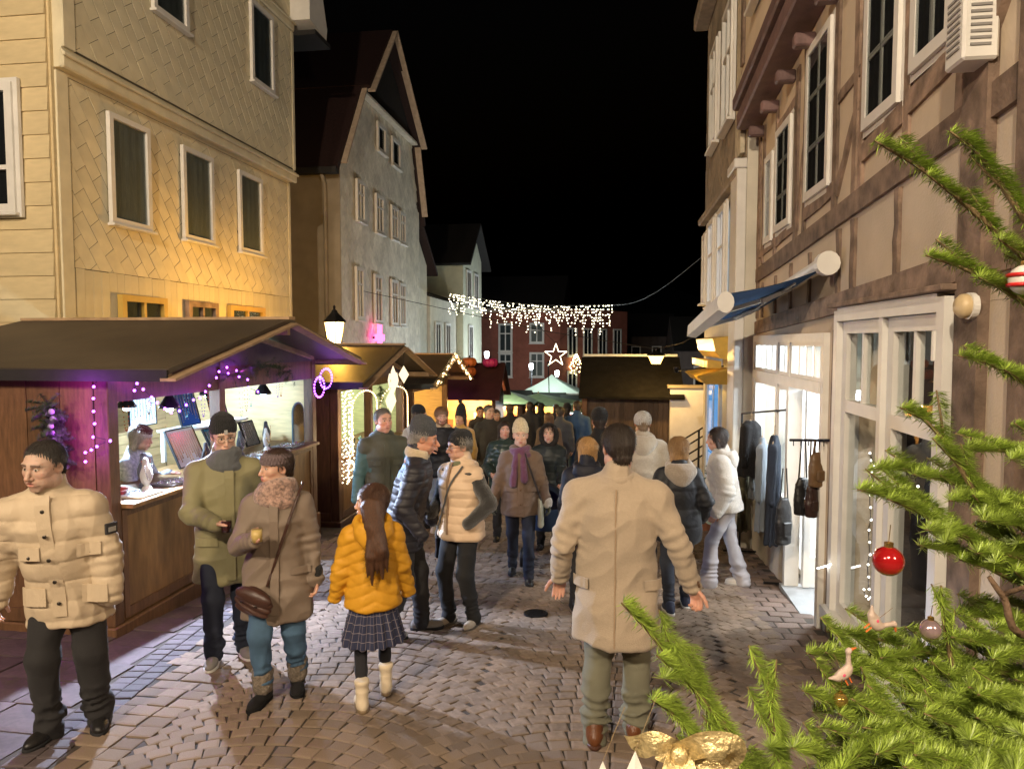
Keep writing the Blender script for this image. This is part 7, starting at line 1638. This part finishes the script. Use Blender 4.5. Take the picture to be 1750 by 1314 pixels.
# ================================================================ things carried, worn over or set out
def mug(label, p, full, glassy):
    o = thing('mug', label, 'mug', p); r, hh = .037, .10
    b = MB(); n = 20; b.lathe([(r*.92, 0), (r, hh), (r-.004, hh), (r*.92-.004, .008), (0.001, .008)], n, cap=True); b.build('cup', glassy, o, smooth=False)
    b = MB(); b.lathe([(.001, .01), (r*.86, .0105), (r*.9, hh*.82), (.001, hh*.825)], n); b.build('drink', full, o, smooth=True)
    b = MB(); b.tube([(-r, 0, .08), (-r-.025, 0, .075), (-r-.03, 0, .05), (-r-.022, 0, .028), (-r+.002, 0, .022)], .005, 7); b.build('handle', glassy, o, smooth=True); return o
mg = glass('mug_glass', (.9, .9, .88), .03, .95)
w = P2.world(P2.wri[1]+np.array([.075, -.06, -.055])); mug('dark mulled wine in the glass mug of the man in the olive parka', w, M('mulled_wine', (.035, .006, .006), .15), mg)
w = P3.world(P3.wri[1]+np.array([.03, -.06, .0])); mug('pale punch in the glass mug of the woman with the headband', w, M('punch', (.55, .40, .14), .2), mg)
# brown handbag on a long strap
o = thing('handbag', 'brown quilted leather handbag slung across the taupe parka', 'handbag', P3.world(np.array([-.13, -.22, .66])), R_(-8)); o.rotation_euler = (0, R_(14), R_(-8))
S = SDF(); S.ell((0, 0, .06), (.125, .04, .085), .02); S.loft([(0, 0, -.02, .12, .035), (0, 0, .1, .115, .038)], .02, rnd=.02); V, F = S.mesh(.005); N = vnormals(V, F); V += N*(.004*np.sin(V[:, 2]*150+V[:, 0]*30))[:, None]; bag = mk('body', V, F, cloth('brown_bag', (.05, .022, .015), 'leather'), o)
S = SDF(); S.ell((0, -.012, .09), (.128, .04, .055), .02); V, F = S.mesh(.005); mk('flap', V, F, cloth('brown_bag', (.05, .022, .015), 'leather'), o)
for x in (-.05, .05): b = MB(); b.ball((x, -.056, .06), (.009, .005, .009), 8, 6); b.build('stud', metalb, o, smooth=True)
for i in range(9): pass
b = MB(); pts = []
for i in range(17):
    t = i/16; z = .78+.62*t; x = -.05+.21*t; pts.append((x, P3.front(x, z)-.01, z))
b.tube(pts, .009, 6); b.build('bag_strap', cloth('brown_bag', (.05, .022, .015), 'leather'), P3.o)
# black shoulder bag of the woman in the vest
o = thing('shoulder_bag', 'black shoulder bag hanging behind the cream vest', 'bag', P6.world(np.array([-.2, -.02, .55])), R_(-42)); S = SDF(); S.loft([(0, 0, 0, .045, .12), (0, 0, .2, .035, .11)], .02, rnd=.02); V, F = S.mesh(.008); N = vnormals(V, F); V += N*(.004*sines(V, 40, 2))[:, None]; mk('body', V, F, blackn, o)
b = MB(); b.tube([(0, -.1, .18), (0, -.05, .38), (0, .05, .38), (0, .1, .18)], .008, 6); b.build('handle', blackn, o)
# pale tote of the woman in the beige hat
o = thing('tote_bag', 'flat pale cloth bag at the side of the brown duffle jacket', 'bag', P7.world(np.array([.2, -.06, .58])), R_(2)); S = SDF(); S.loft([(0, 0, 0, .035, .11), (0, 0, .22, .03, .1), (-.02, 0, .3, .015, .05)], .02, rnd=.012); V, F = S.mesh(.007); N = vnormals(V, F); V += N*(.004*sines(V, 50, 2))[:, None]; mk('body', V, F, cloth('pale_canvas', (.3, .28, .2)), o)
b = MB(); pts = []
for i in range(17):
    t = i/16; z = .86+.5*t; x = .2-.17*t; pts.append((x, P7.front(x, z)-.01, z))
b.tube(pts, .010, 6); b.build('bag_strap', cloth('dark_strap', (.03, .025, .03)), P7.o)
# pram
o = thing('pram', 'navy pram with folded hood and silver frame pushed behind the beige hat', 'pram', P19.world(np.array([0, -.62, 0]))); o.rotation_euler = (-SL, 0, R_(2))
nv = cloth('pram_navy', (.018, .035, .07), 'weave'); S = SDF(); S.loft([(0, 0, .42, .17, .3), (0, 0, .6, .2, .36), (0, 0, .68, .205, .37)], .02, rnd=.03); S.ell((0, 0, .72), (.17, .32, .1), .03, -1); V, F = S.mesh(.012); mk('carrycot', V, F, nv, o)
S = SDF(); S.ell((0, .08, .68), (.215, .25, .26), .02); S.ell((0, -.1, .66), (.19, .3, .22), .02, -1); S.cut((0, 0, -1), -.64); V, F = S.mesh(.012); N = vnormals(V, F); V += N*(.006*np.sin(np.arctan2(V[:, 1]-.08, V[:, 2]-.68)*14))[:, None]; mk('hood', V, F, nv, o)
sil = M('silver_tube', (.6, .6, .62), .3, .1, 10, 0, metal=.9)
for x in (-.22, .22): b = MB(); b.tube([(x, -.32, .14), (x, .0, .5), (x, .42, .95)], .013, 7); b.tube([(x, .34, .14), (x, .0, .5)], .013, 7); b.build('frame', sil, o, smooth=True)
b = MB(); b.tube([(-.22, .42, .95), (0, .46, .97), (.22, .42, .95)], .016, 8); b.build('push_bar', blackn, o, smooth=True)
for x in (-.25, .25):
    for y in (-.32, .34):
        b = MB(); b.tube([(x, y+.11*math.cos(t), .13+.11*math.sin(t)) for t in np.linspace(0, 6.28, 20, endpoint=False)], .02, 6, closed=True); wv = b.build('wheel', shoeb, o, smooth=True); b = MB()
        for t in range(6): b.tube([(x, y, .13), (x, y+.1*math.cos(t*1.047), .13+.1*math.sin(t*1.047))], .005, 4)
        b.build('spokes', sil, wv)
# ---------------------------------------------------------------- clothes outside the shop
def garment(px, pyt, pyb, Y, w, dep, mat, label, sleeves=True, name='hanging_jacket', cat='garment', rz=0, grp='clothes hung outside the shop'):
    x, zt = ony(px, pyt, Y); _, zb = ony(px, pyb, Y); o = thing(name, label, cat, (x, Y, zb), rz, grp); H_ = zt-zb; S = SDF()
    S.loft([(0, 0, 0, w*1.05, dep*1.15), (0, 0, H_*.5, w*.9, dep), (0, 0, H_*.86, w, dep*.9), (0, 0, H_*.97, w*.35, dep*.5)], .02, rnd=.012)
    if sleeves:
        for s in (-1, 1): S.cone((s*w*.85, 0, H_*.86), (s*w*1.12, 0, H_*.86-min(.55, H_*.62)), .045, .035, .03)
    V, F = S.mesh(.012); N = vnormals(V, F); V = V+N*(.012*np.sin(np.arctan2(V[:, 0]/w, V[:, 1]/dep)*7+V[:, 2]*3)*np.clip(1-V[:, 2]/H_, .2, 1)+.004*sines(V, 40, int(px)))[:, None]; mk('cloth', V, F, mat, o)
    b = MB(); b.tube([(-w*.8, 0, H_*.9), (0, 0, H_*.985), (w*.8, 0, H_*.9)], .006, 5); b.tube([(0, 0, H_*.98), (0, 0, H_+.05), (.02, 0, H_+.07), (.03, 0, H_+.05)], .003, 5); b.build('hanger', m_rafter, o); return o
garment(1283, 716, 812, 8.5, .17, .12, cloth('black_fur_jacket', (.012, .011, .012), 'fur'), 'short black furry jacket on the rack outside the shop', True, rz=R_(60))
garment(1303, 742, 905, 8.2, .15, .05, cloth('pale_blue_shirt', (.22, .25, .29)), 'long pale blue shirt on the rack outside the shop', True, rz=R_(70)); garment(1292, 750, 850, 8.7, .15, .06, cloth('grey_shirt', (.10, .11, .12)), 'charcoal top half hidden on the rack', True, rz=R_(70))
garment(1324, 738, 928, 7.75, .16, .07, cloth('denim_dress', (.016, .022, .038), 'denim'), 'long dark denim dress on the rack outside the shop', True, rz=R_(70)); garment(1272, 790, 905, 9.0, .14, .06, cloth('olive_skirt', (.10, .09, .05)), 'olive cardigan at the far end of the clothes rack', True, rz=R_(70))
x0, z0 = ony(1268, 716, 9.1); x1, z1 = ony(1345, 712, 7.6)
o = thing('clothes_rack', 'thin black clothes rail outside the shop window', 'clothes rack', (x1, 7.6, gz(7.6))); g_ = gz(7.6); b = MB(); b.tube([(x0-x1, 1.5, z0-g_+.07), (0, 0, z1-g_+.07)], .012, 7); b.build('rail', m_iron, o)
for t in (0, 1): b = MB(); xx, yy = (x0-x1)*t, 1.5*t; b.tube([(xx, yy, gz(7.6+yy)-g_), (xx, yy, z1-g_+.07+(z0-z1)*t)], .012, 7); b.tube([(xx-.2, yy, gz(7.6+yy)-g_+.02), (xx+.2, yy, gz(7.6+yy)-g_+.02)], .012, 6); b.build('upright', m_iron, o)
# bags hung on a rod at the door post
x, z = ony(1415, 752, 6.12); x2, z2 = ony(1350, 752, 6.45)
o = thing('bag_rod', 'black rod with bag hooks at the shop door post', 'hanging rod', (x, 6.12, z)); b = MB(); b.tube([(.1, -.0, 0), (x2-x, .33, z2-z)], .012, 7); b.build('rod', m_iron, o)
for k in range(5): b = MB(); t = .1+.2*k; b.tube([((x2-x)*t, .33*t, (z2-z)*t), ((x2-x)*t, .33*t-.0, (z2-z)*t-.05)], .005, 5); b.build('hook', m_iron, o)
def hbag(px, pyt, pyb, Y, w, dep, mat, label, straps=True, pys=None):
    x, zt = ony(px, pyt, Y); _, zb = ony(px, pyb, Y); o = thing('hanging_bag', label, 'bag', (x, Y, zb), R_(25), 'bags hung at the shop door'); H_ = zt-zb; S = SDF(); S.loft([(0, 0, 0, w*.9, dep), (0, 0, H_*.4, w, dep*1.1), (0, 0, H_*.8, w*.85, dep*.8), (0, 0, H_, w*.5, dep*.4)], .02, rnd=.02)
    V, F = S.mesh(.008); N = vnormals(V, F); V = V+N*(.006*sines(V, 40, int(px))+.003*sines(V, 90, 2))[:, None]; mk('body', V, F, mat, o)
    zs = ony(px, pys or 752, Y)[1]-zb
    for s in (-1, 1): b = MB(); b.tube([(s*w*.5, 0, H_*.9), (s*.02, 0, zs)], .007, 5); b.build('strap', mat, o)
    b = MB(); b.b2(-w*.5, w*.5, -dep*1.15-.012, -dep*.9, H_*.2, H_*.5); b.build('pocket', mat, o, bevel=.01); return o
hbag(1372, 815, 880, 6.4, .085, .05, cloth('black_bag', (.012, .011, .012), 'leather'), 'black leather bag with long straps at the shop door'); hbag(1396, 772, 832, 6.28, .075, .05, cloth('tan_bag', (.13, .075, .035), 'leather'), 'brown backpack hanging at the shop door post'); hbag(1388, 822, 885, 6.3, .06, .04, cloth('plum_bag', (.03, .014, .012), 'leather'), 'dark plum bag beneath the brown backpack'); hbag(1340, 850, 930, 7.0, .09, .05, cloth('black_bag', (.012, .011, .012), 'leather'), 'low hanging black bag beside the denim dress', pys=800)
o = thing('stool', 'small pale topped stool by the clothes rack', 'stool', (1.28, 8.7, gz(8.7))); b = MB(); b.lathe([(.17, .44), (.17, .47)], 18); b.build('seat', M('pale_green_paint', (.45, .55, .45), .5), o, bevel=.0)
for k in range(4): a = k*math.pi/2+.6; b = MB(); b.tube([(.1*math.cos(a), .1*math.sin(a), .44), (.19*math.cos(a), .19*math.sin(a), 0)], .014, 6); b.build('leg', m_rafter, o)
# plants in front of the blue-lit shop
for k, (px, py, Y, hgt, fl, lab) in enumerate(((1238, 760, 11.6, .75, (.5, .03, .03), 'potted shrub with red flowers in front of the blue-lit shop'), (1205, 800, 10.6, .6, None, 'leafy potted plant beside the woman in the white hoodie'), (1222, 775, 12.4, .6, (.5, .03, .03), 'small potted plant with red berries by the steps'), (1185, 770, 11.2, .5, None, 'dark green potted bush behind the black jacket'))):
    x, _ = ony(px, py, Y); o = thing('potted_plant', lab, 'plant', (x, Y, gz(Y)), 0, 'potted plants outside the shops'); b = MB(); b.lathe([(.11, 0), (.15, .24), (.16, .25), (.14, .25), (.13, .22)], 14); b.build('pot', M('terracotta', (.2, .08, .045), .8), o, smooth=False)
    b = MB(); sb = MB(); fb = MB()
    for i in range(9):
        a = rt.rand()*6.28; rr = rt.uniform(.05, .24); tip = np.array([rr*math.cos(a), rr*math.sin(a), .25+hgt*rt.uniform(.5, 1)]); sb.tube([(0, 0, .2), tuple(tip*.5+np.array([0, 0, .1])), tuple(tip)], .005, 4)
        for j in range(14):
            t = rt.uniform(.3, 1); c = np.array([0, 0, .2])*(1-t)+tip*t+rt.normal(0, .035, 3); d = rt.normal(0, 1, 3); d /= np.linalg.norm(d); u = np.cross(d, rt.normal(0, 1, 3)); u /= np.linalg.norm(u); L = rt.uniform(.04, .08); b.add([c, c+d*L*.5+u*L*.25, c+d*L, c+d*L*.5-u*L*.25], [(0, 1, 2, 3)], rt.rand())
        if fl and i % 2: fb.ball(tuple(tip), .03, 7, 5)
    b.build('leaves', M('plant_leaf', (.035, .07, .022), .5, .3, 20, 0, rnd=.4), o, fix=False); sb.build('stems', m_twig, o)
    if fb.v: fb.build('flowers', M('red_petals', fl, .6), o, smooth=True)
# ---------------------------------------------------------------- jewellery counter of the nearest stall
ZC = .694; grp = 'jewellery displays on the counter'
m_vel = cloth('display_velvet', (.03, .03, .04), 'fleece'); silv = M('silver_chain', (.75, .78, .8), .22, .2, 60, 0, metal=1); goldc = M('gold_chain', (.7, .45, .15), .25, .2, 60, 0, metal=1); amber = M('amber_beads', (.45, .09, .02), .2)
def bust(x, Y, s, mat, label, beads):
    o = thing('necklace_bust', label, 'display stand', (x, Y, ZC), R_(80), grp); S = SDF(); S.ell((0, 0, .16*s), np.array([.07, .03, .09])*s, .03); S.cone((0, .005, .22*s), (0, .01, .3*s), .028*s, .022*s, .03); S.loft([(0, 0, 0, .06*s, .04*s), (0, 0, .06*s, .05*s, .025*s)], .03); V, F = S.mesh(.006); mk('form', V, F, mat, o)
    b = MB(); n = 22
    for i in range(n): a = math.pi*i/(n-1); b.ball((.045*s*math.cos(a), -.026*s-.012*math.sin(a), .25*s-.13*s*math.sin(a)), .0055, 6, 4)
    b.build('necklace', beads, o, smooth=True)
for i, (x, Y) in enumerate(((-4.15, 5.75), (-4.02, 5.6), (-4.08, 6.62), (-4.1, 7.1), (-4.2, 7.5), (-4.12, 7.95), (-4.3, 8.3))):
    lab = ['black necklace bust with amber beads nearest the stall corner', 'white necklace bust in front of the stall keeper', 'dark necklace bust beside the middle stall post', 'white necklace bust right of the middle post', 'dark bust with silver beads under the blue board', 'white bust with gold beads under the pink board', 'dark bust at the far end of the jewellery counter'][i]; bust(x, Y, random.uniform(.85, 1.05), [m_vel, m_white][i % 2], lab, [amber, silv, goldc][i % 3])
def board(x, Y, z, w, hh, mat, label, n=7, tilt=14, m2=None):
    o = thing('jewellery_board', label, 'display board', (x, Y, z), R_(90), grp); o.rotation_euler = (R_(-tilt), 0, R_(90)); b = MB(); b.b2(-w/2, w/2, 0, .015, 0, hh); b.build('panel', mat, o, bevel=.003)
    b = MB(); fr = .012
    for a in ((-w/2-fr, -w/2, 0, hh), (w/2, w/2+fr, 0, hh), (-w/2-fr, w/2+fr, -fr, 0), (-w/2-fr, w/2+fr, hh, hh+fr)): b.b2(a[0], a[1], -.006, .016, a[2], a[3])
    b.build('frame', m_black, o)
    for k in range(n):
        xx = -w/2+w*(k+.5)/n; b = MB(); L = hh*random.uniform(.55, .85); b.tube([(xx-.008, -.006, hh*.93), (xx-.006, -.006, hh*.93-L*.8), (xx, -.006, hh*.93-L), (xx+.006, -.006, hh*.93-L*.8), (xx+.008, -.006, hh*.93)], .0022, 4); b.ball((xx, -.007, hh*.93-L), .007, 6, 4); b.build('chain', m2 or silv, o)
board(-4.7, 7.35, 1.08, .34, .38, M('blue_velvet', (.005, .07, .35), .8), 'bright blue board with silver chains on the stall shelf'); board(-4.7, 7.95, 1.08, .32, .38, M('pink_velvet', (.55, .12, .38), .8), 'pink board with small earrings on the stall shelf', 6)
board(-4.4, 6.9, ZC+.02, .46, .4, M('white_card', (.65, .68, .7), .6), 'slanted white board with rows of long necklaces', 12, 24, goldc); board(-4.5, 8.35, ZC+.02, .3, .3, m_vel, 'small dark board with chains at the far end of the counter', 6, 20)
board(-4.4, 7.5, ZC+.02, .36, .34, M('teal_velvet', (.02, .2, .28), .8), 'tilted teal board of pendants right of the middle post', 8, 26, silv); board(-5.9, 6.3, 1.0, .5, .4, m_vel, 'dark board of brooches on the back wall of the jewellery stall', 9, 2, goldc); board(-5.9, 8.2, .95, .5, .42, M('white_card', (.65, .68, .7), .6), 'white board of pendants on the back wall of the jewellery stall', 9, 2, silv)
o = thing('shelf', 'white shelf carrying the blue and pink boards in the jewellery stall', 'shelf', (-4.75, 7.65, 1.02)); b = MB(); b.b2(-.16, .16, -.62, .75, 0, .03); b.build('board', m_white, o, bevel=.004)
for y in (-.55, .68): b = MB(); b.b2(-.15, -.11, y-.02, y+.02, -.33, 0); b.b2(-.1, .1, y-.01, y+.01, -.05, -.001); b.build('bracket', m_white, o)
for i, (x, Y, w, d, mat, lab, itm) in enumerate(((-4.02, 5.5, .26, .30, m_white, 'white tray of silver rings at the stall corner', silv), (-4.05, 6.0, .26, .34, m_vel, 'black tray of silver brooches before the stall keeper', silv), (-4.0, 6.9, .3, .36, m_white, 'white tray of glass beads right of the middle post', silv), (-4.02, 7.35, .3, .34, m_vel, 'black tray of rings under the blue board', silv), (-4.02, 7.85, .3, .4, m_white, 'white tray of bracelets under the pink board', goldc), (-4.05, 8.35, .3, .36, m_vel, 'black tray at the far end of the jewellery counter', silv))):
    o = thing('jewellery_tray', lab, 'tray', (x, Y, ZC), 0, grp); b = MB(); b.b2(-w/2, w/2, -d/2, d/2, 0, .02); b.build('base', mat, o, bevel=.003)
    b = MB()
    for k in range(70): b.ball((random.uniform(-w/2+.02, w/2-.02), random.uniform(-d/2+.02, d/2-.02), .024), random.uniform(.005, .01), 6, 4)
    b.build('pieces', itm, o, smooth=True, kind='stuff')
o = thing('red_bowl', 'red plastic bowl of bracelets at the stall keeper\'s hand', 'bowl', (-4.2, 5.42, ZC)); b = MB(); b.lathe([(.08, 0), (.12, .06), (.115, .06), (.075, .006)], 20, cap=True); b.build('bowl', M('red_plastic', (.45, .03, .03), .3), o)
for k in range(5): b = MB(); b.tube([(.03*math.cos(t)+.02*k-.04, .03*math.sin(t)-.02, .05+.008*k) for t in np.linspace(0, 6.28, 14, endpoint=False)], .008, 6, closed=True); b.build('bracelet', m_black, o, smooth=True)
o = thing('counter_mirror', 'arched grey blue mirror standing at the far end of the counter', 'mirror', (-4.02, 8.62, ZC), R_(85)); b = MB(); pr = [(-.14, 0), (.14, 0), (.14, .4)]+[(.14*math.cos(t), .4+.14*math.sin(t)) for t in np.linspace(.2, 2.94, 10)]+[(-.14, .4)]; b.prism(pr, 0, .02); b.build('frame', M('slate_paint', (.10, .16, .2), .5), o); b = MB(); b.prism([(x*.85, z*.93+.015) for x, z in pr], -.004, -.001); b.build('glass', M('mirror', (.5, .55, .6), .08, .05, 5, 0, metal=1), o)
for k in range(11):
    Y = 5.5+k*.29+(.15 if k > 3 else 0); x = -4.12-.1*(k % 3); L = random.uniform(.16, .34); c = [amber, silv, goldc, M('turquoise_beads', (.05, .3, .35), .25), M('violet_beads', (.2, .05, .3), .25)][k % 5]
    o = thing('bead_strand', '%s strand of %s beads hanging from the stall header, counted from its near corner' % (['first', 'second', 'third', 'fourth', 'fifth', 'sixth', 'seventh', 'eighth', 'ninth', 'tenth', 'eleventh'][k], ['amber', 'silver', 'gold', 'turquoise', 'violet'][k % 5]), 'necklace', (x, Y, 1.5), 0, 'necklaces hanging from the stall header'); b = MB()
    for i in range(18): t = i/17*math.pi; b.ball((0, .035*math.cos(t), -L*math.sin(t)), .006, 6, 4)
    b.build('beads', c, o, smooth=True, kind='stuff'); b = MB(); b.tube([(0, .035, 0), (0, 0, .03), (0, -.035, 0)], .002, 4); b.build('cord', m_dark, o)
# second stall: green wreath and goods
o = thing('wreath', 'round green wreath on the back wall of the second stall', 'wreath', (-5.9, 10.9, .95), R_(90)); b = MB()
for k in range(240): a = rt.rand()*6.28; c = np.array([.17*math.cos(a), -.03, .17*math.sin(a)])+rt.normal(0, .03, 3); d = rt.normal(0, 1, 3); d /= np.linalg.norm(d); u = np.cross(d, rt.normal(0, 1, 3)); u /= np.linalg.norm(u); b.add([c, c+d*.03+u*.012, c+d*.06, c+d*.03-u*.012], [(0, 1, 2, 3)], rt.rand())
b.build('leaves', M('wreath_leaf', (.14, .19, .04), .6, .2, 20, 0, rnd=.4), o, fix=False)
for i in range(16):
    Y = 10.0+i*.18; x = -4.1-.2*(i % 2); c = [(.5, .6, .65), (.2, .35, .3), (.55, .5, .4), (.1, .16, .2)][i % 4]; o = thing('glass_figure', ['pale blue', 'sea green', 'cream', 'dark slate'][i % 4]+' glass figure on the second stall counter, '+['front row', 'back row'][i % 2]+', '+['near end', 'before the middle', 'past the middle', 'far end'][i//4], 'figurine', (x, Y, .312), 0, 'glass figures of the second stall'); b = MB(); hh = random.uniform(.08, .16); b.lathe([(.04, 0), (.03, hh*.3), (.045, hh*.6), (.015, hh*.8), (.022, hh*.9), (.005, hh)], 10); b.build('figure', M('glassware_%d' % (i % 4), c, .15), o, smooth=True)
o = thing('price_board', 'white notice board on the front of the second stall', 'sign', (XS+.02, 12.2, -.25), R_(90)); b = MB(); b.b2(-.3, .3, -.02, 0, 0, .42); b.build('board', m_white, o, bevel=.003)
for k in range(6): b = MB(); b.b2(-.24, .24-.05*(k % 3), -.024, -.021, .06+k*.055, .075+k*.055); b.build('line', m_iron, o)
# paper stars in the third stall
for i, (px, py, r) in enumerate(((672, 650, .24), (668, 685, .2), (690, 640, .15))):
    Y, z = onx(px, py, -3.5); o = thing('paper_lantern_star', ['large pale glowing paper star under the gold gable', 'lower pale paper star in front of the third stall', 'small paper star near the gable lights'][i], 'decoration', (-3.5, Y, z)); b = MB(); n = 12
    ring = [(0, (r if k % 2 == 0 else r*.5)*math.sin(k*math.pi/6), (r if k % 2 == 0 else r*.5)*math.cos(k*math.pi/6)) for k in range(n)]
    b.add(ring+[(.09, 0, 0), (-.09, 0, 0)], [(k, (k+1) % n, n) for k in range(n)]+[((k+1) % n, k, n+1) for k in range(n)]); b.build('star', emit('paper_glow', (1, .8, .5), .8), o); b = MB(); b.tube([(0, 0, r), (0, 0, r+.3)], .004, 4); b.build('cord', m_dark, o)
# fairy lights in the big shop window
pts = [(1.95, 5.75-.22*k*.5, 1.15-.1*math.sin(k*.9)) for k in range(9)]+[(1.95, 5.72-.02*(k % 3), 1.1-.09*k) for k in range(12)]+[(1.92, 5.7-.05*k, .1-.04*math.sin(k)) for k in range(10)]
light_string('small white fairy lights draped inside the big shop window', pts, .008, emit('fairy_white', (1, .95, .85), 7))
pts = [(1.66, 6.0-.03*k, .16+.012*k) for k in range(12)]; light_string('short string of white lights at the foot of the shop window post', pts, .008, emit('fairy_white', (1, .95, .85), 7))
